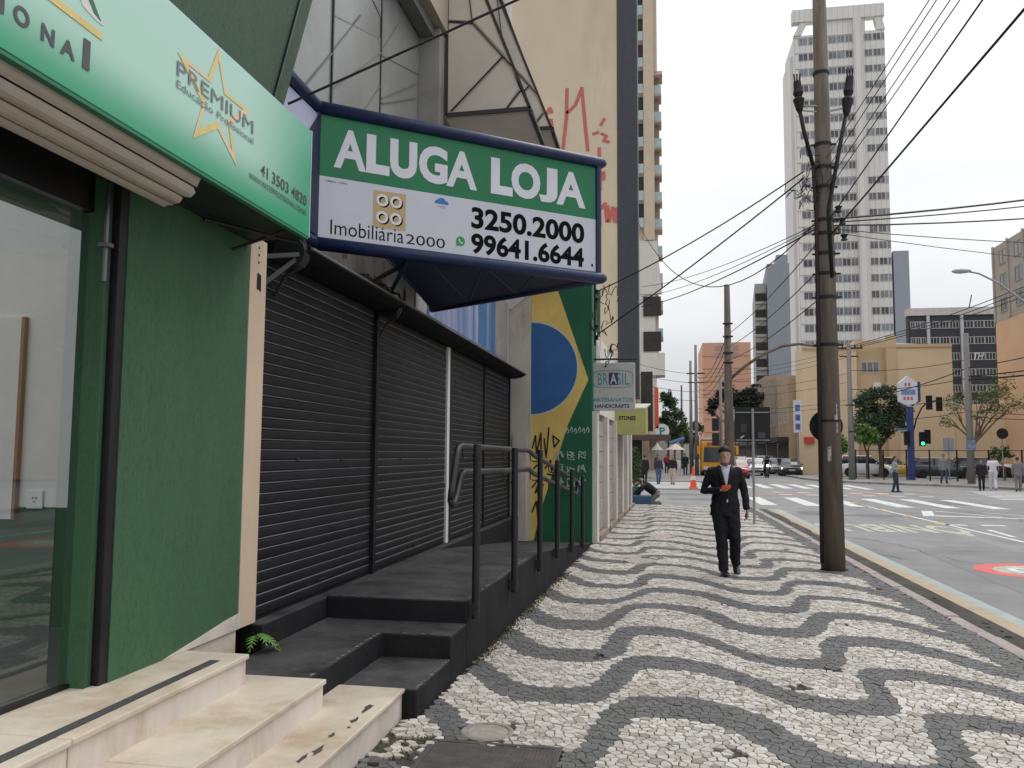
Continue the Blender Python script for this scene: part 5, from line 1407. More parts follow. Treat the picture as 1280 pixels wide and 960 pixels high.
MB().lathe([(0, 0), (.36, 0), (.36, .02), (0, .02)], (22.2, 59.9, 3.15), 24, 'y').build('disc', m_blk, rs2)
gp_ = thing('twin_panel_sign', 'grey twin panel sign on a post among the parked cars', 'sign', (19.2, 61, 0))
MB().tube([(19.2, 61, 0), (19.2, 61, 2.9)], .04, 6).build('post', m_galv, gp_)
MB().box(18.85, 19.17, 60.9, 60.95, 1.9, 2.85).build('panel', M('panel_grey', (.28, .30, .34), .5), gp_); MB().box(19.2, 19.52, 60.9, 60.95, 1.9, 2.85).build('panel', MATS['panel_grey'], gp_)

# fence of the corner car park
fe = thing('car_park_fence', 'low dark post and rail fence along the corner car park', 'fence', (19, 58, 0))
fpts = [(13.3, 61.5), (14.0, 60.9), (14.8, 60.2), (16.0, 59.2), (17.2, 58.4), (18.6, 57.6), (20.2, 56.8), (21.8, 56.0), (23.4, 55.2), (25.0, 54.4), (26.6, 53.6)]
for x, y in fpts: MB().box(x - .04, x + .04, y - .04, y + .04, 0, 2.05).build('fence_post', m_blk, fe)
for z in (2.0, .35):
    for a_, b_ in zip(fpts, fpts[1:]): MB().bar((*a_, z), (*b_, z), .03, .04).build('fence_rail', m_blk, fe)
# lawn patch by the corner
tag(MB().plate([(20.3, 48.0, .02), (27, 45.5, .02), (30, 52, .02), (22.5, 52.5, .02)], (0, 0, .12)).build('lawn', m_grass), 'green lawn patch at the right edge corner', kind='structure')

# ------------------------------------------------------------------ corner things on the left
cone = thing('traffic_cone', 'orange traffic cone with pale bands beside the side street', 'traffic cone', (1.48, 41.8, -.03))
m_cone = M('cone_orange', (.72, .10, .035), .5, .1)
MB().box(1.26, 1.70, 41.58, 42.02, -.03, .03).build('base', m_cone, cone, bevel=.02)
MB().lathe([(.0, .03), (.17, .03), (.125, .38)], (1.48, 41.8, 0), 16).build('body', m_cone, cone)
MB().lathe([(.126, .38), (.095, .58)], (1.48, 41.8, 0), 16).build('pale_band', M('cone_white', (.7, .6, .55), .5), cone)
MB().lathe([(.094, .58), (.035, 1.02), (.0, 1.03)], (1.48, 41.8, 0), 16).build('tip', m_cone, cone)
bx = MB().plate([(-1.05, 27.7, -.06), (-.35, 27.75, -.06), (-.35, 28.25, -.06), (-1.05, 28.25, -.06)], (0, 0, .32)).build('blue_box', M('box_blue', (.035, .085, .16), .5, .15), None, bevel=.03)
tag(bx, 'dark blue box on the ground before the kneeling person', 'box')
tp = thing('potted_shrub', 'slim potted green shrub at the corner of the white shop', 'plant', (-.86, 27.95, .1))
MB().lathe([(0, .25), (.16, .25), (.20, .62), (.18, .64), (0, .62)], (-.90, 28.55, -.1), 16).build('pot', M('pot_teal', (.10, .20, .20), .6), tp)
# brown canopy, banners and signs of the shops past the side street
ls = thing('corner_shops', 'row of small shops with brown canopy past the side street', 'building', (-4, 70, 0))
m_shopw = M('shop_cream', (.27, .235, .18), .8, .1, 1)
m_dk = M('shop_dark', (.03, .028, .025), .7, .3, 2)
MB().box(-14, -1.75, 56.5, 76, 0, 6.4).build('wall', m_shopw, ls)
MB().box(-14, -1.35, 56.3, 57.2, 0, 2.7).build('dark_front', m_dk, ls)
MB().box(-3.0, .55, 54.5, 58.0, 2.55, 2.9).build('brown_canopy', M('canopy_brown', (.075, .048, .035), .6), ls)
for y in (59, 61.4, 64): MB().box(-1.80, -1.70, y, y + 1.7, .2, 2.5).build('shop_window', m_dk, ls)
MB().box(-12, -1.2, 77, 92, 0, 9).build('far_wall', M('shop_ochre', (.40, .33, .22), .8, .12, 1), ls)
for y in (78.5, 82, 85.5): MB().box(-1.25, -1.15, y, y + 1.8, 5.2, 7.0).build('shop_window', m_dk, ls)
MB().box(-1.2, -.3, 78, 90, 2.9, 3.2).build('awning', M('awn_tan', (.40, .34, .24), .7), ls)
ban = tag(MB().box(-1.42, -.62, 57.5, 57.8, 3.2, 7.3).build('black_banner', m_dk), 'tall black vertical sign above the brown canopy', 'sign')
red = tag(MB().box(-.50, -.24, 57.6, 60.5, 3.4, 6.2).build('red_banner', M('banner_red', (.60, .08, .03), .5, .1)), 'orange red vertical sign beside the black one', 'sign')
ps = thing('parking_sign', 'round white sign with a green letter P below the red sign', 'sign', (-.03, 58, 3.0))
MB().lathe([(0, 0), (.48, 0), (.48, .1), (0, .1)], (0.0, 57.6, 3.22), 24, 'y').build('disc', M('p_white', (.62, .64, .62), .5), ps)
lettering(ps, 'P', (-.17, 57.6, 2.96), (1, 0, 0), UPZ, .36, .5, M('p_green', (.02, .20, .10), .5), .03, depth=.006)
def umbrella(label, x, y, z, w, col):
    t = thing('market_umbrella', label, 'umbrella', (x, y, 0))
    MB().tube([(x, y, 0), (x, y, z)], .03, 6).build('pole', m_galv, t)
    mb = MB(); n = 8
    V = [(x, y, z + .12)] + [(x + w * cos(2 * pi * k / n + .39), y + w * sin(2 * pi * k / n + .39), z - .45) for k in range(n)]
    mb.add(V, [(0, 1 + k, 1 + (k + 1) % n) for k in range(n)]).build('canopy', M('umb_' + label[:9], col, .8), t)
umbrella('small cream market umbrella by the shops', -.45, 74, 2.45, .55, (.50, .47, .40))
umbrella('wide cream market umbrella next to the poles', 1.15, 76, 2.5, .95, (.52, .48, .40))
tag(MB().plate([(.7, 84, 2.6), (2.2, 84, 3.1), (2.2, 88, 3.4), (.7, 88, 2.9)], (0, 0, .08)).build('blue_awning', M('tarp_blue', (.03, .09, .25), .6)), 'blue tarpaulin awning above the wide umbrella', 'awning')

# ================================================================== FAR BUILDINGS
m_winp = vary_by_object(M('window_dark', (.13, .14, .15), .25, .5, .35, spec=.5), .3, 1.7)
m_winf = M('window_frame', (.46, .45, .43), .6, .08)
def win_mesh(w, h, n=2, frame=.08, mats=None, depth=.12, key=None):
    mb = MB(); mb.cm = 0
    mb.box(0, w, -.02, .02, 0, frame).box(0, w, -.02, .02, h - frame, h)
    for k in range(n + 1):
        x = (w - frame) * k / n
        mb.box(x, x + frame, -.022, .022, frame, h - frame)
    mb.cm = 1
    mb.poly([(frame, .012, frame), (w - frame, .012, frame), (w - frame, .012, h - frame), (frame, .012, h - frame)])
    return mb.mesh('window', mats or [m_winf, m_winp])
def put_windows(par, rects, y, me_cache, n=2, frame=.08, mats=None, name='window'):
    o = ORG[par.name]
    for (x, z, w, h) in rects:
        k = (round(w, 2), round(h, 2), n)
        if k not in me_cache: me_cache[k] = win_mesh(w, h, n, frame, mats)
        link(name, me_cache[k], par, (x - o.x, y - o.y, z - o.z))
def put_windows_side(par, rects, x, me_cache, n=2, frame=.08, mats=None):   # faces -X
    o = ORG[par.name]
    for (y, z, w, h) in rects:
        k = (round(w, 2), round(h, 2), n)
        if k not in me_cache: me_cache[k] = win_mesh(w, h, n, frame, mats)
        ob = link('window', me_cache[k], par, (x - o.x, y - o.y, z - o.z)); ob.rotation_euler = (0, 0, -pi / 2)
# white office tower
wtw = thing('white_tower', 'tall white office tower with window bands behind the thick pole', 'building', (32, 160, 0))
m_wt = M('tower_white', (.67, .65, .61), .8, .06, .25, (1, 1, .2), col2=(.63, .605, .56), c2=(.5, .75), dscale=.2, dstretch=(1, 1, .12))
def panel_joints(m, pitch):
    t = m.node_tree; N = t.nodes; L = t.links; b = N['Principled BSDF']
    src = b.inputs['Base Color'].links[0].from_socket
    g = N.new('ShaderNodeNewGeometry'); sp = N.new('ShaderNodeSeparateXYZ'); L.new(g.outputs['Position'], sp.inputs[0])
    a_ = N.new('ShaderNodeMath'); a_.operation = 'DIVIDE'; a_.inputs[1].default_value = pitch; L.new(sp.outputs[0], a_.inputs[0])
    f_ = N.new('ShaderNodeMath'); f_.operation = 'FRACT'; L.new(a_.outputs[0], f_.inputs[0])
    l_ = N.new('ShaderNodeMath'); l_.operation = 'LESS_THAN'; l_.inputs[1].default_value = .11; L.new(f_.outputs[0], l_.inputs[0])
    mx = N.new('ShaderNodeMix'); mx.data_type = 'RGBA'; L.new(l_.outputs[0], mx.inputs['Factor']); L.new(src, mx.inputs[6]); mx.inputs[7].default_value = (.50, .48, .44, 1)
    L.new(mx.outputs[2], b.inputs['Base Color'])
panel_joints(m_wt, .92)
MB().box(23.9, 39.2, 150, 161, 0, 76.8).build('wall', m_wt, wtw)
MB().box(33.9, 35.2, 149.2, 150, 0, 79).build('front_pier', m_wt, wtw)
MB().box(23.4, 23.9, 152, 161, 0, 74).build('side_pier', m_wt, wtw)
MB().box(23.6, 39.2, 149.6, 151.2, 79.2, 81.5).build('crown_beam', m_wt, wtw)
for x in (23.8, 28.0, 38.0): MB().plate([(x, 149.8, 76.8), (x + 1.3, 149.8, 76.8), (x + 1.3 + (1.2 if x < 27 else -.5), 149.8, 79.3), (x + (1.2 if x < 27 else -.5), 149.8, 79.3)], (0, 1.2, 0)).build('crown_strut', m_wt, wtw)
MB().box(29.0, 36.0, 150.0, 165, 76.8, 79.2).build('penthouse', m_wt, wtw)
wc = {}
pitch = 2.885
for fl in range(21):
    z = 74.9 - fl * pitch
    if z < 17: break
    if fl != 8: put_windows(wtw, [(35.75, z, 1.35, 1.35), (37.2, z, 1.35, 1.35), (38.62, z, .55, 1.35)], 149.97, wc, 2, .09)
    put_windows(wtw, [(24.6, z, 1.6, 1.35), (26.3, z, 1.6, 1.35), (28.0, z, 1.6, 1.35), (29.7, z, 1.4, 1.35), (31.15, z, 1.4, 1.35), (32.6, z, 1.2, 1.35)], 149.97, wc, 2, .09)
    MB().box(23.95, 33.88, 149.93, 149.99, z + 1.42, z + 1.50).build('band_line', M('tower_line', (.40, .39, .36), .8), wtw)
gsl = tag(MB().box(39.5, 42.0, 150, 165, 0, 36.9).build('slab_block', M('slab_grey', (.30, .32, .36), .8, .05)), 'plain grey slab block right of the white tower', 'building')
# grey tower left of it
gt = thing('grey_tower', 'grey blue tower with balcony bands left of the white tower', 'building', (15.5, 125, 0))
m_gt = M('gt_grey', (.27, .30, .34), .8, .05); m_gt2 = M('gt_pale', (.36, .36, .35), .8, .06)
MB().plate([(14.75, 120, 0), (17.8, 120, 0), (19.5, 140, 0), (16.2, 140, 0)], (0, 0, 28.6)).build('grey_block', m_gt, gt)
MB().plate([(16.6, 124, 28.6), (18.2, 124, 28.6), (18.6, 132, 28.6), (17.1, 132, 28.6)], (0, 0, 2.2)).build('lift_room', m_gt, gt)
MB().plate([(13.15, 121, 0), (14.72, 121, 0), (16.0, 138, 0), (14.6, 138, 0)], (0, 0, 26.0)).build('balcony_block', m_gt2, gt)
for k in range(9):
    z = 23.4 - k * 2.35
    MB().box(13.2, 14.65, 120.9, 121.0, z, z + 1.2).build('balcony_opening', m_dk, gt)
    MB().box(13.15, 14.7, 120.7, 120.98, z - .35, z).build('balcony_parapet', m_gt2, gt)
# peach hotel
ph = thing('peach_building', 'flat peach-coloured building at the end of the street', 'building', (13, 175, 0))
MB().box(8.1, 17.5, 170, 190, 0, 24.1).build('wall', M('peach', (.62, .35, .24), .85, .05), ph)
for k in range(8): MB().box(8.12, 17.48, 169.9, 169.98, 3.5 + k * 2.55, 3.62 + k * 2.55).build('floor_line', M('peach_line', (.46, .26, .19), .85), ph)
for (x0, x1, z) in ((10.6, 13.4, 23.0), (14.0, 15.6, 23.0), (10.4, 12.6, 21.6), (13.1, 15.4, 21.6)):
    mb = MB()
    nn = int((x1 - x0) / .42)
    for j in range(nn): mb.box(x0 + j * .42, x0 + j * .42 + .26, 169.85, 169.95, z - .45, z + .45)
    tag(mb.build('roof_letters', M('letters_pale', (.40, .34, .36), .6), ph), kind='stuff')
# tan building with corner pier
ta = thing('tan_building', 'long tan rendered building behind the corner car park', 'building', (18, 78, 0))
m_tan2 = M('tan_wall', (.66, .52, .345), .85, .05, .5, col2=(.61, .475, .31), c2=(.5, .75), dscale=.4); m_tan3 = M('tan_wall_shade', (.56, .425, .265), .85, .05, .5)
MB().box(12.0, 16.5, 75, 78.5, 0, 11.1).build('wall', m_tan2, ta)
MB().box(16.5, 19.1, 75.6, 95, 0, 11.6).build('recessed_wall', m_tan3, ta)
MB().box(19.1, 24.1, 74.9, 95, 0, 11.0).build('wall', m_tan2, ta)
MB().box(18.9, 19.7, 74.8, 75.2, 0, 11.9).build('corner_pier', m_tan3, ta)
MB().box(24.1, 28.4, 75, 85, 0, 6.0).build('low_wall', m_tan2, ta)
MB().plate([(19.2, 76, 11.0), (24, 76, 11.0), (22.5, 86, 12.6), (19.2, 86, 12.6)], (0, 0, .1)).build('roof', M('roof_grey', (.22, .22, .22), .8), ta)
put_windows(ta, [(16.95, 8.75, 1.55, 1.0)], 75.58, {}, 3, .1)
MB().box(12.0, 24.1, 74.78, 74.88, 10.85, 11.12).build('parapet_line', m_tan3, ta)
MB().box(17.9, 18.5, 75.3, 75.6, 7.4, 7.9).build('air_conditioner', m_offwhite, ta, bevel=.03)
rsg = tag(MB().box(12.02, 12.85, 74.7, 74.95, 2.7, 3.2).build('red_sign', M('sign_red', (.55, .06, .05), .5)), 'small red shop sign low on the tan wall', 'sign')
vsg = thing('vertical_sign', 'white vertical shop sign with dark letters on the far right pavement', 'sign', (10.9, 72, 0))
MB().box(10.75, 11.4, 71.8, 72, 3.5, 6.2).build('board', M('vsign_white', (.58, .60, .64), .5), vsg)
for k, z in enumerate((5.3, 4.5, 3.75)): lettering(vsg, 'VEL'[k], (10.85, 71.79, z), (1, 0, 0), UPZ, .45, .6, M('vsign_ink', (.10, .13, .3), .5), .05, depth=.01) if False else MB().box(10.88, 11.25, 71.77, 71.795, z, z + .5).build('dark_mark', M('vsign_ink', (.10, .13, .3), .5, .8, 6), vsg)
MB().tube([(11.07, 71.95, 0), (11.07, 71.95, 3.5)], .08, 8).build('post', m_galv, vsg)
# old facades farther along the right side
of = thing('old_facades', 'old shop facades with dark awnings along the far right side', 'building', (14, 110, 0))
for k, (y0, y1, h, c) in enumerate(((79, 86.5, 8.6, (.40, .30, .19)), (87, 95.5, 9.6, (.30, .25, .19)), (96, 106, 10.5, (.36, .28, .19)), (106.5, 118, 9, (.30, .27, .22)), (118.5, 140, 11, (.25, .24, .22)))):
    MB().box(11.4, 20, y0, y1, 0, h).build('wall', M('facade%d' % k, c, .85, .15, .8), of)
    MB().box(10.4, 11.4, y0 + .3, y1 - .3, 2.8, 3.3).build('awning', m_dk, of)
    MB().box(11.32, 11.39, y0 + .5, y1 - .5, .1, 2.7).build('shop_opening', m_dk, of)
    put_windows_side(of, [(y0 + 2.8 + 3 * j, 4.6, 1.4, 1.7) for j in range(int((y1 - y0 - 1) / 3))], 11.37, {}, 2, .12)
# black office building with light roof band
bb = thing('black_building', 'dark office building with white window bands behind the tan wall', 'building', (30.5, 100, 0))
MB().box(26.3, 35.0, 95, 95.9, 0, 16.75).build('wall', M('bb_black', (.032, .036, .045), .6, .15), bb)
MB().box(26.2, 35.1, 94.8, 95.9, 16.75, 17.55).build('roof_band', M('bb_band', (.46, .46, .44), .7), bb)
for x in (28.25, 31.6): MB().box(x - .14, x + .14, 94.7, 95, 6, 16.7).build('white_pier', M('bb_pier', (.42, .44, .46), .7), bb)
bc = {}
for r_ in range(6):
    z = 15.3 - r_ * 1.72
    for (x0, x1) in ((26.5, 28.05), (28.45, 31.4), (31.8, 34.9)):
        w = (x1 - x0) / 3
        put_windows(bb, [(x0 + j * w, z, w - .02, .82) for j in range(3)], 94.96, bc, 2 if w < .7 else 3, .07, [M('bb_frame', (.34, .35, .36), .6), M('bb_pane', (.03, .034, .04), .3)])
lettering(bb, 'TH', (32.5, 94.9, 11.9), (1, 0, 0), UPZ, 1.0, .75, M('bb_script', (.6, .6, .6), .5), .01, shear=.3)
# orange and concrete block at the right edge
ob_ = thing('orange_building', 'orange block with concrete upper storeys at the right edge', 'building', (32, 70, 0))
m_or = M('orange_wall', (.60, .40, .25), .85, .06, .4); m_oc = M('orange_concrete', (.36, .32, .27), .85, .1, .5)
MB().box(28.0, 45, 40, 76, 0, 12.9).build('lower_wall', m_or, ob_)
MB().box(28.0, 45, 40, 76, 12.9, 19.4).build('upper_wall', m_oc, ob_)
for k in range(7): MB().box(27.9, 28.0, 75.9 - k * 3.0 - .15, 75.9 - k * 3.0 + .15, 13, 19.5).build('pilaster', m_oc, ob_)
oc = {}
for fl, z in enumerate((17.6, 15.6, 13.6)):
    put_windows_side(ob_, [(75.0 - .3 - j * 3.0, z, 1.5, 1.25) for j in range(6)], 27.97, oc, 2, .12, [M('oc_frame', (.28, .26, .23), .7), m_winp])
# residential tower with balconies at the left
at_ = thing('balcony_tower', 'narrow beige residential tower with glass balconies beside the charcoal strip', 'building', (-4, 95, 0))
m_at = M('at_beige', (.56, .46, .34), .85, .05, .4); m_atw = M('at_white', (.60, .58, .54), .85, .05)
m_bglass = M('balcony_glass', (.36, .46, .45), .25, .1)
MB().box(-12, -1.1, 89.6, 110, 22, 70).build('wall', m_at, at_)
MB().box(-12, -.62, 89.2, 110, 0, 24.7).build('podium', m_atw, at_)
MB().box(-1.75, -.62, 89.0, 90, 24.7, 70).build('front_pier', m_at, at_)
MB().box(-.64, -.25, 89.3, 91, 43.6, 70).build('corner_pier', m_at, at_)
for k in range(16):
    z = 26.2 + k * 3.0
    b1 = MB().box(-2.6, -1.76, 89.3, 89.58, z + 1.0, z + 2.6).build('balcony_opening', m_dk, at_)
    MB().box(-2.6, -1.78, 88.9, 88.96, z - .1, z + .95).build('balcony_glass', m_bglass, at_)
    if z < 43:
        MB().box(-.6, .20, 89.5, 92, z - .25, z - .1).build('balcony_slab', m_at, at_)
        MB().box(-.6, .18, 89.45, 89.5, z - .1, z + .9).build('balcony_glass', m_bglass, at_)
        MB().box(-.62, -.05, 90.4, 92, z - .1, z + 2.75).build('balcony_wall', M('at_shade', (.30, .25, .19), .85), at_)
MB().box(-.62, .32, 89.4, 92, 43.3, 43.7).build('balcony_roof', m_at, at_)
for z in (12.6, 16.4): MB().box(-1.9, -.02, 89.0, 89.2, z, z + 2.1).build('window', m_dk, at_)
MB().plate([(-2.2, 89.1, 18.8), (.1, 89.1, 18.8), (-.4, 89.1, 24.6), (-2.2, 89.1, 24.6)], (0, .5, 0)).build('white_gable', m_atw, at_)
MB().box(-2.2, .35, 88.9, 92, 10.0, 12.4).build('white_parapet', m_atw, at_)
for k in range(5):
    z = 11.2 + 3.0 * k
    MB().box(-.62, .20, 89.5, 92, z - .25, z - .1).build('balcony_slab', m_at, at_)
    MB().box(-.62, .18, 89.45, 89.5, z - .1, z + .9).build('balcony_glass', m_bglass, at_)
    MB().box(-.9, -.28, 90.2, 92, z - .1, z + 2.75).build('balcony_wall', m_at, at_)
# distant closing blocks down the street
for k, (x0, x1, y, h, c, lab) in enumerate(((-6, 1.6, 200, 9, (.30, .29, .27), 'low grey block at the very end of the left side'), (17.6, 30, 185, 15, (.34, .33, .31), 'pale block behind the old facades'), (2.2, 8.0, 260, 8, (.33, .31, .28), 'small pale block closing the street'))):
    tag(MB().box(x0, x1, y, y + 15, 0, h).build('distant_block', M('far%d' % k, c, .85, .1, .3)), lab, 'building')
# ================================================================== TREES
def leaf_mat(name, col, var=.45):
    m = M(name, col, .6, var, 1.1)
    b = m.node_tree.nodes['Principled BSDF']
    b.inputs['Transmission Weight'].default_value = 0
    return m
m_bark = M('bark', (.10, .075, .055), .9, .3, 6, (1, 1, .3)); m_barkl = M('bark_light', (.16, .12, .085), .9, .3, 6, (1, 1, .3))
def tree(label, base, clumps, leaf_n, leaf_s, mat, trunk_r=.15, fork=None, bark=None, flat=1.0, cat='tree', name='tree', seed=1, reach=.75):
    R = random.Random(seed)
    t = thing(name, label, cat, base)
    bx_, by_, bz_ = base
    fk = Vector(fork) if fork else Vector((bx_, by_, bz_ + 1.8))
    mb = MB(); mb.tube([base, Vector(base).lerp(fk, .5) + Vector((R.uniform(-.08, .08), 0, 0)), fk], [trunk_r, trunk_r * .85, trunk_r * .7], 8)
    for (cx_, cy_, cz_, rx_, ry_, rz_) in clumps:
        c = Vector((cx_, cy_, cz_)); md = fk.lerp(c, .5) + Vector((R.uniform(-.2, .2), R.uniform(-.2, .2), R.uniform(-.1, .25)))
        mb.tube([fk, md, fk.lerp(c, reach)], [trunk_r * .55, trunk_r * .35, trunk_r * .14], 6)
        for j in range(3):
            e_ = c + Vector((R.uniform(-1, 1) * rx_ * .8, R.uniform(-1, 1) * ry_ * .8, R.uniform(-.5, 1) * rz_ * .8))
            mb.tube([md, md.lerp(e_, .6) + Vector((0, 0, .1)), e_], [trunk_r * .22, trunk_r * .12, trunk_r * .04], 5)
    mb.build('trunk', bark or m_bark, t)
    mb = MB()
    tot = sum(a_[3] * a_[4] * a_[5] for a_ in clumps)
    for (cx_, cy_, cz_, rx_, ry_, rz_) in clumps:
        n = max(30, int(leaf_n * (rx_ * ry_ * rz_) / tot))
        subs = [(R.gauss(0, .45), R.gauss(0, .45), R.gauss(0, .45)) for _ in range(9)]
        for k in range(n):
            s0 = R.choice(subs)
            p = Vector((cx_ + rx_ * max(-1.1, min(1.1, s0[0] + R.gauss(0, .22))), cy_ + ry_ * (s0[1] + R.gauss(0, .22)), cz_ + rz_ * max(-1.1, min(1.1, s0[2] + R.gauss(0, .22)))))
            d = Vector((R.gauss(0, 1), R.gauss(0, 1), R.gauss(0, .6 * flat))).normalized()
            e_ = d.cross(Vector((R.gauss(0, 1), R.gauss(0, 1), R.gauss(0, 1)))).normalized()
            s_ = leaf_s * R.uniform(.6, 1.3)
            mb.add([p - d * s_, p + e_ * s_ * .45, p + d * s_, p - e_ * s_ * .45], [(0, 1, 2, 3)])
    mb.build('crown', mat, t)
    return t
m_l1 = leaf_mat('leaf_dark', (.045, .082, .036)); m_l2 = leaf_mat('leaf_bright', (.11, .20, .035)); m_l3 = leaf_mat('leaf_pale', (.14, .17, .06)); m_l4 = leaf_mat('leaf_mid', (.045, .09, .028)); m_l5 = leaf_mat('leaf_pine', (.018, .030, .018))
tree('large dark spreading tree between the poles before the tan wall', (16.0, 66, 0), [(14.9, 66, 5.6, 1.1, 1.3, .75), (16.2, 66, 6.2, 1.5, 1.3, .7), (17.3, 66, 5.2, 1.1, 1.2, .8), (15.0, 66, 4.2, 1.0, 1.2, .8), (16.4, 66, 4.4, 1.3, 1.3, 1.0), (16.2, 66, 3.2, .9, 1, .7), (17.4, 66, 3.9, .7, .9, .6)], 9500, .13, m_l1, .17, (16.0, 66, 2.2), seed=2)
tree('round bright green shrub tree behind the far pole', (14.3, 62.5, 0), [(13.9, 62.5, 3.0, .8, .8, .6), (14.6, 62.5, 2.9, .7, .8, .65), (14.2, 62.5, 3.4, .6, .6, .4)], 2200, .12, m_l2, .1, (14.3, 62.5, 1.7), seed=3)
tree('small bright green shrub left of the round one', (12.75, 63.5, 0), [(12.7, 63.5, 2.6, .5, .6, .65), (12.9, 63.5, 2.2, .4, .5, .5)], 900, .12, m_l2, .08, (12.75, 63.5, 1.3), seed=13)
tree('leaning sparse tree with bent brown trunk and thin pale foliage', (21.3, 64, 0), [(20.6, 64, 5.3, 1.1, 1.0, .8), (22.6, 64, 6.0, 1.3, 1.0, .9), (24.0, 64, 6.6, 1.0, 1.0, .9), (23.6, 64, 4.9, 1.0, 1.0, .6), (19.9, 64, 4.3, .8, .9, .5), (22.3, 64, 4.6, 1.0, .9, .5), (24.6, 64, 5.4, .8, .8, .6)], 2000, .10, m_l3, .15, (21.9, 64, 2.6), m_barkl, seed=4, reach=.95)
tree('dark palm-like bush at the right edge', (26.3, 63, 0), [(26.4, 63, 3.6, .9, .9, .9), (26.0, 63, 2.4, .7, .8, .7)], 1200, .3, m_l1, .15, (26.3, 63, 1.5), seed=5)
tree('small green shrub by the round sign', (23.0, 62, 0), [(23.0, 62, 1.9, .6, .5, .45), (22.5, 62, 1.6, .4, .4, .3)], 500, .12, m_l4, .06, (23.0, 62, .9), seed=15)
tree('dark pine crowns in front of the peach building', (7.2, 88, 0), [(5.6, 88, 7.0, 1.0, 1.2, .7), (6.6, 88, 8.0, 1.1, 1.2, .9), (7.8, 88, 7.4, 1.2, 1.2, .9), (9.0, 88, 7.9, 1.1, 1.2, .8), (8.6, 88, 6.5, 1.0, 1, .7), (5.0, 88, 6.2, .5, .8, .5)], 5200, .16, m_l5, .2, (7.2, 88, 4.5), seed=6)
tree('leafy green tree above the shops at the left', (.7, 96, 0), [(.3, 96, 8.0, .7, 1.2, 1.2), (1.0, 96, 6.8, .9, 1.2, 1.1), (1.9, 96, 5.9, .8, 1.2, .9), (.4, 96, 5.4, .9, 1.2, 1.0), (2.1, 96, 4.6, .7, 1, .7), (1.1, 96, 3.7, .9, 1, .8)], 5200, .15, m_l4, .15, (.7, 96, 3), seed=7)
tree('dull green street tree behind the bus', (4.2, 120, 0), [(3.2, 120, 5.0, 1.2, 1.2, 1.0), (4.6, 120, 5.6, 1.2, 1.2, 1.0), (4.0, 120, 3.8, 1.5, 1.2, .9)], 1800, .24, m_l4, .2, (4.2, 120, 2.5), seed=8)
tree('dull green tree at the end of the left pavement', (2.0, 140, 0), [(1.6, 140, 6.0, 1.2, 1.2, 1.3), (2.8, 140, 5.0, 1.1, 1.2, 1.2)], 1500, .25, m_l4, .2, (2, 140, 3), seed=9)
tree('dark street tree before the old facades', (10.2, 100, 0), [(10.4, 100, 6.3, 1.0, 1.2, 1.4), (10.9, 100, 8.2, 1.0, 1.2, 1.0), (10.0, 100, 4.4, .7, 1, .9)], 1800, .22, m_l5, .2, (10.4, 100, 3), seed=10)
tag(MB().plate([(-80, 300, 0), (-40, 300, 9), (0, 300, 7), (20, 300, 9), (60, 300, 8), (140, 300, 7), (200, 300, 0)], (0, 20, 0)).build('hills', M('far_trees', (.10, .12, .10), .9, .3, .1)), 'distant tree covered rise at the end of the street', kind='structure')
# potted shrub crown
Rr = random.Random(3)
mb = MB()
for k in range(900):
    z = Rr.uniform(.55, 1.85); w = .22 * sin(pi * min(1, max(.1, (z - .35) / 1.7)))
    a_ = Rr.uniform(0, 2 * pi); q = sqrt(Rr.random())
    p = Vector((-.90 + w * q * cos(a_), 28.55 + w * q * sin(a_), z)); d = Vector((Rr.gauss(0, 1), Rr.gauss(0, 1), Rr.gauss(.4, 1))).normalized() * .05
    e_ = d.cross(Vector((Rr.gauss(0, 1), 1, Rr.gauss(0, 1)))).normalized() * .02
    mb.add([p - d, p + e_, p + d, p - e_], [(0, 1, 2, 3)])
mb.build('foliage', m_l4, tp)
# moss and weeds along the ramp foot
mb = MB()
for k in range(900):
    y = Rr.uniform(6.4, 11.5); x = rx(y) + abs(Rr.gauss(0, .05)) + .01
    h = Rr.uniform(.006, .025); w = Rr.uniform(.004, .012); a_ = Rr.uniform(0, pi)
    mb.add([(x - w * cos(a_), y - w * sin(a_), -.004), (x + w * cos(a_), y + w * sin(a_), -.004), (x + Rr.uniform(-.01, .01), y, h)], [(0, 1, 2)])
for k in range(160):
    x = Rr.uniform(-1.58, -1.28); y = Rr.uniform(3.9, 4.75); h = Rr.uniform(.0, .008); w = .01
    mb.add([(x - w, y, -.012), (x + w, y, -.012), (x, y + Rr.uniform(-.01, .01), h)], [(0, 1, 2)])
tag(mb.build('moss', M('moss_green', (.085, .10, .035), .9, .4, 40)), 'moss and tiny weeds at the foot of the ramp', kind='stuff')

# ================================================================== VEHICLES
m_tyre = M('tyre', (.015, .015, .016), .8); m_rim = M('rim', (.36, .37, .38), .35, metal=.7); m_cgl = M('car_glass', (.030, .038, .045), .08, .2, 1, spec=.7)
m_lampc = M('lamp_clear', (.62, .63, .62), .15); m_plate = M('number_plate', (.42, .42, .42), .5)
def paint(name, col): return M('paint_' + name, col, .28, .04, .6, spec=.5, coat=.5)
def wheel(par, x, y, r_, w=.2):
    wv = thing_part('wheel', par)
    ORG[wv.name] = Vector((0, 0, 0))
    s_ = 1 if x > 0 else -1
    MB().lathe([(r_ * .6, -w / 2), (r_ * .95, -w / 2), (r_, -w * .35), (r_, w * .35), (r_ * .95, w / 2), (r_ * .6, w / 2)], (x, y, r_), 20, 'x').build('tyre', m_tyre, wv)
    MB().lathe([(0, s_ * w * .42), (r_ * .2, s_ * w * .46), (r_ * .58, s_ * w * .40), (r_ * .62, s_ * w * .3), (r_ * .62, -s_ * w * .3), (0, -s_ * w * .3)], (x, y, r_), 16, 'x').build('rim', m_rim, wv)
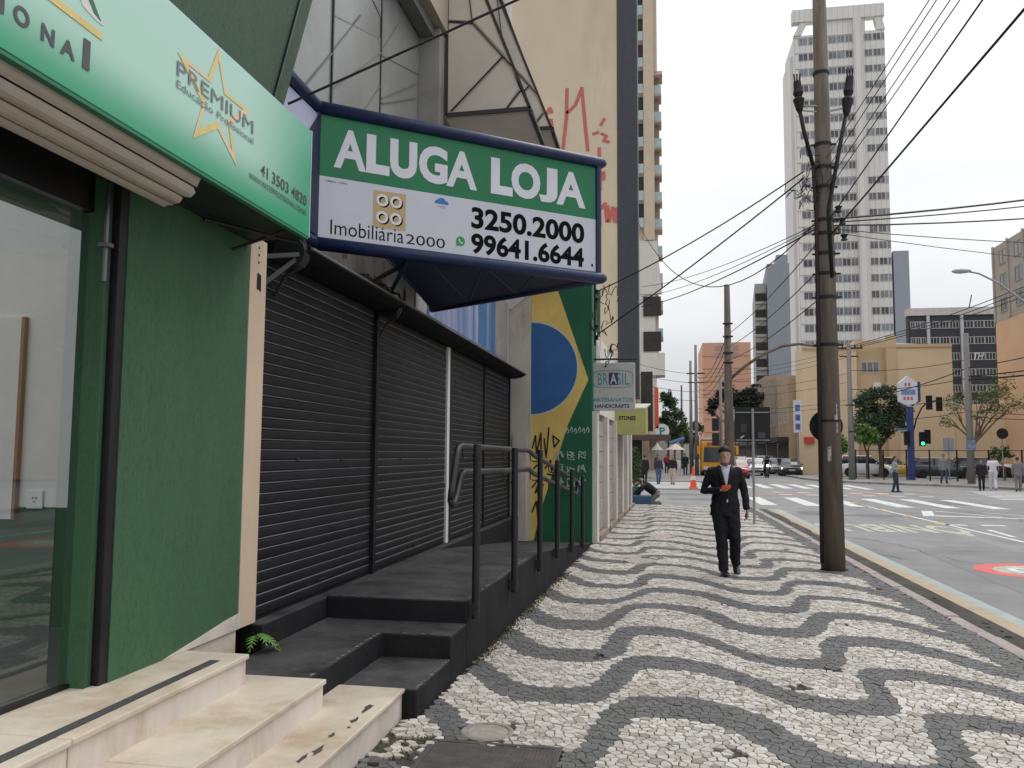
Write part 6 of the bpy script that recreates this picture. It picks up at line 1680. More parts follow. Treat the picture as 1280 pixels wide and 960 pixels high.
def thing_part(name, par):
    o = bpy.data.objects.new(name, None); COL.objects.link(o); o.parent = par; o.empty_display_size = .1
    return o
def car(label, loc, rot, mat, L=4.2, W=1.72, Hh=1.46, style='sedan', lamps=False, group=None, taxi=False):
    t = thing('car', label, 'car', (0, 0, 0), group)
    h2, w2 = L / 2, W / 2
    van = style == 'suv'
    hood = .92 if not van else 1.02
    rear = {'sedan': .98, 'hatch': 1.0, 'suv': 1.05, 'pickup': 1.0}[style]
    S = [(-h2, .42, .62, .74), (-h2 + .06, .28, .70, .86), (-h2 + .35, .22, .78, .96), (-h2 + .8, .2, hood - .05, 1), (-h2 + 1.25, .2, hood, 1), (0, .2, hood + .03, 1), (h2 - .9, .2, rear, 1), (h2 - .3, .22, rear - .02, .97), (h2 - .05, .3, rear - .08, .88), (h2, .42, rear - .2, .78)]
    rings = []
    for (y, zl, zt, k) in S:
        w = w2 * k; zm = zl + (zt - zl) * .55
        half_ = [(w * .86, zl), (w * .98, zl + .06), (w, zm), (w * .97, zt - .10), (w * .90, zt - .02), (w * .55, zt + .025)]
        rings.append([(x, y, z) for x, z in half_] + [(-x, y, z) for x, z in reversed(half_)])
    body = MB().loft(rings).build('body', mat, t, smooth=True)
    # glasshouse
    y0 = -h2 + (1.15 if not van else .95); y3 = {'sedan': h2 - .75, 'hatch': h2 - .12, 'suv': h2 - .10, 'pickup': .55}[style]
    y1 = y0 + .72; y2 = {'sedan': y3 - .62, 'hatch': y3 - .45, 'suv': y3 - .25, 'pickup': y3 - .18}[style]
    zb_ = hood - .03
    gh = []
    for z, ya, yb, k in ((zb_, y0, y3, .90), (zb_ + (Hh - zb_) * .5, (y0 * .5 + y1 * .5), (y3 + y2) / 2, .83), (Hh - .05, y1, y2, .74)):
        w = w2 * k
        gh.append([(-w, ya, z), (0, ya - .07, z), (w, ya, z), (w, yb, z), (0, yb + .05, z), (-w, yb, z)])
    MB().loft(gh).build('glasshouse', m_cgl, t)
    w = w2 * .745
    MB().loft([[(-w, y1 - .03, Hh - .055), (0, y1 - .1, Hh - .055), (w, y1 - .03, Hh - .055), (w, y2 + .04, Hh - .055), (0, y2 + .09, Hh - .055), (-w, y2 + .04, Hh - .055)],
               [(-w * .9, y1 + .08, Hh), (0, y1 + .02, Hh), (w * .9, y1 + .08, Hh), (w * .9, y2 - .06, Hh), (0, y2 - .02, Hh), (-w * .9, y2 - .06, Hh)]]).build('roof', mat, t, bevel=.02)
    for s_ in (-1, 1):
        MB().bar((s_ * w2 * .905, y0, zb_), (s_ * w, y1, Hh - .04), .07, .05).build('pillar', mat, t)
        MB().bar((s_ * w2 * .905, y3, zb_), (s_ * w, y2, Hh - .04), .12, .05).build('pillar', mat, t)
        ym = (y0 + y3) / 2 + .1
        MB().bar((s_ * w2 * .905, ym, zb_), (s_ * w * 1.01, ym, Hh - .04), .08, .04).build('pillar', m_blk, t)
        MB().loft([[(s_ * w2 * (.62 + .0), -h2 + .10, .56), (s_ * w2 * .93, -h2 + .28, .58), (s_ * w2 * .93, -h2 + .33, .74), (s_ * w2 * .6, -h2 + .15, .70)],
                   [(s_ * w2 * .62, -h2 + .02, .57), (s_ * w2 * .95, -h2 + .20, .60), (s_ * w2 * .95, -h2 + .25, .73), (s_ * w2 * .62, -h2 + .05, .69)]]).build('headlight', emis('lamp_on', (1, .95, .85), 2.5) if lamps else m_lampc, t)
        MB().ell((s_ * (w2 + .06), y0 + .35, zb_ + .08), .09, .06, .07, 8, 5).build('wing_mirror', mat, t)
        MB().box(s_ * w2 * .72 - .13, s_ * w2 * .72 + .13, h2 - .03, h2 + .01, .68, .84).build('tail_light', M('tail_red', (.30, .01, .01), .3), t)
    MB().box(-w2 * .55, w2 * .55, -h2 - .012, -h2 + .10, .60, .68).build('grille', m_blk, t)
    MB().box(-w2 * .7, w2 * .7, -h2 - .01, -h2 + .08, .32, .44).build('air_intake', m_blk, t)
    MB().box(-.24, .24, -h2 - .02, -h2 + .02, .46, .57).build('number_plate', m_plate, t)
    if taxi: MB().box(-.2, .2, 0, .15, Hh, Hh + .14).build('roof_sign', M('taxi_sign', (.6, .6, .3), .5), t, bevel=.02)
    rw = .31 if not van else .36
    for x in (-w2 + .09, w2 - .09):
        for y in (-h2 + .82, h2 - .80): wheel(t, x, y, rw)
    t.location = loc; t.rotation_euler = (0, 0, rot)
    return t
RZ = ROAD_Z
car('white sedan waiting behind the board sign', (7.75, 74.0, RZ), 0, paint('white', (.70, .70, .69)), lamps=False, style='hatch')
car('grey car behind the white sedan at the crossing', (7.0, 82.0, RZ), 0, paint('graphite', (.09, .10, .11)), 4.3, 1.8, 1.6, 'suv')
car('red car mostly hidden behind the man in the suit', (5.4, 64.5, RZ), 0, paint('red', (.40, .03, .04)), style='hatch')
car('black sedan with lit headlights beside the right kerb', (10.55, 73.0, RZ), radians(-4), paint('black', (.018, .017, .02)), lamps=True)
car('silver car just behind the black sedan', (10.35, 79.5, RZ), radians(-3), paint('silver', (.36, .36, .36)), style='hatch', lamps=True)
car('white van-like car behind the silver car', (10.0, 86.0, RZ), 0, paint('white2', (.66, .66, .66)), 4.3, 1.75, 1.65, 'suv')
car('yellow-roofed taxi far back in the traffic', (8.6, 92.0, RZ), 0, paint('taxi', (.62, .48, .05)), taxi=True)
car('second white car far back in the traffic', (9.6, 99.0, RZ), 0, paint('white3', (.6, .6, .6)))
# parked on the right, sideways
car('white hatchback parked behind the fence near the shrub', (15.4, 67.5, .02), radians(75), paint('white4', (.62, .64, .66)), 4.0, 1.7, 1.62, 'suv')
car('yellow taxi parked behind the fence', (17.8, 69.5, .02), radians(80), paint('taxi2', (.70, .50, .03)), 4.2, 1.7, 1.5, 'sedan', taxi=True)
car('dark green-black sedan parked sideways behind the navy post', (20.1, 65.5, .02), radians(84), paint('bottle', (.020, .030, .034)), 4.4, 1.72, 1.5, 'hatch')
car('black sedan parked behind the leaning tree', (24.3, 70.0, .02), radians(80), paint('black2', (.016, .016, .018)), 4.4, 1.75, 1.55, 'hatch')
car('white pickup parked at the right behind the black sedan', (28.8, 72.5, .02), radians(82), paint('white5', (.64, .64, .64)), 4.8, 1.8, 1.7, 'pickup')
car('low black car nosing in at the right edge', (22.9, 53.2, .02), radians(62), paint('black3', (.02, .02, .023)), 4.1, 1.7, 1.42, 'hatch')
# bus
def bus(label, loc, rot):
    t = thing('bus', label, 'bus', (0, 0, 0))
    W, L, Hb = 1.25, 6.0, 3.0
    my = M('bus_yellow', (.62, .30, .02), .4, .06); mg = M('bus_grey', (.30, .31, .31), .5)
    MB().box(-W, W, -L, L, .35, 2.75).build('body', my, t, bevel=.14, seg=3)
    MB().box(-W + .05, W - .05, -L + .1, L - .1, 2.75, Hb).build('roof', mg, t, bevel=.1)
    MB().plate([(-W + .18, -L - .015, 1.15), (W - .18, -L - .015, 1.15), (W - .25, -L - .005, 2.3), (-W + .25, -L - .005, 2.3)], (0, .03, 0)).build('windscreen', m_cgl, t)
    MB().box(-.8, .8, -L - .03, -L + .02, 2.40, 2.66).build('destination_board', M('bus_board', (.30, .10, .08), .5), t)
    for k in range(5):
        MB().box(-W - .015, -W + .02, -L + .7 + 2.1 * k, -L + 2.6 + 2.1 * k, 1.3, 2.3).build('side_window', m_cgl, t); MB().box(W - .02, W + .015, -L + .7 + 2.1 * k, -L + 2.6 + 2.1 * k, 1.3, 2.3).build('side_window', m_cgl, t)
    for s_ in (-1, 1):
        MB().box(s_ * .85 - .2, s_ * .85 + .2, -L - .02, -L + .02, .62, .82).build('headlight', m_lampc, t)
        MB().tube([(s_ * 1.1, -L, 2.4), (s_ * 1.42, -L - .25, 2.35)], .03, 6).box(s_ * 1.42 - .1, s_ * 1.42 + .1, -L - .32, -L - .2, 1.75, 2.4).build('mirror', my, t)
        for y in (-L + 1.6, L - 2.6): wheel(t, s_ * (W - .15), y, .46, .28)
    MB().box(-W + .05, W - .05, -L - .04, -L + .1, .32, .55).build('bumper', m_blk, t)
    t.location = loc; t.rotation_euler = (0, 0, rot)
bus('yellow bus waiting at the left kerb behind the poles', (4.35, 71.0, RZ), radians(-2))
# ================================================================== PEOPLE
from mathutils import noise as mnoise
TMP = bpy.data.scenes.new('work')
def remeshed(mb, name, mat, par, vox, smooth_it=4, fold=0.0):
    me = mb.mesh(name, mat)
    o = bpy.data.objects.new('tmp', me); TMP.collection.objects.link(o)
    m = o.modifiers.new('r', 'REMESH'); m.mode = 'VOXEL'; m.voxel_size = vox
    s = o.modifiers.new('s', 'SMOOTH'); s.factor = .5; s.iterations = smooth_it
    with bpy.context.temp_override(scene=TMP, view_layer=TMP.view_layers[0]):
        dg = bpy.context.evaluated_depsgraph_get()
    m2 = bpy.data.meshes.new_from_object(o.evaluated_get(dg))
    bpy.data.objects.remove(o); bpy.data.meshes.remove(me)
    m2.name = name
    if fold:                                   # cloth folds: displace along the normals
        NN = [v.normal.copy() for v in m2.vertices]; PP = [v.co.copy() for v in m2.vertices]; QQ = []
        for p, nv in zip(PP, NN):
            d_ = mnoise.noise(Vector((p.x * 9, p.y * 9, p.z * 14 + p.x * 10))) + .6 * mnoise.noise(Vector((p.x * 22, p.y * 22, p.z * 9 - p.x * 25)))
            QQ += list(p + nv * d_ * fold)
        m2.vertices.foreach_set('co', QQ)
    m2.polygons.foreach_set('use_smooth', [True] * len(m2.polygons))
    m2.materials.clear(); m2.materials.append(mat); m2.update()
    return link(name, m2, par)
def ering(c, rx_, ry_, n=14, rot=0.0):
    return [(c[0] + rx_ * cos(2 * pi * k / n) * cos(rot) - ry_ * sin(2 * pi * k / n) * sin(rot), c[1] + rx_ * cos(2 * pi * k / n) * sin(rot) + ry_ * sin(2 * pi * k / n) * cos(rot), c[2]) for k in range(n)]
def hand(mb, w, d, palmn, s=1.0, side=1, curl=.5, thick=1.0):
    """palm at wrist w pointing along d, five bent fingers; palmn = palm normal (the fingers curl that way)"""
    w = Vector(w); d = Vector(d).normalized(); n_ = Vector(palmn); n_ = (n_ - d * n_.dot(d)).normalized(); a = d.cross(n_) * side
    L = .085 * s
    mb.loft([[w + d * t * L + a * x + n_ * z for x, z in ((-hw, -.012 * s), (hw, -.012 * s), (hw, .012 * s), (-hw, .012 * s))] for t, hw in ((-.1, .026 * s), (.4, .038 * s), (1, .040 * s))])
    for k, (off, ln) in enumerate(((-.030, .062), (-.010, .074), (.010, .078), (.030, .070))):
        p0 = w + d * L * .95 + a * off * s; p1_ = p0 + (d * cos(curl) + n_ * sin(curl)) * ln * .5 * s; p2_ = p1_ + (d * cos(curl * 2.1) + n_ * sin(curl * 2.1)) * ln * .5 * s
        mb.tube([p0 - d * .01, p1_, p2_], [.0095 * s * thick, .009 * s * thick, .0075 * s * thick], 6)
    p0 = w + d * L * .35 + a * .034 * s; p1_ = p0 + (d * .7 + a * .6 + n_ * .3).normalized() * .035 * s; p2_ = p1_ + (d * .9 + n_ * .5).normalized() * .03 * s
    mb.tube([p0, p1_, p2_], [.012 * s * thick, .011 * s * thick, .008 * s * thick], 6)
def shoe(par, ank, dirv, mat, toe_up=0.0):
    a_ = Vector(ank); d = Vector(dirv).normalized(); s_ = Vector((-d.y, d.x, 0))
    up_ = Vector((0, 0, 1)); d3 = (d + up_ * toe_up).normalized(); u3 = s_.cross(d3) * (1 if s_.cross(d3).z > 0 else -1)
    rings = []
    for t, w, h in ((-.075, .026, .05), (-.055, .036, .085), (.0, .038, .095), (.07, .042, .062), (.14, .047, .045), (.19, .036, .035), (.212, .012, .02)):
        b = a_ + d3 * t - u3 * .075
        rings.append([b + s_ * w * x + u3 * h * z for x, z in ((-1, 0), (1, 0), (1.02, .4), (.75, .85), (0, 1), (-.75, .85), (-1.02, .4))])
    return MB().loft(rings).build('shoe', mat, par, smooth=False, bevel=.006)
def person(label, loc, rot, h=1.72, top=(.02, .02, .02), bottom=(.02, .02, .02), skin=(.30, .18, .12), hair=(.015, .012, .01), J=None, vox=.022, coat=False, shoes=(.015, .013, .012),
           wide=1.0, sleeves=True, long_hair=False, cat='person', group=None, rx_pitch=0.0, fine=False, collar=None):
    k = h / 1.75
    j = dict(hipL=(.095, 0, .92), kneeL=(.10, -.02, .50), ankL=(.10, .02, .085), hipR=(-.095, 0, .92), kneeR=(-.10, -.02, .50), ankR=(-.10, .02, .085), footL=(0, -1, 0), footR=(0, -1, 0),
             shL=(.185, 0, 1.42), elL=(.235, .03, 1.13), wrL=(.245, -.05, .88), shR=(-.185, 0, 1.42), elR=(-.235, .03, 1.13), wrR=(-.245, -.05, .88), pel=(0, 0, .95), chest=(0, 0, 1.28), neck=(0, 0, 1.47), head=(0, -.02, 1.625), toeL=0, toeR=0, curl=.5)
    if J: j.update(J)
    V = lambda n_: Vector(j[n_]) * k
    t = thing('person', label, cat, (0, 0, 0), group)
    tm_ = M('cloth_%02d%02d%02d' % tuple(int(c * 99) for c in top), top, .85, .14, 9, bump=.25, bscale=40)
    bm_ = M('cloth_%02d%02d%02d' % tuple(int(c * 99) for c in bottom), bottom, .85, .14, 9, bump=.25, bscale=40)
    sm_ = M('skin_%02d' % int(skin[0] * 99), skin, .55, .06, 12)
    hm_ = M('hair_%02d' % int(hair[0] * 99), hair, .6, .2, 30)
    hd_ = V('head'); nk = V('neck'); ch = V('chest'); pl = V('pel')
    # body: one continuous skin surface
    mb = MB()
    hr_ = [(-.112, .040, .050, -.030), (-.100, .052, .066, -.022), (-.06, .064, .082, -.008), (-.01, .071, .094, .0), (.04, .075, .098, .004), (.08, .068, .088, .008), (.108, .045, .058, .010), (.120, .015, .02, .01)]
    tilt = Vector(j.get('look', (0, -1, 0))); yaw_ = atan2(tilt.x, -tilt.y); drop = tilt.z
    rings = []
    for dz, a_, b_, oy in hr_:
        c = hd_ + Vector((0, 0, dz * k)) + Vector((sin(yaw_), -cos(yaw_), 0)) * (-oy * k) + Vector((0, drop * dz * k, 0))
        rings.append(ering(c, a_ * k * j.get('hs', 1), b_ * k, 14, yaw_))
    mb.loft(rings)
    fw = Vector((sin(yaw_), -cos(yaw_), 0)); sd_ = Vector((cos(yaw_), sin(yaw_), 0))
    mb.tube([hd_ + fw * .088 * k + Vector((0, 0, .02 * k)), hd_ + fw * .108 * k + Vector((0, 0, -.022 * k)), hd_ + fw * .088 * k + Vector((0, 0, -.032 * k))], [.008 * k, .014 * k, .010 * k], 6)
    for s_ in (-1, 1): mb.ell(hd_ + sd_ * s_ * .075 * k + Vector((0, 0, -.005)), .010 * k, .020 * k, .030 * k, 8, 6)
    mb.tube([nk - Vector((0, 0, .05)), nk + (hd_ - nk) * .5, hd_ + Vector((0, .01, -.05 * k))], [.058 * k, .052 * k, .052 * k], 10)
    mb.tube([pl, ch, nk], [.10 * k, .12 * k, .06 * k], 10)
    for S in 'LR':
        mb.tube([nk + (V('sh' + S) - nk) * .5, V('sh' + S), V('el' + S), V('wr' + S)], [.045 * k, .04 * k, .033 * k, .024 * k], 8)
        mb.tube([pl, V('hip' + S), V('knee' + S), V('ank' + S)], [.07 * k, .07 * k, .045 * k, .032 * k], 8)
        dd = (V('wr' + S) - V('el' + S)).normalized()
        hn = j.get('palm' + S, (1 if S == 'R' else -1, 0, 0)); hdv = j.get('hand' + S, dd)
        hand(mb, V('wr' + S) + Vector(hdv).normalized() * .01, hdv, hn, k * 1.02, j.get('thumb' + S, 1), j['curl'], 1.0 if vox < .012 else 1.35)
    remeshed(mb, 'body', sm_, t, min(vox, .012) if fine else min(vox, .018), 2)
    # trousers
    mb = MB()
    wv = wide
    for S in 'LR':
        hp, kn, an = V('hip' + S), V('knee' + S), V('ank' + S)
        mb.tube([pl + (hp - pl) * .5 + Vector((0, 0, .06 * k)), hp, hp.lerp(kn, .5), kn, kn.lerp(an, .5), an - Vector((0, 0, .03))], [.105 * k, .10 * k * wv, .088 * k * wv, .072 * k * wv, .066 * k * wv, .058 * k * wv], 12)
    mb.loft([ering(pl + Vector((0, .0, dz * k)), a_ * k, b_ * k) for dz, a_, b_ in ((-.08, .14, .105), (0, .165, .12), (.08, .155, .11), (.12, .145, .105))])
    remeshed(mb, 'trousers', bm_, t, vox, 4, .010 * k)
    # jacket or shirt
    mb = MB()
    up_ = (nk - pl).normalized()
    prof_ = [(-.165 if coat else -.02, .200 if coat else .165, .140 if coat else .12), (.03, .186 if coat else .165, .130 if coat else .122), (.15, .172 if coat else .160, .125), (.30, .190, .132), (.42, .198, .128), (.49, .165, .105), (.535, .085, .075)]
    tot = (nk - pl).length / k
    rings = []
    for dz, a_, b_ in prof_:
        tt = dz / .535 * tot
        c = pl + up_ * tt * k
        if tt > 0:                      # follow pelvis-chest-neck
            q = tt / tot
            c = (pl.lerp(ch, q / .62) if q < .62 else ch.lerp(nk, (q - .62) / .38))
        rings.append(ering(c, a_ * k * (.94 + .06 * wv), b_ * k))
    if up_.z > .8: mb.loft(rings)
    else: mb.tube([pl - up_ * .06, pl.lerp(ch, .3), pl.lerp(ch, .7), ch, ch.lerp(nk, .6), nk], [.13 * k, .145 * k, .15 * k, .155 * k, .14 * k, .07 * k], 14)
    for S in 'LR':
        sh_, el, wr = V('sh' + S), V('el' + S), V('wr' + S)
        end = wr if sleeves else sh_.lerp(el, .75)
        P = [nk.lerp(sh_, .55) - Vector((0, 0, .03)), sh_, sh_.lerp(el, .5), el, el.lerp(wr, .55), wr] if sleeves else [nk.lerp(sh_, .55) - Vector((0, 0, .03)), sh_, sh_.lerp(el, .4), end]
        R_ = [.062, .064, .061, .056, .050, .044] if sleeves else [.07, .072, .07, .068]
        mb.tube(P, [q * k for q in R_], 10)
    remeshed(mb, 'jacket' if coat else 'shirt', tm_, t, vox, 4, .008 * k)
    # hair cap
    mb = MB()
    rings = []
    for dz, a_, b_, oy in ((-.02, .070, .070, -.03), (.03, .082, .088, -.018), (.07, .079, .090, -.004), (.10, .062, .075, .0), (.125, .03, .04, .004), (.132, .01, .01, .004)):
        c = hd_ + Vector((0, 0, dz * k)) - fw * (-oy * k) * (1 if dz < .05 else 1) - fw * .006
        rings.append(ering(c, a_ * k * j.get('hs', 1), b_ * k * j.get('hs', 1), 14, yaw_))
    if long_hair:
        mb.tube([hd_ - fw * .05 * k + Vector((0, 0, .05 * k)), hd_ - fw * .075 * k + Vector((0, 0, -.08 * k)), hd_ - fw * .07 * k + Vector((0, 0, -.22 * k))], [.075 * k, .085 * k, .05 * k], 10)
    mb.loft(rings).build('hair', hm_, t, smooth=True)
    shm = M('shoe_%02d' % int(shoes[0] * 99), shoes, .4)
    for S in 'LR': shoe(t, V('ank' + S), j['foot' + S], shm, j['toe' + S])
    t.location = loc; t.rotation_euler = (rx_pitch, 0, rot)
    return t, V

# the man in the suit, walking towards us and reading a phone
Jm = dict(hipL=(.09, 0, .92), kneeL=(.115, -.06, .52), ankL=(.14, .17, .155), toeL=-.55, footL=(.12, -1, 0), hipR=(-.09, 0, .92), kneeR=(-.06, -.05, .50), ankR=(-.035, -.10, .09), footR=(.15, -1, 0),
          shL=(.178, 0, 1.405), elL=(.262, .03, 1.12), wrL=(.285, -.03, .875), handL=(.05, -.10, -1), palmL=(-1, -.2, 0), shR=(-.178, 0, 1.405), elR=(-.285, .03, 1.12), wrR=(-.07, -.235, 1.145), handR=(.95, -.25, .12), palmR=(0, -.25, 1), thumbR=-1,
          look=(.0, -1, .28), head=(.0, -.06, 1.615), neck=(0, -.015, 1.475), curl=.55, hs=1.07)
man, VM = person('man in dark suit and white shirt walking and reading an orange phone', (.84, 11.78, 0), radians(0), 1.75, (.0055, .006, .0085), (.006, .0065, .009), (.36, .22, .155), J=Jm, vox=.011, coat=True, fine=True, wide=1.13)
m_suit2 = M('suit_lapel', (.0075, .008, .011), .8, .1, 10); m_shirtw = M('shirt_white', (.55, .57, .64), .8, .08, 14)
km = 1.0
# shirt front: wedge over the chest, following its curve; lapels either side
def chest_y(x, z):   # front surface of the jacket (elliptic)
    q = (z - .95) / .53
    prof_ = [(.0, .178, .130), (.28, .172, .125), (.56, .190, .132), (.78, .198, .128), (.92, .165, .105), (1.0, .085, .075)]
    for a_, b_ in zip(prof_, prof_[1:]):
        if a_[0] <= q <= b_[0]:
            u_ = (q - a_[0]) / (b_[0] - a_[0]); A2 = a_[1] + (b_[1] - a_[1]) * u_; B2 = a_[2] + (b_[2] - a_[2]) * u_
            break
    else: A2, B2 = .085, .075
    return -B2 * sqrt(max(.05, 1 - (x / A2) ** 2)) - .004
def front_patch(name, edge_l, edge_r, mat, off, n=8):
    mb = MB(); V2 = []; F2 = []
    for i in range(n + 1):
        t_ = i / n
        zl = edge_l[0][1] + (edge_l[1][1] - edge_l[0][1]) * t_; xl_ = edge_l[0][0] + (edge_l[1][0] - edge_l[0][0]) * t_; xr_ = edge_r[0][0] + (edge_r[1][0] - edge_r[0][0]) * t_
        for m_ in range(4):
            x = xl_ + (xr_ - xl_) * m_ / 3
            V2.append((x, chest_y(x, zl) - off, zl))
    for i in range(n):
        for m_ in range(3): F2.append((i * 4 + m_, i * 4 + m_ + 1, (i + 1) * 4 + m_ + 1, (i + 1) * 4 + m_))
    o = MB().add(V2, F2).build(name, mat, man, smooth=True)
    sdf = o.modifiers.new('s', 'SOLIDIFY'); sdf.thickness = .004
    return o
front_patch('shirt_front', ((.006, 1.19), (-.062, 1.465)), ((.016, 1.19), (.070, 1.465)), m_shirtw, .012)
front_patch('lapel', ((-.020, 1.15), (-.115, 1.45)), ((.002, 1.15), (-.058, 1.45)), m_suit2, .019)
front_patch('lapel', ((.010, 1.15), (.064, 1.45)), ((.030, 1.15), (.120, 1.45)), m_suit2, .019)
MB().tube([(-.062, -.085, 1.475), (-.02, -.105, 1.455), (.005, -.112, 1.42)], [.014, .014, .008], 6).tube([(.07, -.08, 1.475), (.03, -.105, 1.455), (.010, -.112, 1.42)], [.014, .014, .008], 6).build('shirt_collar', m_shirtw, man)
MB().plate([(.012, -.148, 1.02), (.030, -.146, 1.02), (.026, -.146, .975), (.010, -.148, .98)], (0, .004, 0)).build('shirt_gap', m_shirtw, man)
fy = VM('head')
for s_ in (-1, 1):
    MB().ell((s_ * .030, fy.y - .078, fy.z + .006), .013, .008, .007, 8, 6).build('eye', M('eye_dark', (.03, .025, .022), .3), man)
MB().ell((0, fy.y - .083, fy.z - .056), .024, .010, .006, 8, 5).build('mouth', M('lip', (.20, .09, .07), .5), man)
MB().tube([(.283, -.04, .905), (.285, -.035, .885)], .047, 10).build('cuff', m_shirtw, man) if False else None
phn = MB().plate([(.775 + .0, 11.465, 1.145), (.885, 11.44, 1.165), (.885, 11.43, 1.225), (.775, 11.455, 1.205)], (0, .010, .004)).build('phone', M('phone_orange', (.62, .10, .05), .4), None, bevel=.004)
tag(phn, 'orange red mobile phone held by the man in the suit', 'phone')

# people past the side street, left
Jw = dict(kneeL=(.10, -.10, .51), ankL=(.09, -.16, .09), kneeR=(-.09, -.02, .50), ankR=(-.08, .20, .12), toeR=-.35)
Jw2 = dict(kneeR=(-.10, -.10, .51), ankR=(-.09, -.16, .09), kneeL=(.09, -.02, .50), ankL=(.08, .20, .12), toeL=-.35)
GP = 'pedestrians past the side street'
person('person in black jacket and black trousers walking away by the shops', (-.98, 47.0, -.03), radians(175), 1.62, (.012, .012, .014), (.012, .012, .013), J=Jw, coat=True, group=GP, vox=.025)
person('person in dark top and blue jeans walking past the shops', (-.22, 47.5, -.03), radians(10), 1.60, (.035, .035, .05), (.05, .09, .19), J=Jw2, group=GP, vox=.025, long_hair=True)
person('person in dark cardigan and beige trousers walking past the shops', (.55, 46.8, -.03), radians(-8), 1.62, (.016, .016, .02), (.42, .34, .27), (.34, .2, .14), (.10, .06, .03), J=Jw, group=GP, vox=.025, long_hair=True)
person('far person in red shirt under the umbrellas', (.35, 72.0, .02), 0, 1.65, (.36, .03, .04), (.03, .03, .04), group=GP, vox=.03)
person('second far person in maroon shirt under the umbrellas', (-.45, 73.0, .02), 0, 1.62, (.22, .03, .05), (.05, .05, .06), group=GP, vox=.03)
person('far person in dark clothes standing by the row of poles', (1.75, 66.0, .02), 0, 1.72, (.02, .02, .022), (.02, .02, .025), group=GP, vox=.03)
# kneeling person, bent over the box, seen from behind and the side
Jk = dict(pel=(0, .10, .42), chest=(0, -.22, .66), neck=(0, -.38, .74), head=(0, -.50, .80), look=(0, -1, .9), hipL=(.10, .12, .40), kneeL=(.13, -.22, .10), ankL=(.12, .22, .12), footL=(0, .35, 0), hipR=(-.10, .12, .40), kneeR=(-.13, -.22, .10), ankR=(-.12, .24, .12), footR=(0, .35, 0),
          shL=(.18, -.32, .68), elL=(.22, -.50, .48), wrL=(.12, -.66, .34), shR=(-.18, -.32, .68), elR=(-.22, -.52, .50), wrR=(-.10, -.68, .36), toeL=-1.2, toeR=-1.2)
person('kneeling person in black shirt and grey trousers bent over a blue box', (-.30, 28.3, -.1), radians(-80), 1.72, (.010, .010, .012), (.17, .15, .14), J=Jk, vox=.02)
# people at the right
GR = 'pedestrians on the right-hand corner'
Jb = dict(elR=(-.27, .0, 1.12), wrR=(-.12, -.22, 1.10), elL=(.27, 0, 1.12), wrL=(.12, -.22, 1.12))
person('man in grey shirt and dark jeans standing in the street', (10.9, 42.3, RZ), radians(60), 1.72, (.24, .26, .28), (.030, .035, .055), J=dict(Jb, ankL=(.16, -.08, .085), kneeL=(.14, -.05, .5), ankR=(-.14, .08, .085)), group=GR, vox=.02)
person('man in grey jacket and jeans walking on the corner', (16.3, 52.8, .02), radians(5), 1.74, (.19, .20, .20), (.045, .06, .10), J=Jw, coat=True, group=GR, vox=.02)
person('person in black suit walking beside the one in white', (15.95, 45.9, RZ), radians(-20), 1.58, (.013, .012, .012), (.013, .012, .012), (.32, .18, .12), J=Jw2, coat=True, group=GR, vox=.02)
person('person all in white seen from behind at the corner', (17.0, 47.3, RZ), radians(170), 1.80, (.66, .60, .66), (.60, .60, .62), (.25, .15, .10), J=Jw, sleeves=False, group=GR, vox=.02, shoes=(.5, .5, .5), wide=1.15)
person('person in grey clothes walking at the right edge', (17.45, 45.4, RZ), radians(160), 1.72, (.16, .16, .17), (.17, .16, .16), J=Jw2, coat=True, group=GR, vox=.02)

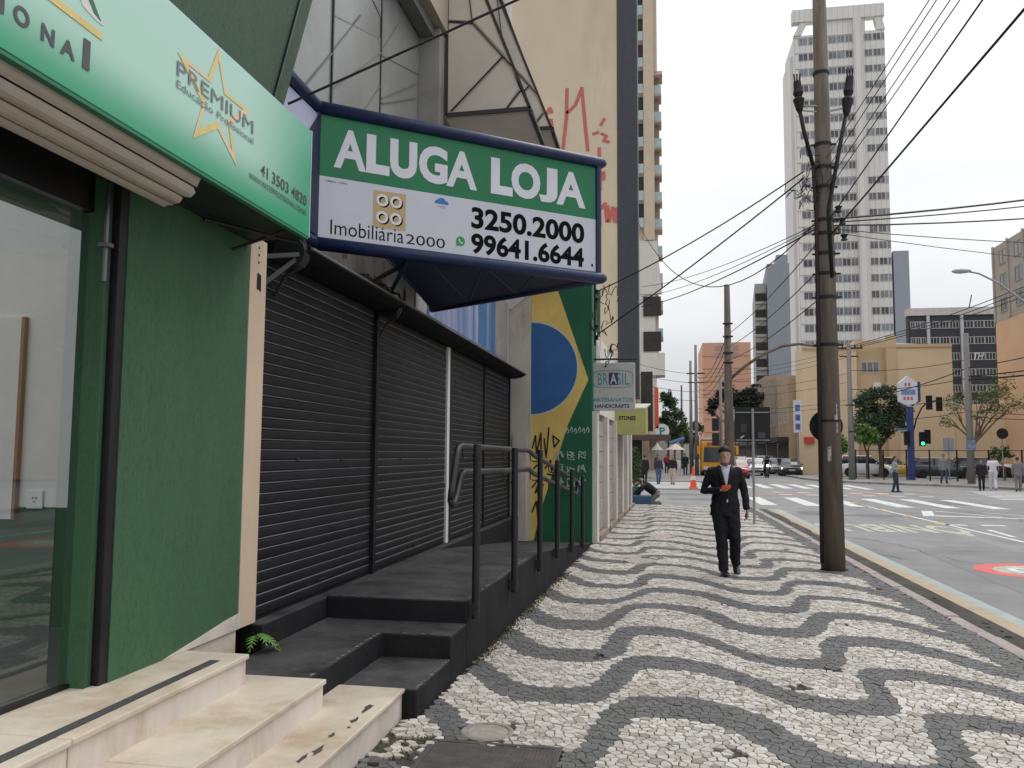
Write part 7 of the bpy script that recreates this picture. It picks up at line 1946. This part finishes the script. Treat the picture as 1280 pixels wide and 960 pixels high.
# motorcycle and rider
mc = thing('motorcycle', 'motorcycle with lit headlamp riding towards us between the cars', 'motorcycle', (0, 0, 0))
for y in (-.66, .66):
    wv = thing_part('wheel', mc); ORG[wv.name] = Vector((0, 0, 0))
    mb = MB(); rings = []
    for k in range(20):
        t = 2 * pi * k / 20; rings.append([(.05 * cos(q), y + (.30 + .05 * sin(q)) * cos(t), .33 + (.30 + .05 * sin(q)) * sin(t)) for q in np.linspace(0, 2 * pi, 8, endpoint=False)])
    rings.append(rings[0]); MB().loft(rings, cap=False).build('tyre', m_tyre, wv)
    MB().lathe([(0, -.03), (.06, -.03), (.25, -.012), (.25, .012), (.06, .03), (0, .03)], (0, y, .33), 14, 'x').build('rim', m_rim, wv)
MB().loft([ering((0, y, z), a_, b_) for y, z, a_, b_ in ((-.1, .35, .14, .3), (-.05, .6, .15, .38), (.0, .78, .13, .40), (.05, .86, .10, .35))]).build('engine_tank', m_blk, mc, smooth=True)
MB().box(-.12, .12, .1, .75, .74, .84).build('seat', m_blk, mc, bevel=.03)
MB().tube([(-.07, -.62, .34), (-.07, -.42, .98)], .025, 6).build('fork', m_galv, mc); MB().tube([(.07, -.62, .34), (.07, -.42, .98)], .025, 6).build('fork', m_galv, mc)
MB().tube([(-.36, -.28, 1.06), (-.15, -.40, 1.02), (.15, -.40, 1.02), (.36, -.28, 1.06)], .015, 6).build('handlebar', m_blk, mc)
MB().ell((0, -.54, .92), .10, .07, .10, 10, 8).build('headlamp', emis('lamp_on', (1, .95, .85), 2.5), mc)
MB().box(-.06, .06, -.95, -.4, .66, .69).build('mudguard', m_blk, mc)
mc.location = (7.9, 66.5, RZ)
Jr = dict(pel=(0, .25, .90), chest=(0, .12, 1.20), neck=(0, .02, 1.38), head=(0, -.03, 1.54), hipL=(.11, .22, .88), kneeL=(.22, -.15, .72), ankL=(.18, .05, .38), hipR=(-.11, .22, .88), kneeR=(-.22, -.15, .72), ankR=(-.18, .05, .38), shL=(.19, .05, 1.34), elL=(.32, -.10, 1.14), wrL=(.33, -.26, 1.07), shR=(-.19, .05, 1.34), elR=(-.32, -.10, 1.14), wrR=(-.33, -.26, 1.07))
rd, _ = person('motorcycle rider in black jacket and dark helmet', (7.9, 66.5, RZ), 0, 1.75, (.015, .014, .015), (.016, .016, .018), hair=(.012, .012, .013), J=Jr, coat=True, vox=.025)
MB().ell((0, -.03, 1.57), .125, .145, .14, 14, 10).build('helmet', M('helmet_dark', (.02, .02, .022), .2), rd, smooth=True)

bpy.data.scenes.remove(TMP)
